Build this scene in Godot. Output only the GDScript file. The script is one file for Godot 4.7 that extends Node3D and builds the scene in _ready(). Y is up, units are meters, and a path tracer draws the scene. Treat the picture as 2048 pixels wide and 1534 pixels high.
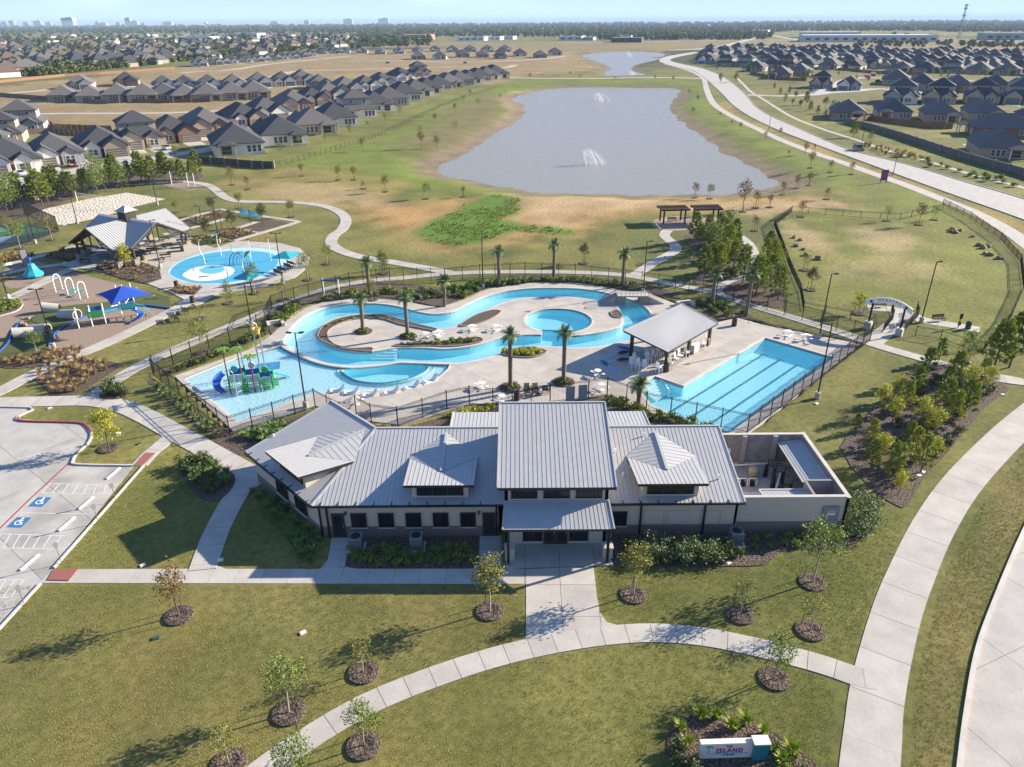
extends Node3D
# ---------- camera model (photo pixel -> direction; distance always comes from a real plane) ----------
const FOC := 1460.0
const CAMH := 36.0
var CB := Basis(Vector3.RIGHT, -atan(724.0 / 1460.0)) * Basis(Vector3.BACK, -atan(13.0 / 2048.0))
var rng := RandomNumberGenerator.new()
var nz := FastNoiseLite.new()
var names := {}
var M := {}
var TX := {}
var SUN := Vector3(0.857, 0.383, -0.346).normalized()

func G(x: float, y: float, h := 0.0) -> Vector3:
	var d := CB * Vector3(x - 1024.0, 767.0 - y, -FOC)
	return Vector3(0, CAMH, 0) + d * ((h - CAMH) / d.y)
func P2(x: float, y: float, h := 0.0) -> Vector2:
	var p := G(x, y, h)
	return Vector2(p.x, p.z)
func hg(bx: float, by: float, ty: float) -> float:   # height of a vertical thing from its base and the pixel row of its top
	var p := G(bx, by)
	var q := CB.inverse() * (p - Vector3(0, CAMH, 0))
	var u := CB.inverse() * Vector3.UP
	var k := (767.0 - ty) / FOC
	return (-k * q.z - q.y) / (u.y + k * u.z)
func poly(a: Array, h := 0.0) -> PackedVector2Array:  # flat list of pixel pairs -> ground polygon
	var r := PackedVector2Array()
	for i in range(0, a.size(), 2): r.append(P2(a[i], a[i + 1], h))
	return r
func smooth2(p: PackedVector2Array, closed := true, n := 4) -> PackedVector2Array:
	var r := PackedVector2Array()
	var c := p.size()
	var last := c if closed else c - 1
	for i in last:
		var a := p[(i - 1 + c) % c] if closed or i > 0 else p[0]
		var b := p[i]
		var d := p[(i + 1) % c]
		var e := p[(i + 2) % c] if closed or i + 2 < c else p[c - 1]
		for k in n: r.append(b.cubic_interpolate(d, a, e, float(k) / n))
	if not closed: r.append(p[c - 1])
	return r
func inset(p: PackedVector2Array, d: float) -> PackedVector2Array:   # d > 0 grows
	var r := Geometry2D.offset_polygon(p, d, Geometry2D.JOIN_ROUND)
	if r.is_empty(): return p
	var best := r[0]
	for q in r:
		if q.size() > best.size(): best = q
	return best
func ccw(p: PackedVector2Array) -> PackedVector2Array:
	if Geometry2D.is_polygon_clockwise(p): return p
	var r := p.duplicate()
	r.reverse()
	return r
func sdist(p: PackedVector2Array, q: Vector2) -> float:   # > 0 inside
	var m := 1e18
	var ins := false
	var j := p.size() - 1
	for i in p.size():
		var a := p[i]
		var b := p[j]
		var e := b - a
		var w := q - a
		var t := clampf(w.dot(e) / maxf(e.length_squared(), 1e-9), 0, 1)
		m = minf(m, (w - e * t).length_squared())
		if (a.y > q.y) != (b.y > q.y) and q.x < (b.x - a.x) * (q.y - a.y) / (b.y - a.y) + a.x: ins = not ins
		j = i
	return sqrt(m) if ins else -sqrt(m)

# ---------- mesh builder: faces are given counter-clockwise seen from outside ----------
class MB:
	var v := PackedVector3Array()
	var n := PackedVector3Array()
	var c := PackedColorArray()
	var ix := PackedInt32Array()
	var col := Color(1, 1, 1)
	func tri(a: Vector3, b: Vector3, d: Vector3) -> void:
		var nn := (b - a).cross(d - a).normalized()
		var k := v.size()
		v.append(a); v.append(b); v.append(d)
		n.append(nn); n.append(nn); n.append(nn)
		c.append(col); c.append(col); c.append(col)
		ix.append(k); ix.append(k + 2); ix.append(k + 1)
	func quad(a: Vector3, b: Vector3, d: Vector3, e: Vector3) -> void:
		var nn := (d - a).cross(e - b).normalized()
		var k := v.size()
		v.append(a); v.append(b); v.append(d); v.append(e)
		for i in 4:
			n.append(nn); c.append(col)
		ix.append(k); ix.append(k + 2); ix.append(k + 1)
		ix.append(k); ix.append(k + 3); ix.append(k + 2)
	func box(o: Vector3, s: Vector3, b := Basis()) -> void:   # o = centre
		var h := s * 0.5
		var p: Array[Vector3] = []
		for i in 8:
			p.append(o + b * Vector3(h.x if i & 1 else -h.x, h.y if i & 2 else -h.y, h.z if i & 4 else -h.z))
		quad(p[4], p[5], p[7], p[6]); quad(p[1], p[0], p[2], p[3])
		quad(p[5], p[1], p[3], p[7]); quad(p[0], p[4], p[6], p[2])
		quad(p[6], p[7], p[3], p[2]); quad(p[0], p[1], p[5], p[4])
	func beam(a: Vector3, b: Vector3, w: float, h: float) -> void:   # box from a to b
		var d := b - a
		var z := d.normalized()
		var x := Vector3.UP.cross(z)
		if x.length() < 0.01: x = Vector3.RIGHT
		x = x.normalized()
		box((a + b) * 0.5, Vector3(w, h, d.length()), Basis(x, z.cross(x), z))
	func tube(pts: Array, rad: Array, sides := 8, cap := true) -> void:
		var m := pts.size()
		var k0 := v.size()
		var up := Vector3(0.03, 0.02, 1).normalized()
		for i in m:
			var a: Vector3 = pts[maxi(i - 1, 0)]
			var b: Vector3 = pts[mini(i + 1, m - 1)]
			var t := (b - a).normalized()
			var x := up.cross(t)
			if x.length() < 0.05: x = Vector3.RIGHT.cross(t)
			x = x.normalized()
			var y := t.cross(x)
			for s in sides:
				var g := TAU * s / sides
				var d := x * cos(g) + y * sin(g)
				v.append(pts[i] + d * rad[i]); n.append(d); c.append(col)
		for i in m - 1:
			for s in sides:
				var a := k0 + i * sides + s
				var b := k0 + i * sides + (s + 1) % sides
				ix.append(a); ix.append(b + sides); ix.append(b)
				ix.append(a); ix.append(a + sides); ix.append(b + sides)
		if cap:
			var k := v.size()
			var t2: Vector3 = (pts[m - 1] - pts[m - 2]).normalized()
			for s in sides:
				v.append(v[k0 + (m - 1) * sides + s]); n.append(t2); c.append(col)
			for s in range(1, sides - 1):
				ix.append(k); ix.append(k + s + 1); ix.append(k + s)
	func lathe(prof: Array, sides := 16, o := Vector3.ZERO) -> void:   # prof: Vector2(r, y) from bottom to top
		for i in prof.size() - 1:
			for s in sides:
				var a0 := TAU * s / sides
				var a1 := TAU * (s + 1) / sides
				var p: Vector2 = prof[i]
				var q: Vector2 = prof[i + 1]
				var d0 := Vector3(sin(a0), 0, cos(a0))
				var d1 := Vector3(sin(a1), 0, cos(a1))
				if p.x < 1e-4: tri(o + Vector3(0, p.y, 0), o + d1 * q.x + Vector3(0, q.y, 0), o + d0 * q.x + Vector3(0, q.y, 0))
				elif q.x < 1e-4: tri(o + d0 * p.x + Vector3(0, p.y, 0), o + d1 * p.x + Vector3(0, p.y, 0), o + Vector3(0, q.y, 0))
				else: quad(o + d0 * p.x + Vector3(0, p.y, 0), o + d1 * p.x + Vector3(0, p.y, 0), o + d1 * q.x + Vector3(0, q.y, 0), o + d0 * q.x + Vector3(0, q.y, 0))
	func flat(p: PackedVector2Array, y: float) -> void:
		var t := Geometry2D.triangulate_polygon(p)
		var k := v.size()
		for q in p:
			v.append(Vector3(q.x, y, q.y)); n.append(Vector3.UP); c.append(col)
		for i in range(0, t.size(), 3):
			var a := p[t[i]]
			var b := p[t[i + 1]]
			var d := p[t[i + 2]]
			var up := (b - a).cross(d - a) < 0
			ix.append(k + t[i]); ix.append(k + (t[i + 2] if up else t[i + 1])); ix.append(k + (t[i + 1] if up else t[i + 2]))
	func prism(p0: PackedVector2Array, y0: float, y1: float, top := true) -> void:
		var p := p0
		if not Geometry2D.is_polygon_clockwise(p):
			p = p0.duplicate()
			p.reverse()
		if top: flat(p, y1)
		for i in p.size():
			var a := p[i]
			var b := p[(i + 1) % p.size()]
			# clockwise in (x, z) as Godot tests it; keep the wall outward
			quad(Vector3(a.x, y0, a.y), Vector3(b.x, y0, b.y), Vector3(b.x, y1, b.y), Vector3(a.x, y1, a.y))
	func mesh() -> ArrayMesh:
		var a := []
		a.resize(Mesh.ARRAY_MAX)
		a[Mesh.ARRAY_VERTEX] = v
		a[Mesh.ARRAY_NORMAL] = n
		a[Mesh.ARRAY_COLOR] = c
		a[Mesh.ARRAY_INDEX] = ix
		var m := ArrayMesh.new()
		m.add_surface_from_arrays(Mesh.PRIMITIVE_TRIANGLES, a)
		return m

# ---------- nodes ----------
func numbered(s: String) -> String:
	var k: int = names.get(s, 0)
	names[s] = k + 1
	return s if k == 0 else "%s_%03d" % [s, k]
func thing(called: String, label: String, category: String, at := Vector3.ZERO, turn := 0.0, group := "") -> Node3D:
	var o := Node3D.new()
	o.name = numbered(called)
	add_child(o)
	o.position = at
	o.rotation.y = turn
	meta(o, label, category, group)
	return o
func meta(o: Node, label: String, category: String, group := "") -> void:
	o.set_meta("label", label)
	o.set_meta("category", category)
	if group != "": o.set_meta("group", group)
func part(parent: Node, called: String, m: Mesh, mt: Material, at := Vector3.ZERO, turn := 0.0) -> MeshInstance3D:
	var o := MeshInstance3D.new()
	o.name = called
	o.mesh = m
	o.material_override = mt
	parent.add_child(o, true)
	o.position = at
	if turn != 0.0: o.rotation.y = turn
	return o
func one(called: String, m: Mesh, mt: Material, label: String, category: String, group := "", at := Vector3.ZERO, turn := 0.0) -> MeshInstance3D:
	var o := part(self, numbered(called), m, mt, at, turn)
	meta(o, label, category, group)
	return o
func struct(called: String, m: Mesh, mt: Material) -> MeshInstance3D:
	var o := part(self, numbered(called), m, mt)
	o.set_meta("kind", "structure")
	return o
func struct_root(called: String) -> Node3D:
	var o := Node3D.new()
	o.name = numbered(called)
	o.set_meta("kind", "structure")
	add_child(o)
	return o
func copy(o: Node3D, at: Vector3, turn: float, label := "", group := "", sc := 1.0) -> Node3D:
	var base := String(o.name)
	if base.length() > 4 and base[base.length() - 4] == "_" and base.right(3).is_valid_int(): base = base.left(base.length() - 4)
	var r: Node3D = o.duplicate()
	r.name = numbered(base)
	add_child(r)
	r.position = at
	r.rotation.y = turn
	r.scale = Vector3.ONE * sc
	if label != "": r.set_meta("label", label)
	if group != "": r.set_meta("group", group)
	return r
func park_away(o: Node) -> void: o.queue_free()

# ---------- materials ----------
func noise_tex(key: String, size: int, freq: float, lo: float, hi: float, oct := 4, sd := 1, type := FastNoiseLite.TYPE_SIMPLEX_SMOOTH, sharp := 1.0) -> ImageTexture:
	if TX.has(key): return TX[key]
	var f := FastNoiseLite.new()
	f.seed = sd
	f.noise_type = type
	f.frequency = freq
	f.fractal_octaves = oct
	var im := f.get_seamless_image(size, size)
	im.convert(Image.FORMAT_L8)
	var d := im.get_data()
	var lut := PackedByteArray()
	for i in 256: lut.append(int(pow(clampf(lerpf(lo, hi, clampf((i / 255.0 - 0.5) * sharp + 0.5, 0, 1)), 0, 1), 0.4545) * 255))
	for i in d.size(): d[i] = lut[d[i]]
	TX[key] = ImageTexture.create_from_image(Image.create_from_data(size, size, false, Image.FORMAT_L8, d))
	return TX[key]
func bump_tex(key: String, size: int, freq: float, strength: float, oct := 3, sd := 3, type := FastNoiseLite.TYPE_SIMPLEX_SMOOTH) -> ImageTexture:
	if TX.has(key): return TX[key]
	var f := FastNoiseLite.new()
	f.seed = sd
	f.noise_type = type
	f.frequency = freq
	f.fractal_octaves = oct
	var im := f.get_seamless_image(size, size)
	im.convert(Image.FORMAT_L8)
	im.bump_map_to_normal_map(strength)
	TX[key] = ImageTexture.create_from_image(im)
	return TX[key]
func mat(key: String, lin: Color, rough := 0.85, metal := 0.0, tex: Texture2D = null, sc := 1.0, world := true) -> StandardMaterial3D:
	if M.has(key): return M[key]
	var m := StandardMaterial3D.new()
	m.resource_name = key
	m.albedo_color = lin.linear_to_srgb()
	m.roughness = rough
	m.metallic = metal
	if tex != null:
		m.albedo_texture = tex
		m.uv1_triplanar = true
		m.uv1_world_triplanar = world
		m.uv1_scale = Vector3.ONE * sc
	M[key] = m
	return m
func vmat(key: String, rough := 0.85, tex: Texture2D = null, sc := 1.0) -> StandardMaterial3D:
	var m := mat(key, Color(1, 1, 1), rough, 0.0, tex, sc)
	m.vertex_color_use_as_albedo = true
	return m
func nmap(m: StandardMaterial3D, t: Texture2D, s: float) -> StandardMaterial3D:
	m.normal_enabled = true
	m.normal_texture = t
	m.normal_scale = s
	return m
func lin(r: float, g: float, b: float) -> Color: return Color(r, g, b)
# cells of polygon minus holes on a turned grid
func cells(pl: PackedVector2Array, holes: Array, size: Vector2, ang: float, gap := 0.0) -> Array:
	var out := []
	var lo := Vector2(1e9, 1e9)
	var hi := -lo
	for q in pl:
		var r := q.rotated(-ang)
		lo = lo.min(r)
		hi = hi.max(r)
	var i0 := int(floor(lo.x / size.x))
	var i1 := int(ceil(hi.x / size.x))
	var j0 := int(floor(lo.y / size.y))
	var j1 := int(ceil(hi.y / size.y))
	for i in range(i0, i1):
		for j in range(j0, j1):
			var g := gap * 0.5
			var c := PackedVector2Array([Vector2(i * size.x + g, j * size.y + g), Vector2((i + 1) * size.x - g, j * size.y + g), Vector2((i + 1) * size.x - g, (j + 1) * size.y - g), Vector2(i * size.x + g, (j + 1) * size.y - g)])
			for k in 4: c[k] = c[k].rotated(ang)
			var ps := Geometry2D.intersect_polygons(c, pl)
			for h in holes:
				var nx: Array[PackedVector2Array] = []
				for q in ps:
					for w in Geometry2D.clip_polygons(q, h):
						nx.append(w)
				ps = nx
			for q in ps:
				if q.size() > 2 and absf(area(q)) > 0.03: out.append(q)
	return out
func area(p: PackedVector2Array) -> float:
	var s := 0.0
	for i in p.size(): s += p[i].cross(p[(i + 1) % p.size()])
	return s * 0.5
func slabs(root: Node3D, pl: PackedVector2Array, holes: Array, size: Vector2, ang: float, y0: float, y1: float, mats: Array, gap := 0.03) -> void:
	for q in cells(pl, holes, size, ang, gap):
		var b := MB.new()
		b.prism(q, y0, y1)
		part(root, "slab", b.mesh(), mats[rng.randi() % mats.size()])
func strip(p: PackedVector2Array, w: float, y0: float, y1: float, slab := 0.0, gap := 0.03) -> Array:  # list of MB along a centre line
	var out := []
	var acc := PackedVector2Array([p[0]])
	var runs := []
	if slab <= 0.0: runs = [p]
	else:
		var left := slab
		for i in range(1, p.size()):
			var a := p[i - 1]
			var b := p[i]
			var l := a.distance_to(b)
			while l > left:
				var m := a.move_toward(b, left)
				acc.append(m)
				runs.append(acc)
				acc = PackedVector2Array([m.move_toward(b, gap)])
				a = m
				l = a.distance_to(b)
				left = slab
			left -= l
			if l > 0.05: acc.append(b)
		if acc.size() > 1: runs.append(acc)
	for r in runs:
		var b := MB.new()
		var L := []
		var R := []
		for i in r.size():
			var t: Vector2 = (r[mini(i + 1, r.size() - 1)] - r[maxi(i - 1, 0)]).normalized()
			var s := Vector2(-t.y, t.x) * w * 0.5
			L.append(r[i] - s)
			R.append(r[i] + s)
		var pp := PackedVector2Array(L)
		var RR := R.duplicate()
		RR.reverse()
		pp.append_array(PackedVector2Array(RR))
		for i in r.size() - 1:
			var q := PackedVector2Array([L[i], L[i + 1], R[i + 1], R[i]])
			b.quad(Vector3(q[0].x, y1, q[0].y), Vector3(q[3].x, y1, q[3].y), Vector3(q[2].x, y1, q[2].y), Vector3(q[1].x, y1, q[1].y))
			b.quad(Vector3(q[0].x, y0, q[0].y), Vector3(q[0].x, y1, q[0].y), Vector3(q[1].x, y1, q[1].y), Vector3(q[1].x, y0, q[1].y))
			b.quad(Vector3(q[3].x, y1, q[3].y), Vector3(q[3].x, y0, q[3].y), Vector3(q[2].x, y0, q[2].y), Vector3(q[2].x, y1, q[2].y))
		out.append(b)
	return out
var path_level := 0
func path(called: String, pts: Array, w: float, slab := 0.0, mats: Array = []) -> void:
	var c := smooth2(poly(pts), false, 5)
	path_level += 1
	var y := 0.03 + 0.004 * (path_level % 12)
	if mats.is_empty(): mats = [M.conc, M.conc2, M.conc3]
	var L := strip(c, w, -0.1, y, slab)
	if slab <= 0.0: struct(called, L[0].mesh(), mats[0])
	else:
		var r := struct_root(called)
		for b in L: part(r, "slab", b.mesh(), mats[rng.randi() % mats.size()])

# ---------- camera, sky, sun ----------
func setup_view() -> void:
	var cam := Camera3D.new()
	cam.name = "camera"
	cam.fov = rad_to_deg(2.0 * atan(767.0 / FOC))
	cam.near = 0.5
	cam.far = 60000.0
	cam.transform = Transform3D(CB, Vector3(0, CAMH, 0))
	add_child(cam)
	cam.current = true
	var env := Environment.new()
	env.background_mode = Environment.BG_SKY
	var sm := ProceduralSkyMaterial.new()
	sm.sky_top_color = Color(0.33, 0.47, 0.69)
	sm.sky_horizon_color = Color(0.72, 0.815, 0.89)
	sm.sky_curve = 0.11
	sm.ground_bottom_color = Color(0.30, 0.30, 0.25)
	sm.ground_horizon_color = Color(0.62, 0.68, 0.70)
	sm.sky_energy_multiplier = 0.8
	# thin streaky high clouds
	var w := 1024
	var h := 512
	var im := Image.create(w, h, false, Image.FORMAT_RGBA8)
	var f := FastNoiseLite.new()
	f.seed = 8
	f.frequency = 1.0
	f.fractal_octaves = 5
	for y in h:
		var el := PI * 0.5 - PI * (y + 0.5) / h
		for x in w:
			var a := TAU * x / w
			var k := 0.0
			if el > 0.0:
				var q := Vector3(cos(el) * sin(a), sin(el) * 5.0, cos(el) * cos(a)) * 3.0
				k = smoothstep(0.02, 0.5, f.get_noise_3dv(q)) * 0.5 * smoothstep(0.0, 0.03, el)
			im.set_pixel(x, y, Color(k, k, k, 1))
	sm.sky_cover = ImageTexture.create_from_image(im)
	sm.sky_cover_modulate = Color(1, 1, 1, 0.35)
	var sky := Sky.new()
	sky.sky_material = sm
	env.sky = sky
	env.tonemap_mode = Environment.TONE_MAPPER_LINEAR
	env.tonemap_exposure = 2.6
	env.fog_enabled = true
	env.fog_density = 0.00007
	env.fog_light_color = Color(0.68, 0.79, 0.90)
	env.sdfgi_enabled = true
	env.ssao_enabled = true
	env.ssil_enabled = true
	var we := WorldEnvironment.new()
	we.name = "world_environment"
	we.environment = env
	add_child(we)
	var sun := DirectionalLight3D.new()
	sun.name = "sun"
	sun.light_energy = 1.6
	sun.light_color = Color(1.0, 0.945, 0.86)
	sun.light_angular_distance = 0.5
	sun.shadow_enabled = true
	sun.directional_shadow_max_distance = 600.0
	add_child(sun)
	sun.basis = Basis.looking_at(-SUN, Vector3.UP)

func setup_materials() -> void:
	var g1 := noise_tex("grain", 512, 0.05, 0.62, 1.0, 4, 4)
	var g2 := noise_tex("stain", 512, 0.012, 0.78, 1.0, 5, 9)
	var bn := bump_tex("rough_n", 512, 0.08, 6.0, 4, 5)
	for a in [["conc", 0.482, 0.456, 0.408], ["conc2", 0.507, 0.477, 0.430], ["conc3", 0.460, 0.434, 0.391], ["deck", 0.48, 0.445, 0.395], ["deck2", 0.505, 0.465, 0.41], ["deck3", 0.46, 0.42, 0.375], ["road", 0.456, 0.439, 0.408], ["coping", 0.585, 0.550, 0.494], ["lot", 0.473, 0.456, 0.413]]:
		var m := mat(a[0], lin(a[1], a[2], a[3]), 0.9, 0.0, g2, 0.07)
		m.detail_enabled = true
		m.detail_blend_mode = BaseMaterial3D.BLEND_MODE_MUL
		m.detail_albedo = noise_tex("fine", 512, 0.09, 0.86, 1.0, 4, 11)
	M.lot.albedo_texture = noise_tex("lotstain", 512, 0.009, 0.62, 1.0, 5, 14, FastNoiseLite.TYPE_SIMPLEX_SMOOTH, 1.3)
	M.lot.uv1_scale = Vector3.ONE * 0.045
	mat("mulch", lin(0.155, 0.112, 0.085), 1.0, 0.0, noise_tex("mulch", 512, 0.06, 0.22, 1.0, 5, 21, FastNoiseLite.TYPE_SIMPLEX_SMOOTH, 2.2), 0.13)
	nmap(M.mulch, bn, 1.0)
	mat("chips", lin(0.36, 0.27, 0.205), 1.0, 0.0, noise_tex("chips", 512, 0.07, 0.40, 1.0, 5, 22, FastNoiseLite.TYPE_SIMPLEX_SMOOTH, 1.8), 0.14)
	mat("sand", lin(0.66, 0.58, 0.48), 1.0, 0.0, noise_tex("sand", 512, 0.03, 0.72, 1.0, 4, 23), 0.12)
	nmap(M.sand, bump_tex("sand_n", 512, 0.025, 16.0, 3, 6), 1.0)
	mat("turf", lin(0.075, 0.10, 0.022), 1.0, 0.0, g1, 0.3)
	mat("black", lin(0.012, 0.012, 0.013), 0.45)
	mat("white", lin(0.78, 0.77, 0.74), 0.5)
	mat("steel", lin(0.6, 0.6, 0.6), 0.3, 0.9)
	mat("plaster", lin(0.46, 0.84, 0.90), 0.6, 0.0, noise_tex("plaster", 512, 0.06, 0.88, 1.0, 4, 31), 0.2)
	mat("beach", lin(0.74, 0.85, 0.83), 0.7, 0.0, noise_tex("plaster", 512, 0.06, 0.88, 1.0, 4, 31), 0.2)
	mat("tile", lin(0.10, 0.28, 0.34), 0.3)
	mat("bronze", lin(0.03, 0.024, 0.02), 0.5)
	mat("stake", lin(0.05, 0.04, 0.03), 0.9)
	mat("stonew", lin(0.62, 0.57, 0.49), 0.85, 0.0, noise_tex("stonew", 256, 0.06, 0.6, 1.0, 3, 41, FastNoiseLite.TYPE_CELLULAR), 0.5)
	mat("stone", lin(0.34, 0.29, 0.24), 0.9, 0.0, noise_tex("stonew", 256, 0.06, 0.6, 1.0, 3, 41, FastNoiseLite.TYPE_CELLULAR), 0.5)
	mat("blue", lin(0.015, 0.10, 0.42), 0.6)
	mat("teal", lin(0.02, 0.30, 0.36), 0.5)
	mat("green", lin(0.04, 0.33, 0.08), 0.5)
	mat("yellow", lin(0.75, 0.42, 0.04), 0.5)
	mat("orange", lin(0.62, 0.16, 0.03), 0.5)
	mat("red", lin(0.45, 0.03, 0.03), 0.6)
	mat("wood", lin(0.13, 0.075, 0.045), 0.8, 0.0, g1, 0.6)
	var wt := mat("water", lin(0.10, 0.58, 0.70), 0.03)
	wt.transparency = BaseMaterial3D.TRANSPARENCY_ALPHA
	wt.albedo_color = lin(0.02, 0.50, 0.70).linear_to_srgb()
	wt.albedo_color.a = 0.3
	wt.uv1_triplanar = true
	wt.uv1_world_triplanar = true
	wt.uv1_scale = Vector3.ONE * 0.16
	nmap(wt, bump_tex("ripple", 512, 0.03, 5.0, 3, 15), 1.4)
	var pw := mat("pondwater", lin(0.29, 0.275, 0.238), 0.26)
	pw.uv1_triplanar = true
	pw.uv1_world_triplanar = true
	pw.uv1_scale = Vector3(0.05, 0.05, 0.09)
	pw.albedo_texture = noise_tex("pondtone", 512, 0.01, 0.86, 1.0, 4, 51)
	nmap(pw, bump_tex("pondripple", 512, 0.045, 8.0, 4, 16), 0.4)
	var gr := vmat("grass", 1.0, noise_tex("grassfine", 1024, 0.17, 0.42, 1.0, 4, 61, FastNoiseLite.TYPE_SIMPLEX_SMOOTH, 1.7), 0.11)
	gr.detail_enabled = true
	gr.detail_blend_mode = BaseMaterial3D.BLEND_MODE_MUL
	gr.detail_albedo = noise_tex("grassmid", 512, 0.02, 0.60, 1.0, 5, 62, FastNoiseLite.TYPE_SIMPLEX_SMOOTH, 1.4)
	gr.detail_uv_layer = BaseMaterial3D.DETAIL_UV_1
	nmap(gr, bump_tex("grass_n", 1024, 0.16, 8.0, 3, 61), 0.7)

# ---------- ground ----------
var regions := []
var pools: PackedVector2Array      # area under the pool deck: terrain is dug out there
var ponds := []
const PONDY := -1.5
func region(px: Array, c: Color, soft: float, k := 1.0, sm := true) -> void:
	var p := poly(px)
	if sm: p = smooth2(p, true, 3)
	var lo := Vector2(1e9, 1e9)
	var hi := -lo
	for q in p:
		lo = lo.min(q)
		hi = hi.max(q)
	regions.append([p, c, soft, k, Rect2(lo, hi - lo).grow(soft * 1.8)])
func gy(x: float, z: float) -> float:
	var y := 0.0
	for p in ponds:
		var r: Rect2 = p[1]
		if not r.has_point(Vector2(x, z)): continue
		var d := sdist(p[0], Vector2(x, z))
		if d > 0: y = minf(y, PONDY - minf(d * 0.25, 1.5))
		elif d > -p[2]: y = minf(y, PONDY * (1.0 - smoothstep(0.0, 1.0, -d / p[2])))
	return y
func on(px_: float, py: float) -> Vector3:
	var g := G(px_, py)
	for i in 3: g = G(px_, py, gy(g.x, g.z))
	return g
func build_ground() -> void:
	nz.seed = 5
	nz.frequency = 0.02
	nz.fractal_octaves = 5
	pools = poly([349,752, 500,699, 545,668, 575,640, 610,617, 645,605, 720,596, 800,601, 850,611, 880,615, 930,599, 975,578, 1060,566, 1150,565, 1230,578, 1311,592, 1361,612, 1434,645, 1475,636, 1522,649, 1720,688, 1498,868, 1400,848, 1290,823, 1214,790, 1100,805, 940,808, 800,850, 700,838, 632,812, 466,862])
	for a in [[[880,335, 905,318, 960,290, 1000,262, 1040,240, 1052,225, 1046,210, 1026,202, 1032,195, 1070,184, 1120,177, 1200,175, 1290,176, 1345,177, 1357,182, 1345,200, 1338,216, 1350,232, 1385,262, 1430,295, 1480,325, 1530,352, 1543,368, 1525,379, 1470,386, 1380,389, 1280,391, 1180,389, 1080,383, 990,372, 920,358, 888,346], 14.0], [[1165,112, 1200,106, 1260,103, 1320,106, 1325,113, 1310,120, 1270,130, 1262,140, 1290,150, 1250,153, 1210,152, 1215,142, 1222,135, 1190,122], 12.0]]:
		var p := smooth2(poly(a[0], PONDY), true, 6)
		for i in p.size(): p[i] += Vector2(nz.get_noise_2d(p[i].x * 4.0, p[i].y * 4.0), nz.get_noise_2d(p[i].y * 4.0, p[i].x * 4.0 + 300.0)) * 3.2
		var lo := Vector2(1e9, 1e9)
		var hi := -lo
		for q in p:
			lo = lo.min(q)
			hi = hi.max(q)
		ponds.append([p, Rect2(lo, hi - lo).grow(a[1] + 1), a[1]])
		var b := MB.new()
		b.flat(inset(p, 0.6), PONDY)
		var o := struct("pond_water", b.mesh(), M.pondwater)
		o.set_meta("label", "grey brown retention pond water")
	var tan_ := lin(0.30, 0.225, 0.125)
	var tan2 := lin(0.25, 0.195, 0.105)
	var dirt := lin(0.50, 0.37, 0.25)
	var bright := lin(0.155, 0.20, 0.030)
	var green := lin(0.145, 0.165, 0.042)
	var dark := lin(0.045, 0.062, 0.025)
	# far country
	region([-2500,48, 700,44, 1560,41, 3500,36, 3500,62, 2048,72, 1560,75, 1300,80, 1180,85, 900,82, 700,88, 560,125, 330,135, 190,150, 0,168, -600,190], dark, 60.0)
	region([-300,212, 0,172, 200,152, 340,136, 560,122, 680,104, 900,96, 1140,92, 1160,108, 1190,125, 1185,140, 1040,152, 1000,172, 900,166, 780,180, 640,226, 540,262, 380,292, 250,285, 0,275, -300,300], tan_, 12.0)
	region([660,94, 840,84, 1200,84, 1560,76, 2100,78, 2400,100, 2048,100, 1700,96, 1400,100, 1330,102, 1160,104, 1000,96], tan2, 16.0)
	region([1395,112, 1500,103, 2048,104, 2500,115, 2500,200, 2048,232, 1800,250, 1660,228, 1560,180, 1480,150], lin(0.17, 0.16, 0.06), 10.0)
	# pond surroundings
	region([540,330, 640,300, 740,275, 850,225, 900,200, 960,185, 1020,165, 1150,160, 1400,160, 1420,190, 1440,225, 1500,260, 1640,320, 1800,385, 1900,430, 1860,450, 1700,400, 1560,395, 1400,402, 1200,405, 1000,400, 850,400, 760,390, 600,372], bright, 10.0)
	region([860,330, 900,300, 960,262, 1000,238, 1015,215, 1000,200, 1030,182, 1075,176, 1120,172, 1120,182, 1060,196, 1045,212, 1060,228, 1045,245, 1000,270, 950,300, 900,326, 885,345], dirt, 3.5, 0.85)
	region([790,300, 860,262, 900,225, 960,196, 1010,186, 1010,215, 985,245, 930,285, 870,325], lin(0.20, 0.15, 0.085), 9.0, 0.75)
	region([1345,205, 1365,225, 1420,262, 1480,295, 1545,335, 1640,365, 1700,400, 1600,410, 1540,380, 1520,352, 1440,305, 1380,265, 1340,230], lin(0.27, 0.19, 0.085), 6.0, 0.7)
	region([690,420, 760,392, 900,396, 1040,392, 1200,396, 1400,396, 1560,390, 1680,400, 1640,425, 1540,425, 1440,420, 1330,425, 1240,440, 1200,470, 1080,478, 980,500, 900,508, 820,500, 760,470], lin(0.44, 0.275, 0.12), 7.0, 1.0)
	region([1000,388, 1180,392, 1300,396, 1330,408, 1200,425, 1130,460, 1060,445, 1020,420], dirt, 5.0, 0.7)
	region([1400,410, 1500,405, 1640,398, 1680,412, 1560,432, 1470,440, 1420,425], dirt, 3.0, 0.65)
	region([820,462, 870,440, 930,405, 990,388, 1040,395, 1045,420, 1010,440, 1110,455, 1160,465, 1120,472, 1030,462, 990,480, 930,494, 880,492, 830,478], lin(0.10, 0.20, 0.018), 2.5)
	region([745,400, 800,385, 900,384, 900,398, 800,408], lin(0.16, 0.19, 0.04), 3.0, 0.8)
	region([470,350, 620,335, 760,360, 850,400, 800,412, 690,400, 640,405, 540,400, 470,385], lin(0.27, 0.21, 0.075), 5.0, 0.7)
	region([520,375, 640,368, 800,398, 780,420, 700,408, 640,408, 560,400], dirt, 3.0, 0.45)
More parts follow.
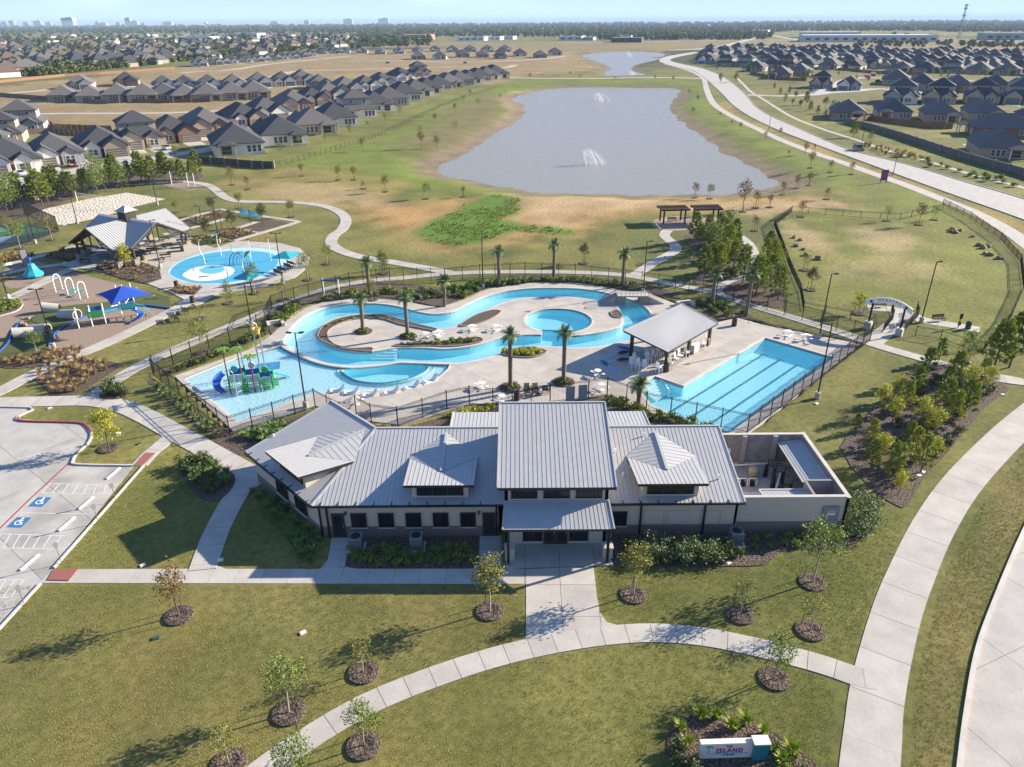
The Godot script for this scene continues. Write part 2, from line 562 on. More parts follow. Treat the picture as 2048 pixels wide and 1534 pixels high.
	# park lawns
	region([700,430, 780,455, 900,510, 1060,500, 1200,470, 1290,440, 1330,440, 1330,540, 1200,535, 1000,535, 900,540, 780,515, 690,495, 680,470], lin(0.23, 0.215, 0.065), 3.0, 0.8)
	region([1250,440, 1330,430, 1500,430, 1560,470, 1600,560, 1640,640, 1550,640, 1440,580, 1300,545, 1230,490], green, 3.0)
	region([1570,420, 1780,430, 1900,440, 2030,520, 2040,600, 1980,680, 1800,640, 1640,590, 1580,500], lin(0.19, 0.205, 0.042), 3.0)
	region([1560,440, 1600,445, 1660,475, 1680,510, 1630,500, 1580,480], dirt, 3.0, 0.6)
	region([1690,450, 1800,455, 1830,480, 1790,505, 1740,490, 1700,475], dirt, 4.0, 0.6)
	region([1720,530, 1800,520, 1870,540, 1850,570, 1760,565], dirt, 4.0, 0.35)
	region([1640,545, 1700,530, 1740,545, 1700,560], dirt, 3.0, 0.4)
	region([330,365, 480,385, 700,440, 660,500, 740,540, 860,548, 640,580, 520,620, 380,690, 320,600, 600,480, 480,400], lin(0.205, 0.195, 0.06), 3.0, 0.7)
	region([-200,1170, 1050,1170, 1050,1290, 700,1420, 500,1600, -400,1600], lin(0.185, 0.165, 0.060), 3.0, 0.8)
	region([1820,1534, 1840,1320, 1890,1160, 2048,900, 2200,800, 2200,900, 2048,1060, 1975,1220, 1925,1420, 1915,1600], lin(0.23, 0.175, 0.075), 1.0, 0.7)
	region([1440,215, 1500,250, 1640,310, 1850,385, 2048,470, 2048,455, 1840,372, 1650,300, 1540,260, 1480,230, 1455,205], lin(0.33, 0.23, 0.085), 1.5, 0.85)
	region([0,140, 250,150, 560,360, 640,420, 700,420], green, 2.0, 0.0)
	var zs := []
	var z := 45.0
	while z > -24000.0:
		zs.append(z)
		var a := absf(z)
		z -= 0.72 if z > -115.0 else (a * 0.0068 if a < 320.0 else (a * 0.012 if a < 1500.0 else a * 0.05))
	var nc := 380
	var V := PackedVector3Array()
	var C := PackedColorArray()
	var I := PackedInt32Array()
	var hole := inset(pools, -0.15)
	var hr := Rect2(-60, -120, 120, 90)
	for zz in zs:
		var wd := (absf(zz) + 62.0) * 1.02 if zz > -900 else (absf(zz) + 62.0) * 1.4
		for i in nc + 1:
			var x: float = (2.0 * i / nc - 1.0) * wd
			var q := Vector2(x, zz)
			var n1 := nz.get_noise_2d(x, zz)
			var n2 := nz.get_noise_2d(x * 5.0 + 77.0, zz * 5.0)
			var n3 := nz.get_noise_2d(x * 0.3 + 999.0, zz * 0.3)
			var k := clampf(0.5 + n1 * 0.9 + n2 * 0.5, 0, 1)
			var c := Color(0.135, 0.160, 0.036).lerp(Color(0.21, 0.19, 0.062), k)
			for r in regions:
				var rc: Rect2 = r[4]
				if not rc.has_point(q): continue
				var sd: float = sdist(r[0], q) + (n1 * 0.9 + n2 * 0.8) * r[2] * 1.3
				var w: float = smoothstep(-r[2], r[2], sd) * r[3]
				if w > 0.002: c = c.lerp(r[1] as Color, w)
			c = c * Color(1.52, 1.50, 1.25) * (1.0 + n2 * 0.32 + n1 * 0.22 + n3 * 0.12)
			var y := gy(x, zz) if zz < -90 and zz > -1100 else 0.0
			if y < -0.35: c = c.lerp(Color(0.34, 0.255, 0.17) * (1.0 + n2 * 0.4), smoothstep(-0.35, -1.2, y + n1 * 0.5) * 0.85)
			if hr.has_point(q) and sdist(hole, q) > 0: y = -4.0
			V.append(Vector3(x, y, zz))
			C.append(c)
	for j in zs.size() - 1:
		for i in nc:
			var a := j * (nc + 1) + i
			var b := a + nc + 1
			I.append(a); I.append(b); I.append(b + 1)
			I.append(a); I.append(b + 1); I.append(a + 1)
	var st := SurfaceTool.new()
	var arr := []
	arr.resize(Mesh.ARRAY_MAX)
	arr[Mesh.ARRAY_VERTEX] = V
	arr[Mesh.ARRAY_COLOR] = C
	arr[Mesh.ARRAY_INDEX] = I
	st.create_from_arrays(arr)
	st.generate_normals()
	var o := struct("ground", st.commit(), M.grass)
	o.set_meta("label", "mown lawn, dry field and far country")

func build_paths() -> void:
	# boulevard and streets
	var rl := [1390,104, 1340,112, 1318,121, 1340,131, 1385,141, 1412,158, 1432,176, 1447,190, 1466,210, 1500,233, 1558,261, 1653,297, 1748,332, 1843,367, 1938,401, 2048,440, 2300,535]
	var rr := [1398,106, 1358,113, 1340,120, 1360,127, 1402,136, 1440,150, 1470,170, 1495,193, 1511,212, 1542,232, 1590,253, 1637,274, 1701,300, 1780,320, 1843,337, 1938,366, 2048,398, 2300,480]
	var L := smooth2(poly(rl), false, 4)
	var R := smooth2(poly(rr), false, 4)
	var cl := PackedVector2Array()
	var b := MB.new()
	for i in L.size() - 1:
		b.quad(Vector3(L[i].x, 0.03, L[i].y), Vector3(L[i + 1].x, 0.03, L[i + 1].y), Vector3(R[i + 1].x, 0.03, R[i + 1].y), Vector3(R[i].x, 0.03, R[i].y))
	struct("boulevard_road", b.mesh(), M.road)
	for s in [L, R]:
		struct("kerb", strip(s, 0.3, -0.1, 0.16)[0].mesh(), M.conc)
	path("trail", [1330,128, 1375,140, 1405,155, 1412,175, 1420,196, 1432,212, 1463,232, 1511,256, 1558,278, 1621,303, 1685,325, 1748,348, 1811,370, 1875,395, 1938,420, 2001,452, 2048,484, 2200,600], 3.2)
	path("sidewalk", [1470,152, 1490,172, 1501,183, 1527,199, 1552,215, 1590,237, 1653,261, 1716,281, 1780,303, 1843,319, 1906,338, 1970,357, 2048,376, 2250,440], 1.6)
	path("cross_road", [900,152, 1040,156, 1180,157, 1300,155, 1400,157, 1432,160], 7.0, 0.0, [M.road])
	path("residential_street", [-120,400, 0,374, 60,361, 136,344, 212,331, 288,320, 348,309, 400,302, 470,285, 520,262, 560,240, 633,219, 688,202, 722,186, 760,170, 800,160], 7.5, 0.0, [M.road])
	path("residential_street", [-60,232, 60,228, 200,227, 330,226, 430,222, 520,218, 600,215], 5.5, 0.0, [M.road])
	path("residential_street", [-60,196, 0,188, 60,183, 110,178], 7.0, 0.0, [M.road])
	path("residential_street", [360,146, 400,143, 460,140, 540,128, 640,118, 700,112], 6.0, 0.0, [M.road])
	path("residential_street", [520,160, 560,150, 600,142, 720,139, 900,134, 1000,136, 1030,130], 6.0, 0.0, [M.road])
	path("residential_street", [700,120, 820,122, 960,124, 1080,118, 1130,112], 6.0, 0.0, [M.road])
	path("residential_street", [1495,190, 1560,192, 1620,190, 1650,186, 1700,183, 1760,178, 1850,186], 7.0, 0.0, [M.road])
	path("residential_street", [1640,186, 1700,158, 1780,156, 1900,160, 2048,168], 6.5, 0.0, [M.road])
	path("far_highway", [1340,100, 1420,96, 1480,84, 1530,68, 1500,62, 1440,60], 14.0, 0.0, [M.road])
	path("far_highway", [1500,62, 1560,74, 1620,82], 12.0, 0.0, [M.road])
	path("far_highway", [680,82, 900,82, 1200,84, 1500,80, 1640,81], 12.0, 0.0, [M.road])
	# near road on the right
	var kl := smooth2(poly([1912,1600, 1918,1534, 1931,1430, 1952,1310, 1984,1215, 2048,1062, 2120,920, 2220,800]), false, 5)
	var rp := PackedVector2Array(kl)
	var kr := []
	for q in kl: kr.append(q + Vector2(9.5, 0))
	kr.reverse()
	rp.append_array(PackedVector2Array(kr))
	var root := struct_root("street")
	slabs(root, rp, [], Vector2(7.0, 6.0), -0.42, -0.2, 0.0051, [M.road, M.conc3])
	struct("kerb", strip(kl, 0.28, -0.1, 0.15)[0].mesh(), M.coping)
	# wide walk on the right
	path("wide_sidewalk", [1735,1600, 1739,1534, 1746,1460, 1752,1400, 1768,1320, 1795,1220, 1826,1140, 1866,1055, 1918,975, 1986,900, 2060,832, 2150,765], 2.95, 3.6)
	path("wide_sidewalk", [2150,800, 2050,765, 2000,755], 1.7, 2.0)
	path("arc_walk", [500,1560, 560,1515, 640,1462, 720,1416, 800,1380, 900,1343, 1000,1312, 1100,1289, 1200,1273, 1300,1266, 1400,1273, 1500,1292, 1600,1317, 1655,1333, 1710,1352, 1750,1360], 1.62, 1.62)
	# entry apron, front walk
	var an := P2(1052, 1140).angle_to_point(P2(1052, 1260)) - PI / 2
	root = struct_root("entry_walk")
	slabs(root, poly([1052,1139, 1187,1133, 1194,1195, 1200,1226, 1214,1245, 1240,1252, 1262,1253, 1262,1283, 1180,1290, 1090,1302, 1020,1320, 1015,1296, 1040,1286, 1052,1272]), [], Vector2(2.55, 3.1), an, -0.1, 0.033, [M.conc, M.conc2, M.conc3])
	root = struct_root("porch_floor")
	slabs(root, poly([1010,1062, 1224,1060, 1226,1131, 1012,1137]), [], Vector2(2.6, 2.3), an, -0.1, 0.06, [M.conc3, M.conc])
	root = struct_root("front_walk")
	slabs(root, poly([106,1139, 383,1138, 395,1133, 440,1133, 452,1138, 640,1138, 660,1134, 700,1134, 712,1138, 940,1138, 960,1132, 1051,1139, 1051,1168, 78,1166]), [], Vector2(1.9, 6.0), an, -0.1, 0.022, [M.conc, M.conc2])
	root = struct_root("door_walk")
	slabs(root, poly([663,1076, 698,1076, 690,1133, 640,1137, 655,1120]), [], Vector2(1.7, 2.1), an, -0.1, 0.026, [M.conc2, M.conc3])
	slabs(root, poly([960,1072, 1003,1071, 1003,1131, 958,1131]), [], Vector2(1.9, 2.1), an, -0.1, 0.026, [M.conc2, M.conc3])
	path("diagonal_walk", [508,935, 494,955, 463,1006, 432,1066, 405,1140], 2.0, 2.2)
	path("park_walk", [-60,808, 0,805, 100,803, 180,802, 239,811, 290,832, 341,860, 385,884, 435,912, 485,940, 530,966], 2.3, 2.3)
	path("ramp_walk", [345,868, 322,890, 300,908, 278,932], 1.5, 1.5)
	path("park_walk", [170,805, 235,758, 300,722, 400,678, 500,637, 560,612, 640,583, 720,565, 800,557, 880,549, 960,545, 1050,544, 1150,545, 1250,551, 1330,566, 1400,580, 1432,586, 1500,610, 1600,640, 1700,672, 1750,690, 1800,705, 1860,722, 1940,745, 1990,757, 2048,765], 1.8, 2.0)
	path("park_walk", [-40,800, 0,783, 60,752, 130,720, 200,692, 280,655, 345,622, 385,598, 400,583], 2.0, 2.2)
	path("park_walk", [300,368, 340,364, 375,364, 410,369, 430,379, 450,395, 480,403, 540,404, 600,406, 650,413, 680,425, 692,440, 685,458, 667,472, 663,488, 682,502, 720,514, 780,524, 830,533, 870,540, 905,548], 2.2, 3.0)
	path("park_walk", [1270,550, 1310,524, 1345,505, 1352,493, 1338,480, 1329,470, 1338,459, 1358,452], 2.0, 2.4)
	path("park_walk", [1425,585, 1460,565, 1500,545, 1509,525, 1506,505, 1496,487, 1478,472], 2.0, 2.4)
	path("dog_park_walk", [1738,690, 1765,668, 1790,648, 1802,632, 1800,622], 2.4, 2.4)
	path("dog_park_walk", [1735,615, 1800,622, 1845,640, 1900,650, 1960,660], 2.2, 2.4)
	# parking lot
	var lot := poly([-500,816, 61,816, 39,833, 44,842, 150,846, 172,851, 184,866, 178,886, 155,908, 147,922, 156,930, 268,932, 105,1138, 80,1166, 0,1258, -300,1534, -900,1534])
	root = struct_root("parking_lot")
	slabs(root, lot, [], Vector2(5.5, 5.5), -0.9, -0.2, 0.012, [M.lot, M.road])
	var kp := poly([-100,816, 61,816, 39,833, 44,842, 150,846, 172,851, 184,866, 178,886, 155,908, 147,922, 156,930, 268,932])
	struct("kerb", strip(smooth2(kp, false, 3), 0.18, -0.1, 0.15)[0].mesh(), M.coping)
	struct("kerb", strip(smooth2(poly([38,836, 46,843, 150,846, 172,851, 184,866]), false, 3), 0.19, 0.0, 0.158)[0].mesh(), M.red_paint)
	struct("kerb", strip(poly([288,932, 108,1137]), 0.16, -0.1, 0.14)[0].mesh(), M.coping)
	struct("kerb", strip(poly([82,1168, -120,1390]), 0.16, -0.1, 0.14)[0].mesh(), M.coping)
	for q in [[291,907, 311,907, 287,931, 269,931], [108,1140, 156,1140, 138,1162, 95,1161]]:
		var pb := MB.new()
		pb.prism(poly(q), 0.0, 0.085)
		struct("tactile_paving", pb.mesh(), M.brickred)
	# painted lines
	var mk := struct_root("parking_markings")
	var lines := [[-40,1084, 0,1068, 0,1068], [100,967, 224,971], [80,986, 209,988], [36,1025, 175,1028], [0,1068, 128,1073], [-20,1095, 104,1098], [-40,1160, 52,1162]]
	for l in [[100,967, 236,971], [80,986, 212,988.5], [38,1026, 174,1028], [0,1068, 132,1072], [-20,1096, 106,1098], [-60,1160, 52,1160], [-80,1195, 18,1195]]:
		part(mk, "line", strip(poly(l), 0.11, 0.014, 0.0168)[0].mesh(), M.paint)
	for k in 7:
		var t := k / 6.0
		part(mk, "line", strip(poly([lerpf(100, 212, t), 967 + t * 4, lerpf(84, 206, t), 986 + t * 2]), 0.11, 0.014, 0.0205)[0].mesh(), M.paint)
		part(mk, "line", strip(poly([lerpf(0, 122, t), 1068 + t * 4, lerpf(-16, 104, t), 1096 + t * 2]), 0.11, 0.014, 0.0205)[0].mesh(), M.paint)
		part(mk, "line", strip(poly([lerpf(-60, 46, t), 1160, lerpf(-76, 22, t), 1195]), 0.11, 0.014, 0.0205)[0].mesh(), M.paint)
	part(mk, "fire_lane_line", strip(poly([137,927, 60,998, 0,1057, -60,1120]), 0.14, 0.014, 0.0205)[0].mesh(), M.red_paint)
	for c in [[80,1004], [38,1045]]:
		var o := P2(c[0], c[1])
		var u := (P2(c[0] + 40, c[1] + 1) - o).normalized()
		var w := Vector2(-u.y, u.x)
		var sq := MB.new()
		sq.prism(PackedVector2Array([o - u * 0.62 - w * 0.68, o + u * 0.62 - w * 0.68, o + u * 0.62 + w * 0.68, o - u * 0.62 + w * 0.68]), 0.014, 0.017)
		part(mk, "blue_square", sq.mesh(), M.adablue)
		var wh := MB.new()    # wheelchair symbol: wheel arc, seat, legs, head
		for q in 9:
			var a0 := PI * 0.15 + q * 0.52
			var p0 := o + (u * cos(a0) + w * sin(a0)) * 0.3
			var p1 := o + (u * cos(a0 + 0.52) + w * sin(a0 + 0.52)) * 0.3
			wh.beam(Vector3(p0.x, 0.02, p0.y), Vector3(p1.x, 0.02, p1.y), 0.09, 0.003)
		for sg in [[0.0, -0.42, 0.0, 0.0], [0.0, 0.0, 0.25, 0.0], [0.25, 0.0, 0.38, 0.3], [0.0, -0.2, 0.22, -0.2]]:
			var p0: Vector2 = o + u * sg[0] + w * sg[1]
			var p1: Vector2 = o + u * sg[2] + w * sg[3]
			wh.beam(Vector3(p0.x, 0.0235, p0.y), Vector3(p1.x, 0.0235, p1.y), 0.09, 0.003)
		wh.lathe([Vector2(0.1, 0.018), Vector2(0.1, 0.024), Vector2(0, 0.024)], 10, Vector3(o.x, 0, o.y) - Vector3(w.x, 0, w.y) * 0.52)
		part(mk, "wheelchair_symbol", wh.mesh(), M.white)
	# wheel stops and signs along the stalls
	for w in [[227,948], [173,1007], [134,1049], [60,1126]]:
		var q := MB.new()
		var a := P2(w[0] - 13, w[1] + 11)
		var c := P2(w[0] + 13, w[1] - 11)
		var d := (c - a).normalized() * 0.9
		var m := (a + c) * 0.5
		q.prism(PackedVector2Array([m - d + d.orthogonal() * 0.09, m + d + d.orthogonal() * 0.09, m + d - d.orthogonal() * 0.09, m - d - d.orthogonal() * 0.09]), 0.0, 0.13)
		one("wheel_stop", q.mesh(), M.white, "white concrete wheel stop at the head of an accessible stall", "wheel stop", "wheel stops")
	for s in [[232,1003, 966], [197,1047, 1008], [124,1128, 1085], [49,1210, 1170]]:
		var h := hg(s[0], s[1], s[2])
		var t := thing("parking_sign", "thin grey post with small parking sign plate beside the kerb", "sign", G(s[0], s[1]), 0.7, "parking signs along the kerb")
		var q := MB.new()
		q.tube([Vector3.ZERO, Vector3(0, h, 0)], [0.03, 0.03], 6)
		part(t, "post", q.mesh(), M.steel)
		q = MB.new()
		q.box(Vector3(0, h - 0.25, 0.045), Vector3(0.3, 0.46, 0.02))
		part(t, "sign_plate", q.mesh(), M.signgrey)

# ---------- pool complex ----------
var river: PackedVector2Array
var isle: PackedVector2Array
var roundp: PackedVector2Array
var beach: PackedVector2Array
var deep: PackedVector2Array
var lap: PackedVector2Array
const WATER := -0.13
func circle2(c: Vector2, r: float, n := 40) -> PackedVector2Array:
	var p := PackedVector2Array()
	for i in n: p.append(c + Vector2(cos(TAU * i / n), sin(TAU * i / n)) * r)
	return p
func pool_wall(root: Node3D, p: PackedVector2Array, y0: float, closed := true) -> void:
	var b := MB.new()
	var t := MB.new()
	for i in (p.size() if closed else p.size() - 1):
		var a := p[i]
		var c := p[(i + 1) % p.size()]
		b.quad(Vector3(a.x, y0, a.y), Vector3(c.x, y0, c.y), Vector3(c.x, -0.1, c.y), Vector3(a.x, -0.1, a.y))
		t.quad(Vector3(a.x, -0.1, a.y), Vector3(c.x, -0.1, c.y), Vector3(c.x, 0.03, c.y), Vector3(a.x, 0.03, a.y))
	part(root, "wall", b.mesh(), M.plaster)
	part(root, "waterline_tile", t.mesh(), M.tile)
func coping(root: Node3D, p: PackedVector2Array, w: float, y: float, closed := true) -> void:
	var q := p.duplicate()
	if closed:
		q.append(p[0])
		q.append(p[1])
	for b in strip(q, w, -0.12, y): part(root, "coping", b.mesh(), M.coping)
func sheet(root: Node3D, called: String, p: PackedVector2Array, holes: Array, y: float, m: Material, cs := 4.0) -> void:
	var b := MB.new()
	for c in cells(p, holes, Vector2(cs, cs), 0.3): b.flat(c, y)
	part(root, called, b.mesh(), m)
func build_pool() -> void:
	river = smooth2(poly([566,690, 572,673, 586,652, 607,634, 637,620, 673,611, 719,607, 764,608, 801,614, 834,623, 864,628, 886,627, 910,621, 940,606, 977,591, 1016,582, 1062,577, 1107,576, 1152,577, 1189,581, 1216,587, 1250,596, 1276,605, 1295,619, 1302,631, 1310,650, 1300,668, 1270,678, 1237,685, 1198,693, 1152,696, 1092,693, 1050,695, 1010,705, 980,714, 940,723, 904,727, 850,725, 799,724, 760,730, 704,734, 658,729, 622,719, 592,705]), true, 3)
	isle = smooth2(poly([631,670, 643,652, 667,638, 698,631, 734,628, 770,630, 801,638, 834,648, 873,656, 905,655, 925,645, 953,631, 980,617, 1007,605, 1046,597, 1092,594, 1137,594, 1183,599, 1210,604, 1234,612, 1243,628, 1247,641, 1240,653, 1213,662, 1183,668, 1143,672, 1081,670, 1046,670, 1001,676, 971,685, 940,693, 910,697, 880,698, 855,696, 795,696, 749,703, 719,705, 682,700, 655,690, 637,678]), true, 3)
	var rc := P2(1117, 641)
	roundp = circle2(rc, 4.45, 48)
	beach = poly([366,758, 470,716, 564,690, 571,691, 592,705, 622,719, 658,729, 704,734, 760,730, 799,724, 850,726, 901,728, 898,738, 876,757, 842,770, 790,778, 734,782, 690,784, 628,788, 583,804, 522,828, 474,845, 431,808])
	deep = smooth2(poly([684,741, 704,736, 760,731, 799,725, 850,727, 858,733, 846,745, 815,757, 771,765, 734,764, 704,757]), true, 3)
	var u := (P2(1354, 811) - P2(1535, 700)).normalized()
	var w := Vector2(-u.y, u.x)
	var A := P2(1531, 676)
	if w.dot(P2(1670, 715) - A) < 0: w = -w
	var wid := (P2(1670, 715) - A).dot(w)
	var llen := 25.3
	lap = PackedVector2Array([A, A + w * wid, A + w * wid + u * llen, A + u * llen * 0.985, A + u * (llen * 0.985 - 2.6) - w * 3.7, A + u * (llen * 0.985 - 6.0) - w * 3.7, A + u * (llen * 0.985 - 6.0)])
	# opening of the round pool to the river
	var gap := poly([1085,660, 1141,662, 1143,680, 1081,678])
	var deck_holes := [river, beach, lap]
	var root := struct_root("pool_deck")
	var ang := u.angle()
	slabs(root, pools, deck_holes, Vector2(3.6, 3.6), ang, -0.25, 0.03, [M.deck, M.deck2, M.deck3], 0.025)
	root = struct_root("pool_island")
	slabs(root, isle, [roundp, gap], Vector2(3.6, 3.6), ang, -0.2, 0.034, [M.deck, M.deck2, M.deck3], 0.025)
	root = struct_root("lazy_river")
	var ib := MB.new()
	sheet(root, "floor", river, [], -1.05, M.plaster)
	sheet(root, "water", river, [beach], WATER, M.water)
	pool_wall(root, river, -1.05)
	var io := MB.new()
	for q in Geometry2D.clip_polygons(isle, inset(gap, 0.05)): pool_wall(root, q, -1.05)
	for q in Geometry2D.clip_polyline_with_polygon(PackedVector2Array(Array(roundp) + [roundp[0]]), gap): pool_wall(root, q, -1.05, false)
	coping(root, inset(river, 0.16), 0.34, 0.045)
	var io2 := inset(isle, -0.16)
	var run := PackedVector2Array()
	for i in io2.size() + 1:
		var q := io2[i % io2.size()]
		if sdist(gap, q) < -0.15: run.append(q)
		else:
			if run.size() > 1: coping(root, run, 0.34, 0.049, false)
			run = PackedVector2Array()
	if run.size() > 1: coping(root, run, 0.34, 0.049, false)
	var ring := PackedVector2Array()
	for i in 60:
		var q := rc + Vector2(cos(TAU * i / 60), sin(TAU * i / 60)) * 4.62
		if sdist(gap, q) < -0.1: ring.append(q)
		elif ring.size() > 1:
			coping(root, ring, 0.34, 0.054, false)
			ring = PackedVector2Array()
	if ring.size() > 1: coping(root, ring, 0.34, 0.054, false)
	# steps down into the river and the round pool
	for s in [[768,697, 0.0], [1114,611, 0.0]]:
		var c := P2(s[0], s[1])
		var st := MB.new()
		for k in 4: st.box(Vector3(c.x, -0.22 - k * 0.22, c.y + (k * 0.35 if s[0] < 900 else k * 0.35)), Vector3(3.2, 0.2, 0.35))
		part(root, "steps", st.mesh(), M.beach)
	root = struct_root("beach_entry_pool")
	sheet(root, "floor", beach, [deep], -0.26, M.beach)
	sheet(root, "deep_floor", deep, [], -1.0, M.plaster)
	pool_wall(root, deep, -1.0)
	sheet(root, "water", beach, [], WATER - 0.004, M.water)
	pool_wall(root, beach, -0.3)
	coping(root, beach, 0.3, 0.04)
	for dd in [0.28, 0.56]:
		coping(root, inset(deep, dd), 0.05, -0.245 - dd * 0.01)
	var curb := MB.new()
	coping(root, smooth2(poly([562,689, 571,692, 592,705, 622,719, 658,729, 704,734, 760,730]), false, 4), 0.5, 0.058, false)
	coping(root, smooth2(poly([799,724, 850,726, 904,727.5]), false, 4), 0.5, 0.058, false)
	root = struct_root("lap_pool")
	sheet(root, "floor", lap, [], -1.2, M.plaster)
	sheet(root, "water", lap, [], WATER - 0.008, M.water)
	pool_wall(root, lap, -1.2)
	coping(root, inset(lap, 0.17), 0.36, 0.051)
	for k in 4:
		var q := A + w * wid * (0.125 + 0.25 * k)
		var p0 := q + u * 2.3
		var p1 := q + u * (llen - 1.5)
		var lm := MB.new()
		lm.beam(Vector3(p0.x, -1.19, p0.y), Vector3(p1.x, -1.19, p1.y), 0.3, 0.012)
		for e in [p0, p1]: lm.beam(Vector3(e.x - w.x * 0.5, -1.188, e.y - w.y * 0.5), Vector3(e.x + w.x * 0.5, -1.188, e.y + w.y * 0.5), 0.2, 0.012)
		part(root, "lane_line", lm.mesh(), M.lane)
	for k in 6:
		var o := A + u * (llen * 0.985 - 4.3) - w * (3.4 - k * 0.4)
		var sb := MB.new()
		sb.beam(Vector3(o.x - u.x * 1.6, -0.25 - k * 0.14, o.y - u.y * 1.6), Vector3(o.x + u.x * 1.6, -0.25 - k * 0.14, o.y + u.y * 1.6), 0.4, 0.14)
		part(root, "step", sb.mesh(), M.beach)
	handrail(P2(1320, 772), P2(1338, 787))
	build_beds()
	build_bridge()
	build_pool_house()
	build_fences()
	build_deck_things()
	build_water_play()
func handrail(a: Vector2, b: Vector2) -> void:
	var m := MB.new()
	m.tube([Vector3(a.x, 0, a.y), Vector3(a.x, 0.85, a.y), Vector3(a.x, 0.9, a.y).lerp(Vector3(b.x, 0.6, b.y), 0.2), Vector3(b.x, 0.45, b.y), Vector3(b.x, -0.9, b.y)], [0.025, 0.025, 0.025, 0.025, 0.025], 6)
	one("handrail", m.mesh(), M.steel, "bent stainless handrail over the lap pool steps", "handrail")
func bed(called: String, p: PackedVector2Array, y := 0.06, edge: Material = null) -> void:
	var b := MB.new()
	b.prism(p, -0.2, y)
	struct(called, b.mesh(), M.mulch)
	if edge != null:
		var q := p.duplicate()
		q.append(p[0])
		struct("bed_edging", strip(q, 0.12, -0.1, y + 0.05)[0].mesh(), edge)
func build_beds() -> void:
	# planters on the islands (low stone kerbs)
	var pb := MB.new()
	bed("planting_bed", smooth2(poly([636,672, 645,655, 668,642, 700,634, 735,631, 772,633, 802,641, 836,651, 872,659, 871,664, 836,657, 800,650, 770,640, 735,637, 703,641, 678,650, 658,662, 655,675, 668,690, 700,699, 742,697, 744,704, 718,703, 682,698, 655,688, 640,680]), true, 2), 0.16, M.stone)
	for a in [[794,690, 850,688, 905,682, 955,676, 965,684, 940,690, 905,694, 850,693, 796,694], [921,654, 928,645, 955,630, 985,622, 1002,625, 980,640, 950,650], [1002,707, 1030,699, 1060,696, 1094,704, 1070,715, 1030,715], [1222,625, 1236,622, 1245,635, 1228,635]]:
		bed("planting_bed", smooth2(poly(a), true, 3), 0.14, M.stone)
	for a in [[727,664, 1.15], [816,674, 1.15], [1020,776, 1.2], [1127,765, 1.25]]:
		bed("palm_ring", circle2(P2(a[0], a[1]), a[2], 18), 0.15)
	# long beds between river and fence
	bed("planting_bed", smooth2(poly([540,665, 536,640, 545,622, 590,600, 640,585, 700,572, 760,566, 840,571, 890,576, 960,562, 1050,552, 1150,553, 1250,562, 1330,580, 1360,598, 1300,588, 1230,576, 1150,563, 1060,564, 975,575, 930,596, 880,612, 850,608, 800,598, 720,593, 645,602, 605,615, 570,640, 548,664]), true, 2), 0.07)
	bed("planting_bed", poly([1385,606, 1420,598, 1480,622, 1530,645, 1500,640, 1470,634, 1440,640]), 0.072)
	bed("planting_bed", poly([340,748, 325,742, 440,700, 530,655, 538,668, 490,692]), 0.074)
	bed("planting_bed", poly([294,763, 306,757, 470,870, 640,818, 700,840, 790,860, 900,830, 985,815, 1000,800, 1220,795, 1300,824, 1430,858, 1500,872, 1450,905, 600,905, 520,920, 460,905, 400,862]), 0.02)
	bed("planting_bed", smooth2(poly([198,795, 215,772, 240,768, 258,780, 248,795, 225,800]), true, 3), 0.08)
	bed("planting_bed", smooth2(poly([356,935, 372,920, 395,910, 430,928, 468,950, 466,975, 440,1000, 412,1002, 388,985]), true, 3), 0.08)
	# beds along the building front
	bed("planting_bed", smooth2(poly([522,958, 530,975, 650,1072, 660,1076, 654,1120, 640,1135, 600,1136, 590,1098, 560,1060, 520,1030, 498,1010, 500,985]), true, 2), 0.06)
	bed("planting_bed", poly([700,1076, 957,1073, 956,1125, 945,1136, 700,1136, 690,1128]), 0.062)
	bed("planting_bed", smooth2(poly([1226,1070, 1470,1066, 1700,1058, 1712,1010, 1700,985, 1730,1000, 1750,1045, 1735,1075, 1680,1095, 1600,1098, 1560,1105, 1530,1130, 1470,1133, 1380,1135, 1300,1133, 1228,1130]), true, 2), 0.064)
	bed("planting_bed", smooth2(poly([1680,895, 1720,850, 1760,800, 1830,740, 1900,730, 2008,770, 2012,785, 1970,815, 1900,900, 1845,960, 1815,1012, 1790,1010, 1740,975]), true, 2), 0.066)
	bed("planting_bed", smooth2(poly([1345,1455, 1370,1432, 1420,1424, 1480,1432, 1540,1462, 1600,1505, 1640,1545, 1600,1580, 1400,1580, 1340,1520, 1336,1480]), true, 3), 0.07)
	bed("planting_bed", smooth2(poly([1368,480, 1400,462, 1470,470, 1490,500, 1480,535, 1400,550, 1410,520]), true, 3), 0.07)
	bed("planting_bed", smooth2(poly([1392,545, 1440,520, 1485,530, 1470,545, 1440,560, 1395,570]), true, 3), 0.071)
	bed("planting_bed", smooth2(poly([1445,582, 1480,560, 1540,560, 1575,598, 1560,616, 1520,612, 1480,600]), true, 3), 0.07)
	bed("planting_bed", smooth2(poly([-40,395, 60,372, 140,355, 230,345, 330,338, 400,345, 395,360, 300,362, 180,385, 60,430, -60,460]), true, 2), 0.05)
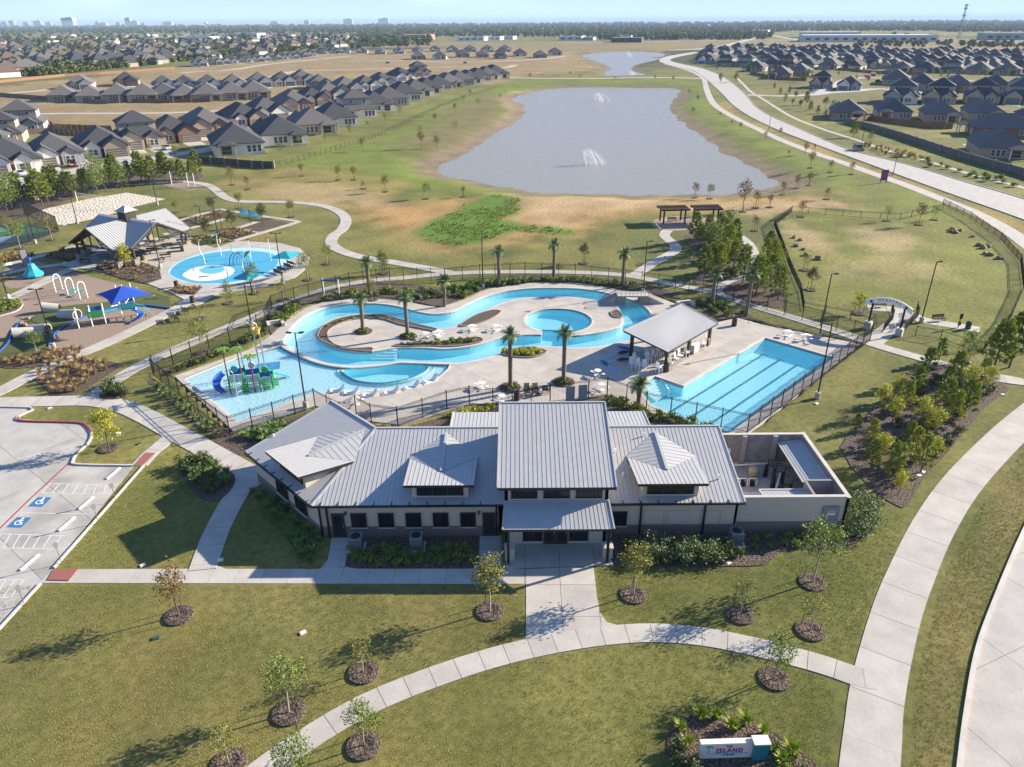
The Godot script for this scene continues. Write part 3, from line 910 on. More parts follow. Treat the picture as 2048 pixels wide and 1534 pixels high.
func build_bridge() -> void:
	var a := G(1222, 604)
	var b := G(1305, 604)
	var mid := (a + b) * 0.5
	var d := (b - a).normalized()
	var n := Vector3(-d.z, 0, d.x)
	var L := a.distance_to(b)
	var t := thing("footbridge", "small stone footbridge with steps and black railings over the lazy river", "bridge", mid, atan2(-d.z, d.x))
	var m := MB.new()
	m.box(Vector3(0, 1.15, 0), Vector3(L * 0.75, 0.2, 1.9))
	part(t, "deck", m.mesh(), M.conc)
	for s in [-1, 1]:
		m = MB.new()
		m.box(Vector3(s * (L * 0.375 - 0.5), 0.5, 0.02), Vector3(1.5, 1.1, 2.0))
		part(t, "abutment", m.mesh(), M.stone)
		for k in 6:
			m = MB.new()
			m.box(Vector3(s * (L * 0.375 + 0.35 + k * 0.34), 0.51 - k * 0.085, 0), Vector3(0.34, 1.02 - k * 0.17, 1.9))
			part(t, "step", m.mesh(), M.conc3)
		var r := MB.new()
		var pts := [Vector3(-L * 0.375 - 2.3, 1.0, s * 0.9), Vector3(-L * 0.375, 2.2, s * 0.9), Vector3(L * 0.375, 2.2, s * 0.9), Vector3(L * 0.375 + 2.3, 1.0, s * 0.9)]
		r.tube(pts, [0.04, 0.04, 0.04, 0.04], 6)
		for i in 3:
			for k in 8:
				var p: Vector3 = pts[i].lerp(pts[i + 1], k / 8.0)
				r.tube([p, p - Vector3(0, 0.95, 0)], [0.02, 0.02], 4, false)
		part(t, "railing", r.mesh(), M.black)
# standing-seam metal roof: sheet with thickness and raised seams; corners given counter-clockwise from above, a-b is the eave
func metal_roof(t: Node3D, a: Vector3, b: Vector3, c: Vector3, d: Vector3, mt: Material, step := 0.33, thick := 0.16) -> void:
	var m := MB.new()
	m.quad(a, b, c, d)
	part(t, "roof", m.mesh(), mt)
	var f := MB.new()
	var dn := Vector3(0, -thick, 0)
	var q := [a, b, c, d]
	for i in 4:
		var p: Vector3 = q[i]
		var r: Vector3 = q[(i + 1) % 4]
		f.quad(p + dn, r + dn, r, p)
	f.quad(d + dn, c + dn, b + dn, a + dn)
	part(t, "fascia", f.mesh(), M.bronze)
	var s := MB.new()
	var n := (b - a).cross(d - a).normalized()
	var w := a.distance_to(b)
	var k := int(w / step)
	for i in range(1, k):
		var u := float(i) / k
		var p0 := a.lerp(b, u) + n * 0.02
		var p1 := d.lerp(c, u) + n * 0.02
		s.beam(p0, p1, 0.024, 0.012)
	s.beam(d + n * 0.03, c + n * 0.03, 0.16, 0.09)
	s.beam(a + n * 0.03, d + n * 0.03, 0.1, 0.08)
	s.beam(b + n * 0.03, c + n * 0.03, 0.1, 0.08)
	var o := part(t, "seams", s.mesh(), mt)
	o.set_meta("kind", "stuff")
func build_pool_house() -> void:
	# shade shelter by the lap pool
	var e0 := G(1462, 708, 2.9)
	var e1 := G(1434, 648, 2.9)
	var h0 := 2.55
	var c := [G(1336, 704, h0), G(1437, 646, h0 + 0.3), G(1365, 608, 3.9), G(1247, 661, 3.55)]
	var t := thing("shade_shelter", "open shade shelter with grey ribbed metal roof beside the lap pool", "shelter", Vector3.ZERO)
	metal_roof(t, c[0], c[1], c[2], c[3], M.metal, 0.4, 0.2)
	for p in [[0.08, 0.1], [0.92, 0.1], [0.08, 0.9], [0.92, 0.9], [0.5, 0.1], [0.5, 0.9]]:
		var a: Vector3 = c[0].lerp(c[1], p[0])
		var b: Vector3 = c[3].lerp(c[2], p[0])
		var q := a.lerp(b, p[1])
		var m := MB.new()
		m.box(Vector3(q.x, (q.y - 0.2) * 0.5, q.z), Vector3(0.32, q.y - 0.2, 0.32), Basis(Vector3.UP, 0.75))
		part(t, "column", m.mesh(), M.bronze)
# ---------- fences ----------
func fence(called: String, label: String, pts: PackedVector2Array, h: float, gapm := 2.4, pick := 0.14, y := 0.0, mt: Material = null, group := "") -> void:
	if mt == null: mt = M.black
	var t := thing(called, label, "fence", Vector3.ZERO, 0, group)
	var rails := MB.new()
	var pk := MB.new()
	var seen := {}
	var post := MB.new()
	post.box(Vector3(0, h * 0.5, 0), Vector3(0.075, h, 0.075))
	post.box(Vector3(0, h + 0.02, 0), Vector3(0.1, 0.05, 0.1))
	var pm := post.mesh()
	for i in pts.size() - 1:
		var a := pts[i]
		var b := pts[i + 1]
		var l := a.distance_to(b)
		var k := maxi(1, int(round(l / gapm)))
		for j in k + 1:
			if j == k and i < pts.size() - 2: continue
			var q := a.lerp(b, float(j) / k)
			part(t, "post", pm, mt, Vector3(q.x, y, q.y), -(b - a).angle())
		for hh in [h - 0.08, h - 0.24, 0.18]:
			rails.beam(Vector3(a.x, y + hh, a.y), Vector3(b.x, y + hh, b.y), 0.035, 0.04)
		if pick > 0:
			var n := int(l / pick)
			var bs := Basis(Vector3.UP, -(b - a).angle())
			for j in n:
				var q := a.lerp(b, (j + 0.5) / n)
				pk.box(Vector3(q.x, y + h * 0.5, q.y), Vector3(0.016, h - 0.12, 0.016), bs)
	part(t, "rails", rails.mesh(), mt)
	if pick > 0: part(t, "pickets", pk.mesh(), mt).set_meta("kind", "stuff")
func build_fences() -> void:
	fence("pool_fence", "black picket fence with tall posts round the swimming pools", poly([631,815, 683,843, 713,829, 743,846, 796,853, 894,819, 939,809, 986,814, 1100,806, 1214,791, 1292,822, 1494,867, 1739,683, 1640,652, 1500,612, 1432,592, 1350,580, 1250,566, 1150,555, 1050,551, 960,556, 890,563, 780,562, 700,573, 590,603, 545,620, 532,650, 500,672, 420,703, 309,745, 307,752, 461,872, 631,815]), 2.2)
	fence("dog_park_fence", "low black wire fence along the shrubs of the dog park", poly([1606,622, 1600,585, 1580,540, 1562,490, 1548,452, 1583,425]), 1.4, 2.4, 0.12)
	fence("dog_park_fence", "low black wire fence across the dry end of the dog park", poly([1583,425, 1650,430, 1720,436, 1800,440, 1885,420]), 1.4, 4.0, 0.0)
	fence("dog_park_fence", "black fence curving along the trail beside the dog park", poly([1885,410, 1940,438, 2000,480, 2040,525, 2046,580, 2020,640, 1965,705]), 1.4, 3.0, 0.12)
	fence("dog_park_fence", "low black wire fence in front of the dog park gate", poly([1606,622, 1650,630, 1700,640, 1740,655]), 1.4, 4.0, 0.0)
	fence("dog_park_fence", "low black wire fence between the gate and the bench pad", poly([1830,672, 1880,680, 1940,700, 1965,705]), 1.4, 4.0, 0.0)
	fence("dog_park_fence", "short fence leading into the arched dog park gate", poly([1765,665, 1785,640, 1782,622]), 1.4, 2.4, 0.12)
	fence("dog_park_fence", "short fence leading from the arched gate to the light pole", poly([1810,660, 1835,635, 1832,622]), 1.4, 2.4, 0.12)
# ---------- things on the deck ----------
func white_table(px_: float, py: float, open := true) -> void:
	var t := thing("patio_table", "small white round patio table on a slim pedestal", "table", G(px_, py, 0.03) , rng.randf() * TAU, "white patio tables on the pool deck")
	var m := MB.new()
	m.lathe([Vector2(0, 0.7), Vector2(0.4, 0.7), Vector2(0.4, 0.74), Vector2(0, 0.74)], 18)
	part(t, "tabletop", m.mesh(), M.white)
	m = MB.new()
	m.tube([Vector3(0, 0, 0), Vector3(0, 0.7, 0)], [0.04, 0.04], 8)
	m.lathe([Vector2(0.34, 0), Vector2(0.32, 0.04), Vector2(0, 0.05)], 16)
	part(t, "pedestal", m.mesh(), M.white)
	for k in 4:
		m = MB.new()
		var a := k * PI / 2
		m.lathe([Vector2(0.0, 0.42), Vector2(0.17, 0.43), Vector2(0.17, 0.46), Vector2(0, 0.46)], 12, Vector3(cos(a), 0, sin(a)) * 0.72)
		m.beam(Vector3(0, 0.2, 0), Vector3(cos(a) * 0.72, 0.42, sin(a) * 0.72), 0.05, 0.05)
		part(t, "stool", m.mesh(), M.white)
func lounger_mesh() -> ArrayMesh:
	var m := MB.new()
	var prof := [Vector2(-0.95, 0.28), Vector2(-0.6, 0.42), Vector2(-0.3, 0.44), Vector2(0.1, 0.28), Vector2(0.4, 0.32), Vector2(0.75, 0.7), Vector2(0.95, 0.95)]
	for i in prof.size() - 1:
		var a: Vector2 = prof[i]
		var b: Vector2 = prof[i + 1]
		var w := 0.36
		m.quad(Vector3(a.x, a.y, w), Vector3(b.x, b.y, w), Vector3(b.x, b.y, -w), Vector3(a.x, a.y, -w))
		var a2 := Vector2(a.x, maxf(a.y - 0.3, 0))
		var b2 := Vector2(b.x * 0.9, maxf(b.y - 0.35, 0))
		m.quad(Vector3(a2.x, a2.y, w), Vector3(b2.x, b2.y, w), Vector3(b.x, b.y, w), Vector3(a.x, a.y, w))
		m.quad(Vector3(a.x, a.y, -w), Vector3(b.x, b.y, -w), Vector3(b2.x, b2.y, -w), Vector3(a2.x, a2.y, -w))
		m.quad(Vector3(a2.x, a2.y, -w), Vector3(b2.x, b2.y, -w), Vector3(b2.x, b2.y, w), Vector3(a2.x, a2.y, w))
	return m.mesh()
func adirondack(mt: Material, label: String, at: Vector3, turn: float, group := "", dark := "") -> void:
	var t := thing("armchair", label, "chair", at, turn, group)
	var m := MB.new()
	for k in 5: m.box(Vector3(-0.24 + k * 0.12, 0.36, -0.02), Vector3(0.1, 0.03, 0.56), Basis(Vector3.RIGHT, 0.16))
	part(t, "seat", m.mesh(), mt)
	m = MB.new()
	for k in 5: m.box(Vector3(-0.24 + k * 0.12, 0.72, -0.42), Vector3(0.1, 0.86, 0.03), Basis(Vector3.RIGHT, -0.35))
	part(t, "backrest", m.mesh(), mt)
	for s in [-1, 1]:
		m = MB.new()
		m.box(Vector3(s * 0.36, 0.56, -0.02), Vector3(0.13, 0.03, 0.72))
		part(t, "armrest", m.mesh(), mt)
		m = MB.new()
		m.box(Vector3(s * 0.33, 0.28, 0.26), Vector3(0.05, 0.56, 0.1))
		part(t, "leg", m.mesh(), mt)
		m = MB.new()
		m.box(Vector3(s * 0.31, 0.28, -0.34), Vector3(0.05, 0.56, 0.1))
		part(t, "leg", m.mesh(), mt)
func tall_chair(at: Vector3, turn: float, label: String) -> void:
	var t := thing("tall_chair", label, "chair", at, turn, "white chairs crowded under the shade shelter")
	var m := MB.new()
	m.box(Vector3(0, 0.75, 0), Vector3(0.55, 0.04, 0.5))
	part(t, "seat", m.mesh(), M.white)
	m = MB.new()
	for k in 5: m.box(Vector3(-0.22 + k * 0.11, 1.12, -0.26), Vector3(0.085, 0.72, 0.03), Basis(Vector3.RIGHT, -0.15))
	part(t, "backrest", m.mesh(), M.white)
	for sx in [-1, 1]:
		for sz in [-1, 1]:
			m = MB.new()
			m.beam(Vector3(sx * 0.27, 0, sz * 0.25), Vector3(sx * 0.25, 1.0, sz * 0.22), 0.06, 0.06)
			part(t, "leg", m.mesh(), M.white)
		m = MB.new()
		m.box(Vector3(sx * 0.28, 1.0, 0.0), Vector3(0.1, 0.03, 0.6))
		part(t, "armrest", m.mesh(), M.white)
func bin(px_: float, py: float, label: String, mt: Material = null, group := "") -> void:
	if mt == null: mt = M.bin
	var t := thing("trash_bin", label, "trash bin", G(px_, py), 0, group)
	var m := MB.new()
	m.lathe([Vector2(0.3, 0), Vector2(0.34, 0.08), Vector2(0.34, 0.9), Vector2(0.3, 0.95)], 16)
	part(t, "body", m.mesh(), mt)
	m = MB.new()
	m.lathe([Vector2(0.36, 0.95), Vector2(0.33, 1.02), Vector2(0.15, 1.06), Vector2(0.13, 0.98), Vector2(0, 0.98)], 16)
	part(t, "lid", m.mesh(), M.black)
func build_deck_things() -> void:
	for p in [[852,676], [877,672], [945,661], [993,661], [963,777], [1004,803], [1195,752], [1203,780], [1575,672], [1612,680], [713,808]]: white_table(p[0], p[1])
	var lm := lounger_mesh()
	for p in [[672,786, 0.25], [700,790, 0.2], [737,795, 0.25], [780,790, 0.35], [822,780, 0.5], [860,767, 0.65]]:
		one("pool_lounger", lm, M.white, "white moulded lounger standing in the shallow water ledge", "lounger", "white loungers along the beach pool", G(p[0], p[1], -0.2), p[2])
	adirondack(M.black, "black slatted armchair facing away from the clubhouse on the deck", G(1092, 785, 0.03), 2.9)
	adirondack(M.black, "black slatted armchair, first of two side by side near the palm", G(1055, 789, 0.03), 0.2)
	adirondack(M.black, "black slatted armchair, second of two beside the first", G(1071, 789, 0.03), 0.1)
	bin(1034, 800, "low dark bin behind the clubhouse near black armchairs")
	bin(1332, 743, "brown bin among the white chairs by the shelter")
	bin(1468, 652, "dark brown bin near the corner of the pool deck")
	# crowd of chairs, umbrellas and tables under the shelter
	var spots := [[1264,738,0.4], [1278,741,0.5], [1290,744,0.3], [1270,730,0.6], [1317,746,2.2], [1340,738,2.4], [1352,728,1.0], [1360,722,0.8], [1372,716,2.0], [1405,697,1.4], [1414,690,1.2], [1296,728,0.5], [1308,722,0.9], [1320,718,1.8]]
	for s in spots: tall_chair(G(s[0], s[1], 0.03), s[2], "white slatted tall chair pushed together under the shade shelter")
	for s in [[1300,712, 0.3], [1388,704, 0.9]]:
		var t := thing("stacked_loungers", "pile of white slatted deck furniture at the shelter edge", "furniture", G(s[0], s[1], 0.03), s[2], "white furniture piles under the shelter")
		for k in 6:
			var m := MB.new()
			for j in 7: m.box(Vector3(-0.6 + j * 0.2, 0.2 + k * 0.17, 0), Vector3(0.15, 0.05, 0.65))
			m.box(Vector3(0, 0.14 + k * 0.17, 0.3), Vector3(1.4, 0.06, 0.05))
			m.box(Vector3(0, 0.14 + k * 0.17, -0.3), Vector3(1.4, 0.06, 0.05))
			part(t, "lounger", m.mesh(), M.white)
	for s in [[1214,731, 1], [1236,722, 0], [1238,708, 0], [1258,700, 1]]:
		var t := thing("closed_umbrella", "closed blue parasol lying on the deck beside its round base" if s[2] else "closed grey parasol lying on the deck beside its round base", "umbrella", G(s[0], s[1], 0.05), rng.randf() * 3.0, "parasols laid on the deck")
		var m := MB.new()
		m.tube([Vector3(-0.2, 0.14, 0), Vector3(0.4, 0.2, 0), Vector3(1.5, 0.12, 0)], [0.05, 0.2, 0.05], 8)
		part(t, "canopy", m.mesh(), M.blue if s[2] else M.navy)
		m = MB.new()
		m.tube([Vector3(-1.2, 0.14, 0), Vector3(-0.2, 0.14, 0)], [0.025, 0.025], 6)
		part(t, "pole", m.mesh(), M.white)
		m = MB.new()
		m.lathe([Vector2(0.4, 0), Vector2(0.4, 0.05), Vector2(0.3, 0.1), Vector2(0, 0.12)], 18, Vector3(-1.3, -0.02, 0.2))
		part(t, "base", m.mesh(), M.skyblue)
	for s in [[552,652, 0.4, "white stone fire pit corner bench inside the pool planting"], [830,598, 0.2, "stone corner seat between the palms behind the lazy river"], [1372,612, 0.3, "stone corner seat behind the shade shelter"]]:
		var t := thing("stone_planter", s[3], "planter", G(s[0], s[1]), s[2])
		for k in 3:
			var m := MB.new()
			if k == 0: m.box(Vector3(0, 0.25, -0.85), Vector3(2.2, 0.5, 0.4))
			elif k == 1: m.box(Vector3(-0.9, 0.25, 0), Vector3(0.38, 0.5, 1.3))
			else: m.box(Vector3(0.9, 0.25, 0), Vector3(0.38, 0.5, 1.3))
			part(t, "wall", m.mesh(), M.stonew)
	for s in [[1140,784], [1165,781]]:
		var t := thing("notice_board", "grey notice board fixed to the pool fence", "board", G(s[0], s[1] + 20), 0.1, "boards on the pool fence")
		var m := MB.new()
		m.box(Vector3(0, 1.0, 0), Vector3(0.95, 1.7, 0.05))
		part(t, "panel", m.mesh(), M.boardblue)
		m = MB.new()
		for sx in [-0.42, 0.42]: m.box(Vector3(sx, 0.6, -0.045), Vector3(0.05, 1.2, 0.03))
		part(t, "bracket", m.mesh(), M.black)
# ---------- climbing structure in the beach pool ----------
func build_water_play() -> void:
	var o := G(500, 775, -0.25)
	var t := thing("water_play_structure", "green and blue splash climbing frame with leaf canopies in the shallow pool", "play structure", o, 0.25)
	var posts := [[-1.9, 0.9], [-1.9, -0.9], [-0.3, 1.0], [-0.3, -0.9], [1.2, 1.1], [1.2, -0.7], [2.6, 1.0], [2.6, -0.4]]
	for p in posts:
		var m := MB.new()
		m.tube([Vector3(p[0], 0, p[1]), Vector3(p[0], 2.5 - absf(p[0]) * 0.3, p[1])], [0.075, 0.075], 8)
		part(t, "post", m.mesh(), M.green)
	for p in [[-1.1, 1.3, 0.0, 1.5, 1.7], [0.45, 1.1, 0.1, 1.4, 1.7], [1.9, 0.7, 0.2, 1.3, 1.4]]:
		var m := MB.new()
		m.box(Vector3(p[0], p[1], p[2]), Vector3(p[3], 0.1, p[4]))
		part(t, "platform", m.mesh(), M.teal)
		m = MB.new()
		m.box(Vector3(p[0], p[1] + 0.45, p[2] + p[4] * 0.5), Vector3(p[3], 0.7, 0.05))
		part(t, "panel", m.mesh(), M.playgrey)
		m = MB.new()
		m.box(Vector3(p[0], p[1] + 0.45, p[2] - p[4] * 0.5), Vector3(p[3], 0.7, 0.05))
		part(t, "panel", m.mesh(), M.blue)
	for p in [[2.75, 0.4], [1.9, 1.25], [-0.3, 1.3]]:
		var m := MB.new()
		for k in 4: m.box(Vector3(p[0], 0.2 + k * 0.25, p[1] + k * 0.02), Vector3(0.7, 0.06, 0.3))
		for s in [-1, 1]: m.tube([Vector3(p[0] + s * 0.36, 0, p[1] + 0.1), Vector3(p[0] + s * 0.36, 1.7, p[1]), Vector3(p[0] + s * 0.36, 1.5, p[1] - 0.3)], [0.03, 0.03, 0.03], 6)
		part(t, "ladder", m.mesh(), M.green)
	var sl := MB.new()
	for k in 9:
		var a0 := 0.5 + k * 0.25
		var a1 := a0 + 0.25
		var p0 := Vector3(-2.0 - sin(a0) * 1.4, 1.3 - k * 0.12, -0.3 - cos(a0) * 1.4)
		var p1 := Vector3(-2.0 - sin(a1) * 1.4, 1.3 - (k + 1) * 0.12, -0.3 - cos(a1) * 1.4)
		sl.beam(p0, p1, 0.75, 0.08)
		sl.beam(p0 + Vector3(0, 0.16, 0) + Vector3(sin(a0), 0, cos(a0)) * -0.36, p1 + Vector3(0, 0.16, 0) + Vector3(sin(a1), 0, cos(a1)) * -0.36, 0.06, 0.3)
	part(t, "slide", sl.mesh(), M.blue)
	for p in [[-2.0, 0.5, 5.0], [-0.6, 0.2, 4.8], [0.7, 1.5, 4.3]]:
		var m := MB.new()
		m.tube([Vector3(p[0], 0, p[1]), Vector3(p[0], p[2], p[1])], [0.09, 0.06], 8)
		var tr := part(t, "leaf_pole", m.mesh(), M.brownred)
		for k in 6:
			var a: float = k * TAU / 6.0 + p[0]
			var lf := MB.new()
			var d := Vector3(cos(a), 0, sin(a))
			var n := Vector3(-d.z, 0, d.x)
			var c := Vector3(p[0], p[2], p[1])
			lf.quad(c, c + d * 0.45 + n * 0.2 + Vector3(0, 0.2, 0), c + d * 0.95 - Vector3(0, 0.05, 0), c + d * 0.45 - n * 0.2 + Vector3(0, 0.2, 0))
			part(t, "leaf", lf.mesh(), M.leafgreen)
	for k in 6:
		var nt := MB.new()
		for j in 5: nt.tube([Vector3(-2.4 + k * 0.9, 0.3 + j * 0.32, 1.15), Vector3(-1.8 + k * 0.9, 0.42 + j * 0.32, 1.2)], [0.035, 0.035], 5)
		part(t, "rung_panel", nt.mesh(), [M.green, M.teal2][k % 2])
	var s2 := MB.new()
	for k in 7: s2.beam(Vector3(2.2 + k * 0.28, 1.35 - k * 0.17, -0.9 - k * 0.1), Vector3(2.48 + k * 0.28, 1.18 - k * 0.17, -1.0 - k * 0.1), 0.6, 0.1)
	part(t, "slide", s2.mesh(), M.teal2)
	for q in [[-1.2, 2.6, 0.4, "teal2"], [0.5, 2.5, -0.4, "playgrey"], [1.9, 2.1, 0.3, "green"]]:
		var wl := MB.new()
		wl.tube([Vector3(q[0], q[1], q[2] - 0.1), Vector3(q[0], q[1], q[2] + 0.1)], [0.38, 0.38], 12)
		part(t, "spray_wheel", wl.mesh(), M[q[3]])
	var bk := MB.new()
	bk.lathe([Vector2(0.25, 0), Vector2(0.5, 0.7), Vector2(0.46, 0.7), Vector2(0.2, 0.1)], 14, Vector3(1.35, 5.0, -3.2))
	part(t, "bucket", bk.mesh(), M.yellow)
	for s in [1.0, 1.6]:
		bk = MB.new()
		bk.tube([Vector3(s, 0, -3.2), Vector3(s, 5.3, -3.2), Vector3(s - 0.2, 6.2, -3.2), Vector3(s - 0.6, 6.5, -3.2)], [0.08, 0.08, 0.07, 0.06], 8)
		part(t, "pipe", bk.mesh(), M.steel)
	for s in [[-0.6, -2.4, 3.6], [-1.2, 1.9, 2.8]]:
		bk = MB.new()
		bk.tube([Vector3(s[0], 0, s[1]), Vector3(s[0], s[2], s[1]), Vector3(s[0] - 0.3, s[2] + 0.4, s[1]), Vector3(s[0] - 0.8, s[2] + 0.3, s[1])], [0.07, 0.07, 0.07, 0.07], 8)
		part(t, "spray_arch", bk.mesh(), M.steel)
	var mt := MB.new()
	mt.box(Vector3(0, 0.04, 0), Vector3(2.6, 0.06, 2.0))
	one("landing_mat", mt.mesh(), M.blue, "flat bright blue landing mat in the shallow pool beyond the climbing frame", "mat", "", G(537, 733, -0.24), 0.25)

# ---------- clubhouse ----------
func text_mesh(s: String, size: float, depth := 0.02, serif := false) -> TextMesh:
	var f := SystemFont.new()
	f.font_names = PackedStringArray(["Droid Serif" if serif else "Droid Sans"])
	f.font_weight = 700
	var t := TextMesh.new()
	t.text = s
	t.font = f
	t.font_size = 64
	t.pixel_size = size / 64.0
	t.depth = depth
	return t
func wall_quad(t: Node3D, called: String, a: Vector2, b: Vector2, y0: float, ya: float, yb: float, th: float, m: Material) -> MeshInstance3D:
	# upright wall slab along a-b (outer face to the left of travel seen from above), top may slope
	var d := (b - a).normalized()
	var n := Vector2(-d.y, d.x) * th
	var q := MB.new()
	var a0 := Vector3(a.x, y0, a.y)
	var b0 := Vector3(b.x, y0, b.y)
	var a1 := Vector3(a.x, ya, a.y)
	var b1 := Vector3(b.x, yb, b.y)
	var o := Vector3(-n.x, 0, -n.y)
	q.quad(a0, b0, b1, a1)
	q.quad(b0 + o, a0 + o, a1 + o, b1 + o)
	q.quad(a1, b1, b1 + o, a1 + o)
	q.quad(b0, b0 + o, b1 + o, b1)
	q.quad(a0 + o, a0, a1, a1 + o)
	return part(t, called, q.mesh(), m)
func window(t: Node3D, c: Vector3, w: float, h: float, turn := 0.0, mull := 1) -> void:
	var B := Basis(Vector3.UP, turn)
	var q := MB.new()
	for s in [-1, 1]:
		q.box(B * Vector3(s * (w * 0.5 - 0.03), 0, 0.02), Vector3(0.06, h, 0.1), B)
		q.box(B * Vector3(0, s * (h * 0.5 - 0.03), 0.02), Vector3(w - 0.13, 0.06, 0.095), B)
	for k in mull: q.box(B * Vector3(-w * 0.5 + w * (k + 1.0) / (mull + 1.0), 0, 0.02), Vector3(0.045, h - 0.13, 0.08), B)
	var o := part(t, "window", q.mesh(), M.bronze, c)
	q = MB.new()
	q.box(B * Vector3(0, 0, 0.005), Vector3(w - 0.1, h - 0.1, 0.03), B)
	part(o, "pane", q.mesh(), M.glass)
	q = MB.new()
	q.box(B * Vector3(0, -h * 0.5 - 0.03, 0.06), Vector3(w + 0.1, 0.06, 0.16), B)
	part(o, "sill", q.mesh(), M.stucco)
func door(t: Node3D, c: Vector3, w: float, h: float, m: Material, turn := 0.0, lit := true) -> void:
	var B := Basis(Vector3.UP, turn)
	var q := MB.new()
	q.box(B * Vector3(0, h * 0.5, 0.02), Vector3(w, h, 0.08), B)
	var o := part(t, "door", q.mesh(), m, c)
	if lit:
		q = MB.new()
		q.box(B * Vector3(0, h * 0.53, 0.065), Vector3(w * 0.62, h * 0.78, 0.02), B)
		part(o, "pane", q.mesh(), M.glass)
	q = MB.new()
	q.box(B * Vector3(w * 0.38, h * 0.48, 0.09), Vector3(0.04, 0.25, 0.06), B)
	part(o, "handle", q.mesh(), M.steel)
func dormer(t: Node3D, at: Vector3, turn: float) -> void:
	# front wall box rising out of the roof, reversed shed roof and a two-sided cricket behind it
	var X := Transform3D(Basis(Vector3.UP, turn), at)
	var q := MB.new()
	var c8 := []
	for zz in [[-0.75, 4.78], [-4.4, 4.22]]:
		for sx in [-2.15, 2.15]:
			c8.append(X * Vector3(sx, 3.1, zz[0]))
			c8.append(X * Vector3(sx, zz[1], zz[0]))
	q.quad(c8[0], c8[2], c8[3], c8[1])
	q.quad(c8[2], c8[6], c8[7], c8[3])
	q.quad(c8[4], c8[0], c8[1], c8[5])
	q.quad(c8[1], c8[3], c8[7], c8[5])
	var d := part(t, "dormer", q.mesh(), M.stucco)
	var P := func(x, y, z): return X * Vector3(x, y, z)
	q = MB.new()
	q.quad(P.call(-2.65, 4.95, 0.0), P.call(2.65, 4.95, 0.0), P.call(2.75, 4.3, -4.85), P.call(-2.75, 4.3, -4.85))
	part(d, "roof", q.mesh(), M.metal)
	q = MB.new()
	q.quad(P.call(-2.65, 4.72, 0.0), P.call(2.65, 4.72, 0.0), P.call(2.65, 4.94, 0.0), P.call(-2.65, 4.94, 0.0))
	q.quad(P.call(2.65, 4.72, 0.0), P.call(2.75, 4.1, -4.8), P.call(2.75, 4.29, -4.8), P.call(2.65, 4.94, 0.0))
	q.quad(P.call(-2.75, 4.1, -4.8), P.call(-2.65, 4.72, 0.0), P.call(-2.65, 4.94, 0.0), P.call(-2.75, 4.29, -4.8))
	q.quad(P.call(-2.65, 4.72, 0.0), P.call(-2.7, 4.4, -2.6), P.call(2.7, 4.4, -2.6), P.call(2.65, 4.72, 0.0))
	part(d, "fascia", q.mesh(), M.bronze)
	q = MB.new()
	for k in range(1, 16):
		var x := -2.65 + 5.3 * k / 16.0
		q.beam(P.call(x, 4.975, 0.0), P.call(x * 1.04, 4.33, -4.85), 0.024, 0.012)
	part(d, "seams", q.mesh(), M.metal).set_meta("kind", "stuff")
	var F: Vector3 = P.call(0, 4.66, -2.35)
	var A: Vector3 = P.call(0, 4.9, -7.85)
	for s in [-1, 1]:
		var S: Vector3 = P.call(s * 2.85, 4.3, -4.9)
		q = MB.new()
		if s < 0: q.tri(F, A, S)
		else: q.tri(F, S, A)
		for k in range(1, 11):
			var u := k / 11.0
			var a := F.lerp(A, u)
			var b := F.lerp(S, u * 2.0) if u < 0.5 else S.lerp(A, u * 2.0 - 1.0)
			q.beam(a + Vector3(0, 0.012, 0), b + Vector3(0, 0.012, 0), 0.024, 0.012)
		part(d, "cricket", q.mesh(), M.metal)
	q = MB.new()
	q.beam(F + Vector3(0, 0.06, 0), A + Vector3(0, 0.06, 0), 0.22, 0.05)
	part(d, "ridge_cap", q.mesh(), M.metal)
	q = MB.new()
	q.box(X * Vector3(0, 3.98, -0.72), Vector3(3.5, 0.75, 0.06), X.basis)
	part(d, "window", q.mesh(), M.glass)
	q = MB.new()
	for k in 4: q.box(X * Vector3(-1.75 + k * 3.5 / 3.0, 3.98, -0.7), Vector3(0.07, 0.8, 0.1), X.basis)
	for yy in [3.58, 4.38]: q.box(X * Vector3(0, yy, -0.705), Vector3(3.6, 0.07, 0.1), X.basis)
	part(d, "window_frame", q.mesh(), M.bronze)
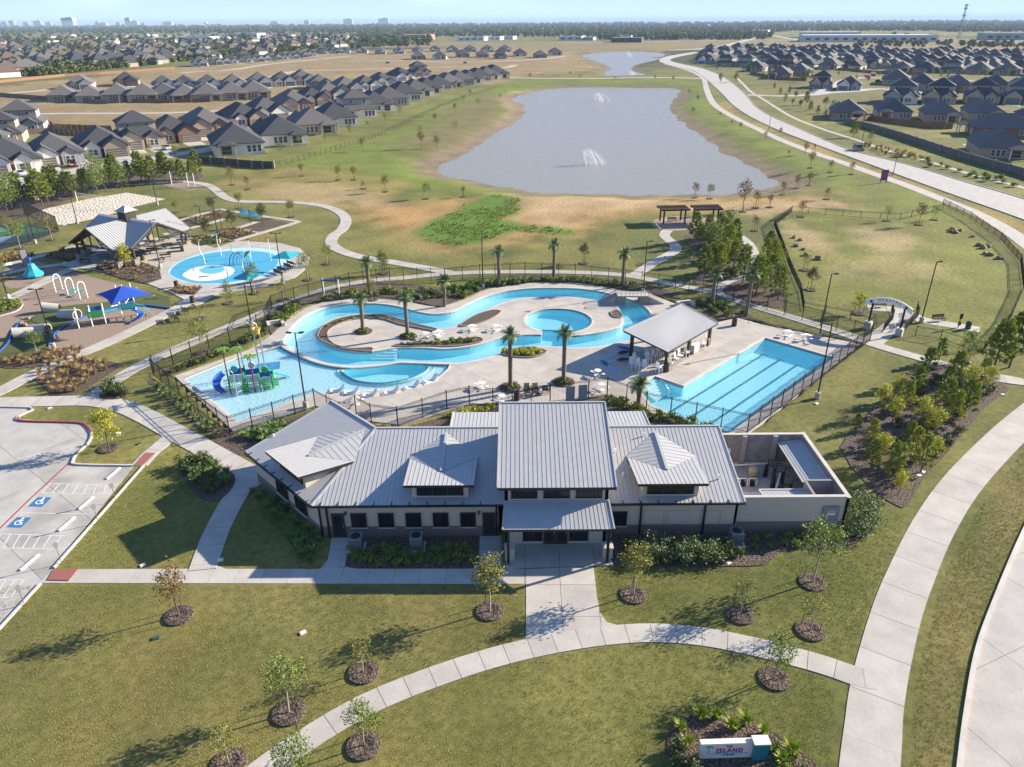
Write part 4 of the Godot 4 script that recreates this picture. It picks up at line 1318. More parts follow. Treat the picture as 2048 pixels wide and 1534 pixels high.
func build_clubhouse() -> void:
	var s := 1.8 / 8.64
	var t := thing("clubhouse", "low tan clubhouse with grey standing seam metal roofs and brick base", "building")
	var zf := -45.9
	# main roof right of the hip
	var E0 := Vector3(-15.29, 3.2, -45.5)
	var E1 := Vector3(-22.82, 3.2, -53.35)
	var RJ := Vector3(-11.63, 5.0, -54.14)
	var RW := Vector3(-16.55, 5.0, -59.2)
	# shape with a hip: main panel is a trapezoid
	var q := MB.new()
	var Er := Vector3(17.66, 3.2, -45.6)
	var Rr := Vector3(17.63, 5.0, -54.14)
	q.quad(E0, Er, Rr, RJ)
	part(t, "roof", q.mesh(), M.metal)
	q = MB.new()
	q.quad(E1, E0, RJ, RW)
	part(t, "roof", q.mesh(), M.metal)
	q = MB.new()
	var up := Vector3(0, 0.02, 0)
	var k := 0
	var x := -15.2
	while x < 17.6:
		var z1 := -54.14
		if x < -11.63: z1 = lerpf(-45.5, -54.14, (x + 15.29) / 3.66)
		var y1 := 3.2 + s * (-45.5 - z1)
		q.beam(Vector3(x, 3.2, -45.5) + up, Vector3(x, y1, z1) + up, 0.024, 0.012)
		x += 0.33
	var n := 33
	var ew := (E1 - E0).normalized()
	var nw := Vector3(-ew.z, 0, ew.x)
	if nw.x < 0: nw = -nw
	for i in range(0, n + 1):
		var a := E0.lerp(E1, float(i) / n)
		var l := 8.64
		var along := a.distance_to(E0)
		# hip at the right end cuts the seams short
		var cut := along / 0.0001
		var hip := (RJ - E0)
		var ha := Vector3(hip.x, 0, hip.z).dot(Vector3(ew.x, 0, ew.z))
		var hn := Vector3(hip.x, 0, hip.z).dot(nw)
		if ha > 0.05 and along < ha: l = minf(l, hn * along / ha)
		var b := a + nw * l + Vector3(0, s * l, 0)
		if l > 0.2: q.beam(a + up, b + up, 0.024, 0.012)
	q.beam(E0 + up, RJ + up, 0.2, 0.08)
	q.beam(RJ + up, Rr + up, 0.2, 0.09)
	q.beam(RW + up, RJ + up, 0.2, 0.09)
	q.beam(E1 + up, RW + up, 0.12, 0.08)
	q.beam(Er + up, Rr + up, 0.12, 0.08)
	part(t, "seams", q.mesh(), M.metal).set_meta("kind", "stuff")
	q = MB.new()
	var dn := Vector3(0, -0.24, 0)
	var ring := [E0, Er, Rr, RJ, RW, E1]
	for i in 6:
		var a: Vector3 = ring[i]
		var b: Vector3 = ring[(i + 1) % 6]
		q.quad(a + dn, b + dn, b, a)
	q.quad(RJ + dn, Rr + dn, Er + dn, E0 + dn)
	q.quad(RW + dn, RJ + dn, E0 + dn, E1 + dn)
	part(t, "fascia", q.mesh(), M.bronze)
	q = MB.new()
	q.beam(E0 + Vector3(0, -0.06, 0.09), Er + Vector3(0, -0.06, 0.09), 0.14, 0.14)
	q.beam(E1 - nw * 0.09 + Vector3(0, -0.06, 0), E0 - nw * 0.09 + Vector3(0, -0.06, 0), 0.14, 0.14)
	part(t, "gutter", q.mesh(), M.black)
	q = MB.new()
	q.box(Vector3.ZERO, Vector3(0.05, 0.06, 0.4))
	var hanger := q.mesh()
	x = -14.6
	while x < 17.3:
		if x < -1.2 or x > 7.7: part(t, "gutter_bracket", hanger, M.black, Vector3(x, 3.27, -45.65))
		x += 1.35
	for i in 8: part(t, "gutter_bracket", hanger, M.black, E0.lerp(E1, (i + 0.5) / 8.0) + nw * 0.1 + Vector3(0, 0.07, 0), -0.8)
	# walls: stucco above brick wainscot
	var c0 := Vector2(-14.95, zf)
	var w1 := Vector2(-22.25, -53.5)
	for a in [[c0, Vector2(-1.1, zf)], [Vector2(7.2, zf), Vector2(17.3, zf)], [w1, c0]]:
		wall_quad(t, "brick_base", a[0], a[1], -0.1, 0.9, 0.9, 0.3, M.brick)
		var d: Vector2 = (a[1] - a[0]).normalized()
		var o := Vector2(-d.y, d.x) * -0.05
		if o.y > 0: o = -o
		wall_quad(t, "wall", a[0] + o, a[1] + o, 0.9, 3.1, 3.1, 0.25, M.stucco)
	wall_quad(t, "wall", Vector2(17.35, zf - 0.05), Vector2(17.35, -53.9), -0.1, 3.1, 4.75, 0.25, M.stucco)
	wall_quad(t, "wall", Vector2(17.2, -53.95), Vector2(-11.6, -53.95), -0.1, 4.72, 4.72, 0.25, M.stucco)
	wall_quad(t, "wall", Vector2(-11.6, -53.95), Vector2(-16.4, -58.9), -0.1, 4.72, 4.72, 0.25, M.stucco)
	wall_quad(t, "wall", Vector2(-16.6, -58.8), w1 + Vector2(0.05, -0.1), -0.1, 4.7, 3.1, 0.25, M.stucco)
	for i in 5: window(t, Vector3(-11.9 + i * 2.13 - (0.02 * i), 1.55, zf + 0.05), 1.2, 1.3)
	door(t, Vector3(-13.5, 0.03, zf + 0.05), 0.98, 2.15, M.bronze)
	door(t, Vector3(-1.85, 0.03, zf + 0.05), 1.0, 2.15, M.bronze)
	window(t, Vector3(8.2, 1.55, zf + 0.05), 1.2, 1.3)
	var dw := atan2(nw.x, nw.z) + PI
	for f in [0.26, 0.55]:
		var wp := c0.lerp(w1, f)
		window(t, Vector3(wp.x - nw.x * 0.06, 1.7, wp.y - nw.z * 0.06), 1.7, 1.5, dw)
	for p in [[10.95, 1.1], [12.8, 1.1], [15.3, 1.0]]:
		q = MB.new()
		for sx in [-0.8, 0.8]: q.box(Vector3(p[0] + sx * 0.98, 1.62, zf - 0.02), Vector3(0.09, 1.25, 0.09))
		for yy in [1.04, 2.2]: q.box(Vector3(p[0], yy, zf - 0.02), Vector3(1.46, 0.09, 0.09))
		part(t, "panel_trim", q.mesh(), M.stucco)
	for p in [-14.85, -13.95 - 0.35, -1.25, 9.85, 14.75]:
		q = MB.new()
		q.box(Vector3(p, 1.5, zf + 0.07), Vector3(0.14, 3.0, 0.12))
		part(t, "downspout", q.mesh(), M.black)
	for p in [-12.85, -2.6]:
		q = MB.new()
		q.lathe([Vector2(0.07, 2.1), Vector2(0.07, 2.42), Vector2(0.0, 2.42)], 10, Vector3(p, 0, zf + 0.13))
		part(t, "wall_lamp", q.mesh(), M.black)
	for p in [[-20.8, -55.0], [8.7, -48.3], [9.4, -49.3], [8.4, -51.0], [16.2, -48.0], [11.0, -52.9]]:
		var yy: float = 3.2 + s * (-45.5 - p[1]) if p[0] > -12 else 3.6
		q = MB.new()
		q.tube([Vector3(p[0], yy, p[1]), Vector3(p[0], yy + 0.4, p[1])], [0.06, 0.06], 8)
		part(t, "vent_pipe", q.mesh(), M.white)
	dormer(t, Vector3(-5.55, 0, -45.55), 0.0)
	dormer(t, Vector3(12.05, 0, -45.55), 0.0)
	dormer(t, Vector3(-18.2, 0, -48.65), -atan2(nw.x, -nw.z))
	# tall middle block
	var m4: Array = [Vector3(-1.12, 5.5, -44.35), Vector3(7.6, 5.5, -44.35), Vector3(7.75, 7.5, -53.85), Vector3(-1.05, 7.5, -53.85)]
	metal_roof(t, m4[0], m4[1], m4[2], m4[3], M.metal, 0.33, 0.24)
	wall_quad(t, "stone_wall", Vector2(-0.6, -44.8), Vector2(7.1, -44.8), 0.0, 5.25, 5.25, 0.3, M.stonew)
	wall_quad(t, "wall", Vector2(7.1, -44.8), Vector2(7.1, -53.6), 0.0, 5.25, 7.1, 0.25, M.stucco)
	wall_quad(t, "wall", Vector2(-0.6, -53.6), Vector2(-0.6, -44.8), 0.0, 7.1, 5.25, 0.25, M.stucco)
	wall_quad(t, "wall", Vector2(7.1, -53.6), Vector2(-0.6, -53.6), 0.0, 7.1, 7.1, 0.25, M.stucco)
	for i in 3: window(t, Vector3(0.85 + i * 2.4, 4.62, -44.77), 1.95, 0.64, 0.0, 2)
	metal_roof(t, Vector3(-0.75, 3.3, -42.3), Vector3(7.3, 3.3, -42.3), Vector3(7.15, 4.02, -44.8), Vector3(-0.6, 4.02, -44.8), M.metal, 0.3, 0.2)
	for p in [[-0.35, -42.0 + 0.0], [6.95, -42.1]]:
		q = MB.new()
		q.box(Vector3(p[0], 1.6, p[1] - 0.45), Vector3(0.2, 3.2, 0.2))
		part(t, "column", q.mesh(), M.black)
		q = MB.new()
		q.box(Vector3(p[0] + 0.1, 0.5, p[1] - 1.2), Vector3(0.7, 1.0, 0.7))
		q.box(Vector3(p[0] + 0.1, 1.04, p[1] - 1.2), Vector3(0.8, 0.08, 0.8))
		part(t, "stone_pier", q.mesh(), M.stonew)
	window(t, Vector3(1.5, 1.2, -44.77), 1.5, 1.7)
	window(t, Vector3(5.0, 1.2, -44.77), 1.5, 1.7)
	for sx in [2.78, 3.72]: door(t, Vector3(sx, 0.06, -44.77), 0.92, 2.3, M.bronze)
	# rear porch roofs towards the pool
	metal_roof(t, Vector3(12.2, 3.5, -59.6), Vector3(-5.5, 3.5, -59.6), Vector3(-5.4, 4.5, -54.25), Vector3(12.0, 4.5, -54.25), M.metal, 0.33, 0.2)
	for p in [-5.2, -1.0, 3.3, 7.6, 11.8]:
		q = MB.new()
		q.box(Vector3(p, 1.65, -59.2), Vector3(0.25, 3.4, 0.25))
		part(t, "column", q.mesh(), M.bronze)
	# equipment yard
	var y := thing("equipment_yard_wall", "open roofed pump yard with tan outer walls and grey block inner walls", "wall")
	for a in [[17.45, -46.2, 25.85, -46.2], [25.85, -46.2, 25.85, -55.85], [25.85, -55.85, 17.45, -55.85]]:
		wall_quad(y, "wall", Vector2(a[0], a[1]), Vector2(a[2], a[3]), -0.1, 3.2, 3.2, 0.22, M.stucco)
		q = MB.new()
		var mid := Vector3((a[0] + a[2]) * 0.5, 3.23, (a[1] + a[3]) * 0.5)
		if a[0] == a[2]: q.box(mid - Vector3(0.1, 0, 0), Vector3(0.32, 0.06, 10.0))
		else: q.box(mid + Vector3(0, 0.005, -0.1 if a[1] > -50 else 0.1), Vector3(8.4, 0.06, 0.32))
		part(y, "coping", q.mesh(), M.coping)
	wall_quad(y, "brick_base", Vector2(17.35, -46.15), Vector2(25.9, -46.15), -0.1, 0.95, 0.95, 0.2, M.brick)
	wall_quad(y, "brick_base", Vector2(25.9, -46.15), Vector2(25.9, -55.85), -0.1, 0.95, 0.95, 0.2, M.brick)
	var bm := MB.new()
	bm.box(Vector3.ZERO, Vector3(0.372, 0.172, 0.06))
	var blk := bm.mesh()
	var bmats := [M.block, M.block2, M.block3]
	for j in 14:
		for i in 20:
			part(y, "block", blk, bmats[rng.randi() % 3], Vector3(17.7 + i * 0.4 + (0.2 if j % 2 else 0.0), 0.5 + j * 0.2, -55.6))
	q = MB.new()
	q.box(Vector3(21.5, 1.6, -55.62), Vector3(8.2, 3.15, 0.03))
	part(y, "mortar", q.mesh(), M.mortar)
	q = MB.new()
	q.box(Vector3(25.62, 1.6, -51.0), Vector3(0.03, 3.15, 9.3))
	part(y, "mortar", q.mesh(), M.mortar)
	q = MB.new()
	for j in 14:
		for i in 23: q.box(Vector3(25.6, 0.5 + j * 0.2, -55.3 + i * 0.4 + (0.2 if j % 2 else 0.0)), Vector3(0.06, 0.172, 0.372))
	part(y, "blocks", q.mesh(), M.block).set_meta("kind", "stuff")
	for p in [20.5, 23.2]:
		q = MB.new()
		q.box(Vector3(p, 1.6, -55.45), Vector3(0.4, 3.2, 0.3))
		part(y, "pilaster", q.mesh(), M.block2)
	# small bay in the corner
	for a in [[23.4, -48.5, 25.6, -48.5], [23.4, -46.4, 23.4, -48.5]]: wall_quad(y, "bay_wall", Vector2(a[0], a[1]), Vector2(a[2], a[3]), 0, 3.16, 3.16, 0.2, M.block)
	q = MB.new()
	q.box(Vector3(21.6, 0.02, -51.0), Vector3(8.2, 0.06, 9.2))
	part(y, "floor", q.mesh(), M.conc3)
	metal_roof(y, Vector3(23.45, 2.5, -49.2), Vector3(25.5, 2.75, -49.2), Vector3(25.5, 2.75, -55.4), Vector3(23.45, 2.5, -55.4), M.metal, 0.25, 0.08)
	metal_roof(y, Vector3(19.6, 2.75, -46.6), Vector3(23.2, 2.75, -46.6), Vector3(23.2, 2.5, -48.2), Vector3(19.6, 2.5, -48.2), M.metal, 0.25, 0.08)
	door(y, Vector3(24.6, 0.1, -46.1), 1.3, 2.3, M.doorgrey, 0.0, false)
	q = MB.new()
	q.box(Vector3(24.6, 1.85, -46.02), Vector3(0.62, 0.42, 0.02))
	part(y, "sign_plate", q.mesh(), M.white)
	q = MB.new()
	q.box(Vector3(24.6, 1.96, -46.005), Vector3(0.58, 0.16, 0.012))
	part(y, "sign_band", q.mesh(), M.red)
	part(y, "sign_text", text_mesh("CAUTION", 0.11, 0.01), M.white, Vector3(24.6, 1.96, -45.993))
	part(y, "sign_text", text_mesh("CHEMICAL STORAGE", 0.05, 0.01), M.red, Vector3(24.6, 1.8, -46.003))
	# plant inside the yard
	var tk := MB.new()
	tk.lathe([Vector2(0.4, 0.25), Vector2(0.48, 0.4), Vector2(0.48, 0.8), Vector2(0.35, 1.0), Vector2(0.12, 1.1), Vector2(0, 1.1)], 18)
	tk.lathe([Vector2(0.4, 0), Vector2(0.4, 0.25)], 14)
	one("filter_tank", tk.mesh(), M.tank, "beige round filter tank standing in the pump yard", "tank", "", Vector3(21.1, 0.05, -53.7))
	for i in 4:
		var pt := thing("pool_pump", "black pump with white pipe loop on the yard floor", "pump", Vector3(18.2 + i * 0.8, 0.05, -52.6), 0, "pumps in a row in the yard")
		q = MB.new()
		q.tube([Vector3(0, 0.3, -0.3), Vector3(0, 0.3, 0.3)], [0.2, 0.2], 10)
		q.box(Vector3(0, 0.06, 0), Vector3(0.4, 0.12, 0.7))
		part(pt, "motor", q.mesh(), M.black)
		q = MB.new()
		q.tube([Vector3(-0.3, 0, 0.3), Vector3(-0.3, 0.8, 0.3), Vector3(0.35, 0.8, 0.3), Vector3(0.35, 0.1, 0.3)], [0.06, 0.06, 0.06, 0.06], 8)
		part(pt, "pipe", q.mesh(), M.white)
	for i in 7:
		var bx := MB.new()
		bx.lathe([Vector2(0.2, 0), Vector2(0.2, 0.7), Vector2(0.14, 0.85), Vector2(0.14, 1.2), Vector2(0, 1.2)], 10)
		bx.tube([Vector3(0.1, 1.1, 0), Vector3(0.1, 1.7, 0), Vector3(0.5, 1.7, 0)], [0.05, 0.05, 0.05], 6)
		one("chemical_feeder", bx.mesh(), M.black, "black upright canister with pipe beneath the yard roof edge", "canister", "canisters in the pump yard", Vector3(22.2 + (i % 3) * 0.5, 0.05, -53.8 + i * 0.62))
	for e in [[19.0, -50.6, 21.8, -50.6, 0.5], [18.4, -49.6, 18.4, -52.0, 0.9], [21.4, -49.4, 22.9, -52.4, 1.3], [19.6, -54.6, 22.6, -54.9, 0.7]]:
		var pp := MB.new()
		pp.tube([Vector3(e[0], 0.05, e[1]), Vector3(e[0], e[4], e[1]), Vector3(e[2], e[4], e[3]), Vector3(e[2], 0.05, e[3])], [0.07, 0.07, 0.07, 0.07], 8)
		one("pipe_run", pp.mesh(), M.white, "white pipe run crossing the pump yard floor", "pipe", "pipes in the pump yard")
	for i in 2:
		var rc := MB.new()
		rc.box(Vector3(0, 0.45, 0), Vector3(0.95, 0.9, 0.95))
		rc.box(Vector3(0, 0.95, 0), Vector3(1.02, 0.12, 0.5))
		one("storage_bin", rc.mesh(), M.red, "red covered bin in the yard corner by the roof end", "bin", "red bins in the yard", Vector3(18.5, 0.05, -47.2 - i * 1.15))
	var eb := MB.new()
	eb.box(Vector3(0, 1.6, 0), Vector3(0.8, 0.9, 0.3))
	eb.box(Vector3(0.8, 1.45, 0), Vector3(0.5, 0.4, 0.2))
	one("electrical_box", eb.mesh(), M.white, "white electrical cabinet mounted on the grey block wall", "cabinet", "", Vector3(18.3, 0.3, -55.4))
	# air-conditioning condensers
	for p in [[712,1104, "grey air conditioning unit on a pad beside the clubhouse side door"], [833,1102, "grey air conditioning unit on a pad below the clubhouse windows"], [1473,1093, "grey air conditioning unit on a pad near the pump yard wall"]]:
		var c := thing("air_conditioner", p[2], "air conditioner", G(p[0], p[1]), 0.0)
		q = MB.new()
		q.box(Vector3(0, 0.05, -0.4), Vector3(1.3, 0.1, 1.3))
		part(c, "pad", q.mesh(), M.conc)
		q = MB.new()
		q.box(Vector3(0, 0.66, -0.4), Vector3(0.92, 1.1, 0.92))
		part(c, "body", q.mesh(), M.acgrey)
		q = MB.new()
		for kk in 9: q.box(Vector3(0, 0.25 + kk * 0.1, 0.068), Vector3(0.84, 0.03, 0.02))
		for kk in 9: q.box(Vector3(0.468, 0.25 + kk * 0.1, -0.4), Vector3(0.02, 0.03, 0.84))
		part(c, "louvre", q.mesh(), M.acdark)
		q = MB.new()
		q.lathe([Vector2(0.38, 1.211), Vector2(0.38, 1.235), Vector2(0.1, 1.24), Vector2(0.1, 1.225), Vector2(0, 1.225)], 20, Vector3(0, 0, -0.4))
		part(c, "fan_grille", q.mesh(), M.black)
	# entrance monument sign
	var A := G(1396, 1514)
	var B := G(1512, 1510)
	var sd := (B - A)
	var sg := thing("monument_sign", "white monument sign with magenta and teal lettering in a planted bed", "sign", (A + B) * 0.5, atan2(-sd.z, sd.x))
	var L := sd.length()
	q = MB.new()
	q.box(Vector3(0, 0.62, 0), Vector3(L, 1.2, 0.32))
	part(sg, "panel", q.mesh(), M.signwhite)
	q = MB.new()
	q.box(Vector3(L * 0.5 + 0.05, 0.66, 0.12), Vector3(0.8, 1.3, 0.5))
	part(sg, "tile_pier", q.mesh(), M.tealtile)
	q = MB.new()
	q.box(Vector3(L * 0.5 + 0.05, 1.345, 0.12), Vector3(0.9, 0.07, 0.6))
	part(sg, "cap", q.mesh(), M.signwhite)
	part(sg, "lettering", text_mesh("THE", 0.19, 0.03), M.magenta, Vector3(-0.05, 1.0, 0.175))
	part(sg, "lettering", text_mesh("ISLAND", 0.42, 0.03), M.magenta, Vector3(0.0, 0.68, 0.175))
	part(sg, "lettering", text_mesh("AT MARVIDA", 0.11, 0.03), M.tealtile, Vector3(0.0, 0.34, 0.175))
	q = MB.new()
	q.box(Vector3(0, 0.45, 0.165), Vector3(L * 0.62, 0.05, 0.03))
	q.tube([Vector3(-L * 0.36, 0.5, 0.17), Vector3(-L * 0.35, 1.0, 0.17)], [0.035, 0.02], 6)
	for kk in 7:
		var aa := PI * kk / 6.0
		q.beam(Vector3(-L * 0.35, 1.0, 0.17), Vector3(-L * 0.35 + cos(aa) * 0.22, 1.0 + sin(aa) * 0.14 - 0.05, 0.175), 0.04, 0.05)
	part(sg, "palm_emblem", q.mesh(), M.tealsign)

# ---------- park west of the pools ----------
func zp(a: Array, ox: float, oy: float, k: float) -> Array:    # coordinates read off an enlarged crop -> photo pixels
	var r := []
	for i in range(0, a.size(), 2):
		r.append(ox + a[i] * k)
		r.append(oy + a[i + 1] * k)
	return r
func z1(a: Array) -> Array: return zp(a, 0, 460, 0.1695)
func z2(a: Array) -> Array: return zp(a, 320, 380, 0.1565)
func z3(a: Array) -> Array: return zp(a, 0, 320, 0.1953)
func pad(called: String, px_: Array, y: float, m: Material, sm := 0, y0 := -0.1) -> void:
	var p := poly(px_)
	if sm > 0: p = smooth2(p, true, sm)
	var b := MB.new()
	b.prism(p, y0, y)
	struct(called, b.mesh(), m)
func build_park() -> void:
	var root := struct_root("plaza")
	slabs(root, poly([118,531, 150,508, 190,492, 265,472, 330,478, 372,468, 400,486, 430,497, 470,483, 505,484, 560,487, 600,497, 620,515, 615,535, 590,556, 530,573, 470,583, 428,592, 408,606, 392,612, 340,585, 290,566, 240,552, 185,540, 150,536]), [], Vector2(2.6, 2.6), 0.5, -0.1, 0.082, [M.conc, M.conc2, M.conc3])
	path("park_walk", [-40,616, 0,602, 17,597, 60,577, 105,555, 135,541, 165,531], 2.0, 2.2)
	path("park_walk", [-30,555, 8,548, 45,540, 85,534, 122,529], 1.6, 1.6)
	path("park_walk", [-30,540, 0,533, 42,523, 81,512, 110,506, 152,492], 1.8, 1.8)
	for a in [[250,385, 480,320, 760,245], [760,245, 1200,320, 1780,405], [1780,405, 1400,520, 950,650], [40,570, 500,460, 830,370], [350,650, 660,580, 980,490, 1230,410], [980,490, 1260,545]]: path("garden_walk", z2(a), 1.1)
	pad("play_surface", z1([0,1030, 280,920, 200,800, 640,590, 880,495, 1100,560, 1420,640, 1500,760, 1300,860, 950,890, 600,920, 470,980, 250,1090, 120,1220, 0,1330, -400,1500, -400,1100]), 0.02, M.chips)
	pad("play_surface", z1([640,1250, 760,1130, 900,1060, 1100,990, 1400,920, 1650,900, 1900,930, 2000,960, 1700,1140, 1400,1330, 1080,1460, 800,1390, 640,1400]), 0.024, M.chips)
	pad("play_surface", z1([-200,480, 0,430, 250,400, 430,370, 560,400, 500,440, 0,510]), 0.02, M.chips, 2)
	pad("play_surface", z1([80,580, 400,490, 650,440, 780,470, 600,560, 330,670, 80,680]), 0.022, M.chips, 2)
	pad("play_mound", z1([-100,1500, 0,1440, 120,1330, 280,1170, 420,1020, 560,930, 900,890, 1250,860, 1600,780, 1800,740, 2006,800, 2006,930, 1700,900, 1400,915, 1000,1035, 800,1135, 640,1240, 590,1430, 300,1500, 0,1560]), 0.13, M.turf)
	struct("mound_edging", strip(smooth2(poly(z1([590,1430, 600,1300, 700,1190, 800,1130, 1000,1035, 1400,915, 1700,900, 2006,935])), false, 4), 0.14, 0.0, 0.26)[0].mesh(), M.blue)
	struct("mound_edging", strip(smooth2(poly(z1([0,1450, 110,1330, 160,1200, 250,1090])), false, 4), 0.14, 0.0, 0.26)[0].mesh(), M.blue)
	for a in [z1([1095,460, 1250,400, 1650,375, 1880,450, 1910,580, 1740,640, 1450,580]), z1([525,320, 700,240, 900,210, 1140,270, 800,385]), z2([100,1285, 240,1230, 545,1245, 440,1350, 250,1330]), z2([1060,490, 1380,375, 1660,425, 1260,535]), z2([700,560, 980,490, 1230,550, 950,640]), z2([340,660, 600,590, 930,660, 510,720]), z2([280,400, 480,350, 760,270, 840,290, 830,350, 500,460, 310,470]), z2([660,1265, 900,1215, 1450,1120, 1300,1180, 900,1250])]:
		bed("planting_bed", poly(a), 0.1)
	bed("planting_bed", poly(z1([-200,320, 0,310, 200,280, 430,290, 400,340, 200,380, 0,400, -200,430])), 0.045)
	bed("planting_bed", smooth2(poly(z1([-300,860, 60,830, 200,840, 270,880, 200,960, 0,1020, -300,1100])), true, 3), 0.12, M.conc)
	bed("planting_bed", smooth2(poly([90,775, 60,745, 130,708, 170,715, 240,728, 225,745, 150,790, 110,796]), true, 3), 0.05)
	bed("planting_bed", smooth2(poly([0,735, 0,722, 90,705, 160,695, 175,705, 60,735]), true, 3), 0.052)
	# volleyball sand and courts
	pad("sand_court", z3([220,550, 560,480, 900,400, 1300,335, 1690,400, 1400,470, 1180,540, 960,600, 650,670, 450,640]), 0.035, M.sand)
	pad("court_surface", [-120,462, 0,452, 45,446, 118,463, 60,484, 0,500, -120,528], 0.03, M.courtdark)
	pad("court_surface", [-120,470, 0,457, 50,450, 100,462, 50,470, 0,478, -120,492], 0.036, M.courtgreen)
	pad("court_surface", [-120,497, -40,484, 0,477, 30,472, 0,486, -40,495], 0.042, M.courtblue)
	for l in [[-60,468, 60,458], [-60,488, 30,470], [0,457, -30,500]]: struct("court_line", strip(poly(l), 0.08, 0.03, 0.047)[0].mesh(), M.white)
	fence("court_fence", "tall black mesh fence round the green sports court", poly([-140,442, 0,436, 50,430, 118,463, 60,484, 0,500, -140,530]), 3.0, 2.6, 0.09)
	for p in [[156,406], [187,395]]: 
		pass
	var vb := thing("volleyball_net", "volleyball net between two white posts on the sand court", "net")
	for p in [[156,407], [230,418]]:
		var m := MB.new()
		var g := G(p[0], p[1])
		m.tube([g, g + Vector3(0, 2.6, 0)], [0.09, 0.09], 8)
		part(vb, "post", m.mesh(), M.white)
	var na := G(156, 407)
	var nb := G(230, 418)
	var nm := MB.new()
	nm.beam(na + Vector3(0, 2.4, 0), nb + Vector3(0, 2.4, 0), 0.03, 0.08)
	nm.beam(na + Vector3(0, 1.5, 0), nb + Vector3(0, 1.5, 0), 0.02, 0.04)
	for k in 24: nm.beam(na.lerp(nb, k / 24.0) + Vector3(0, 1.5, 0), na.lerp(nb, k / 24.0) + Vector3(0, 2.4, 0), 0.015, 0.015)
	part(vb, "net", nm.mesh(), M.white).set_meta("kind", "stuff")
	pad("fitness_pad", [325,371, 345,366, 385,365, 418,372, 375,381], 0.03, M.chips)
	for p in [[344,370], [377,372], [390,374]]:
		var m := MB.new()
		m.tube([Vector3.ZERO, Vector3(0, 3.2, 0), Vector3(0.1, 3.3, 0)], [0.1, 0.1, 0.04], 8)
		m.box(Vector3(0.25, 2.6, 0), Vector3(0.5, 0.06, 0.06))
		one("fitness_post", m.mesh(), M.white, "tall white exercise post on the grey play pad", "post", "exercise posts", G(p[0], p[1]))
	# fitness frame near the pool walk
	pad("fitness_pad", [640,606, 655,586, 735,566, 745,575, 700,592], 0.034, M.chips)
	var ft := thing("pull_up_frame", "white frame with blue crossbar on the bark pad by the walk", "exercise frame", G(664, 592), -0.2)
	for sx in [-1.2, 1.2]:
		var m := MB.new()
		m.tube([Vector3(sx, 0, 0), Vector3(sx, 2.6, 0)], [0.08, 0.08], 8)
		part(ft, "post", m.mesh(), M.white)
	var cb := MB.new()
	cb.box(Vector3(0, 2.35, 0), Vector3(2.4, 0.25, 0.08))
	part(ft, "crossbar", cb.mesh(), M.blue)
	splash_pad()
	pavilion()
	playground()
	park_things()
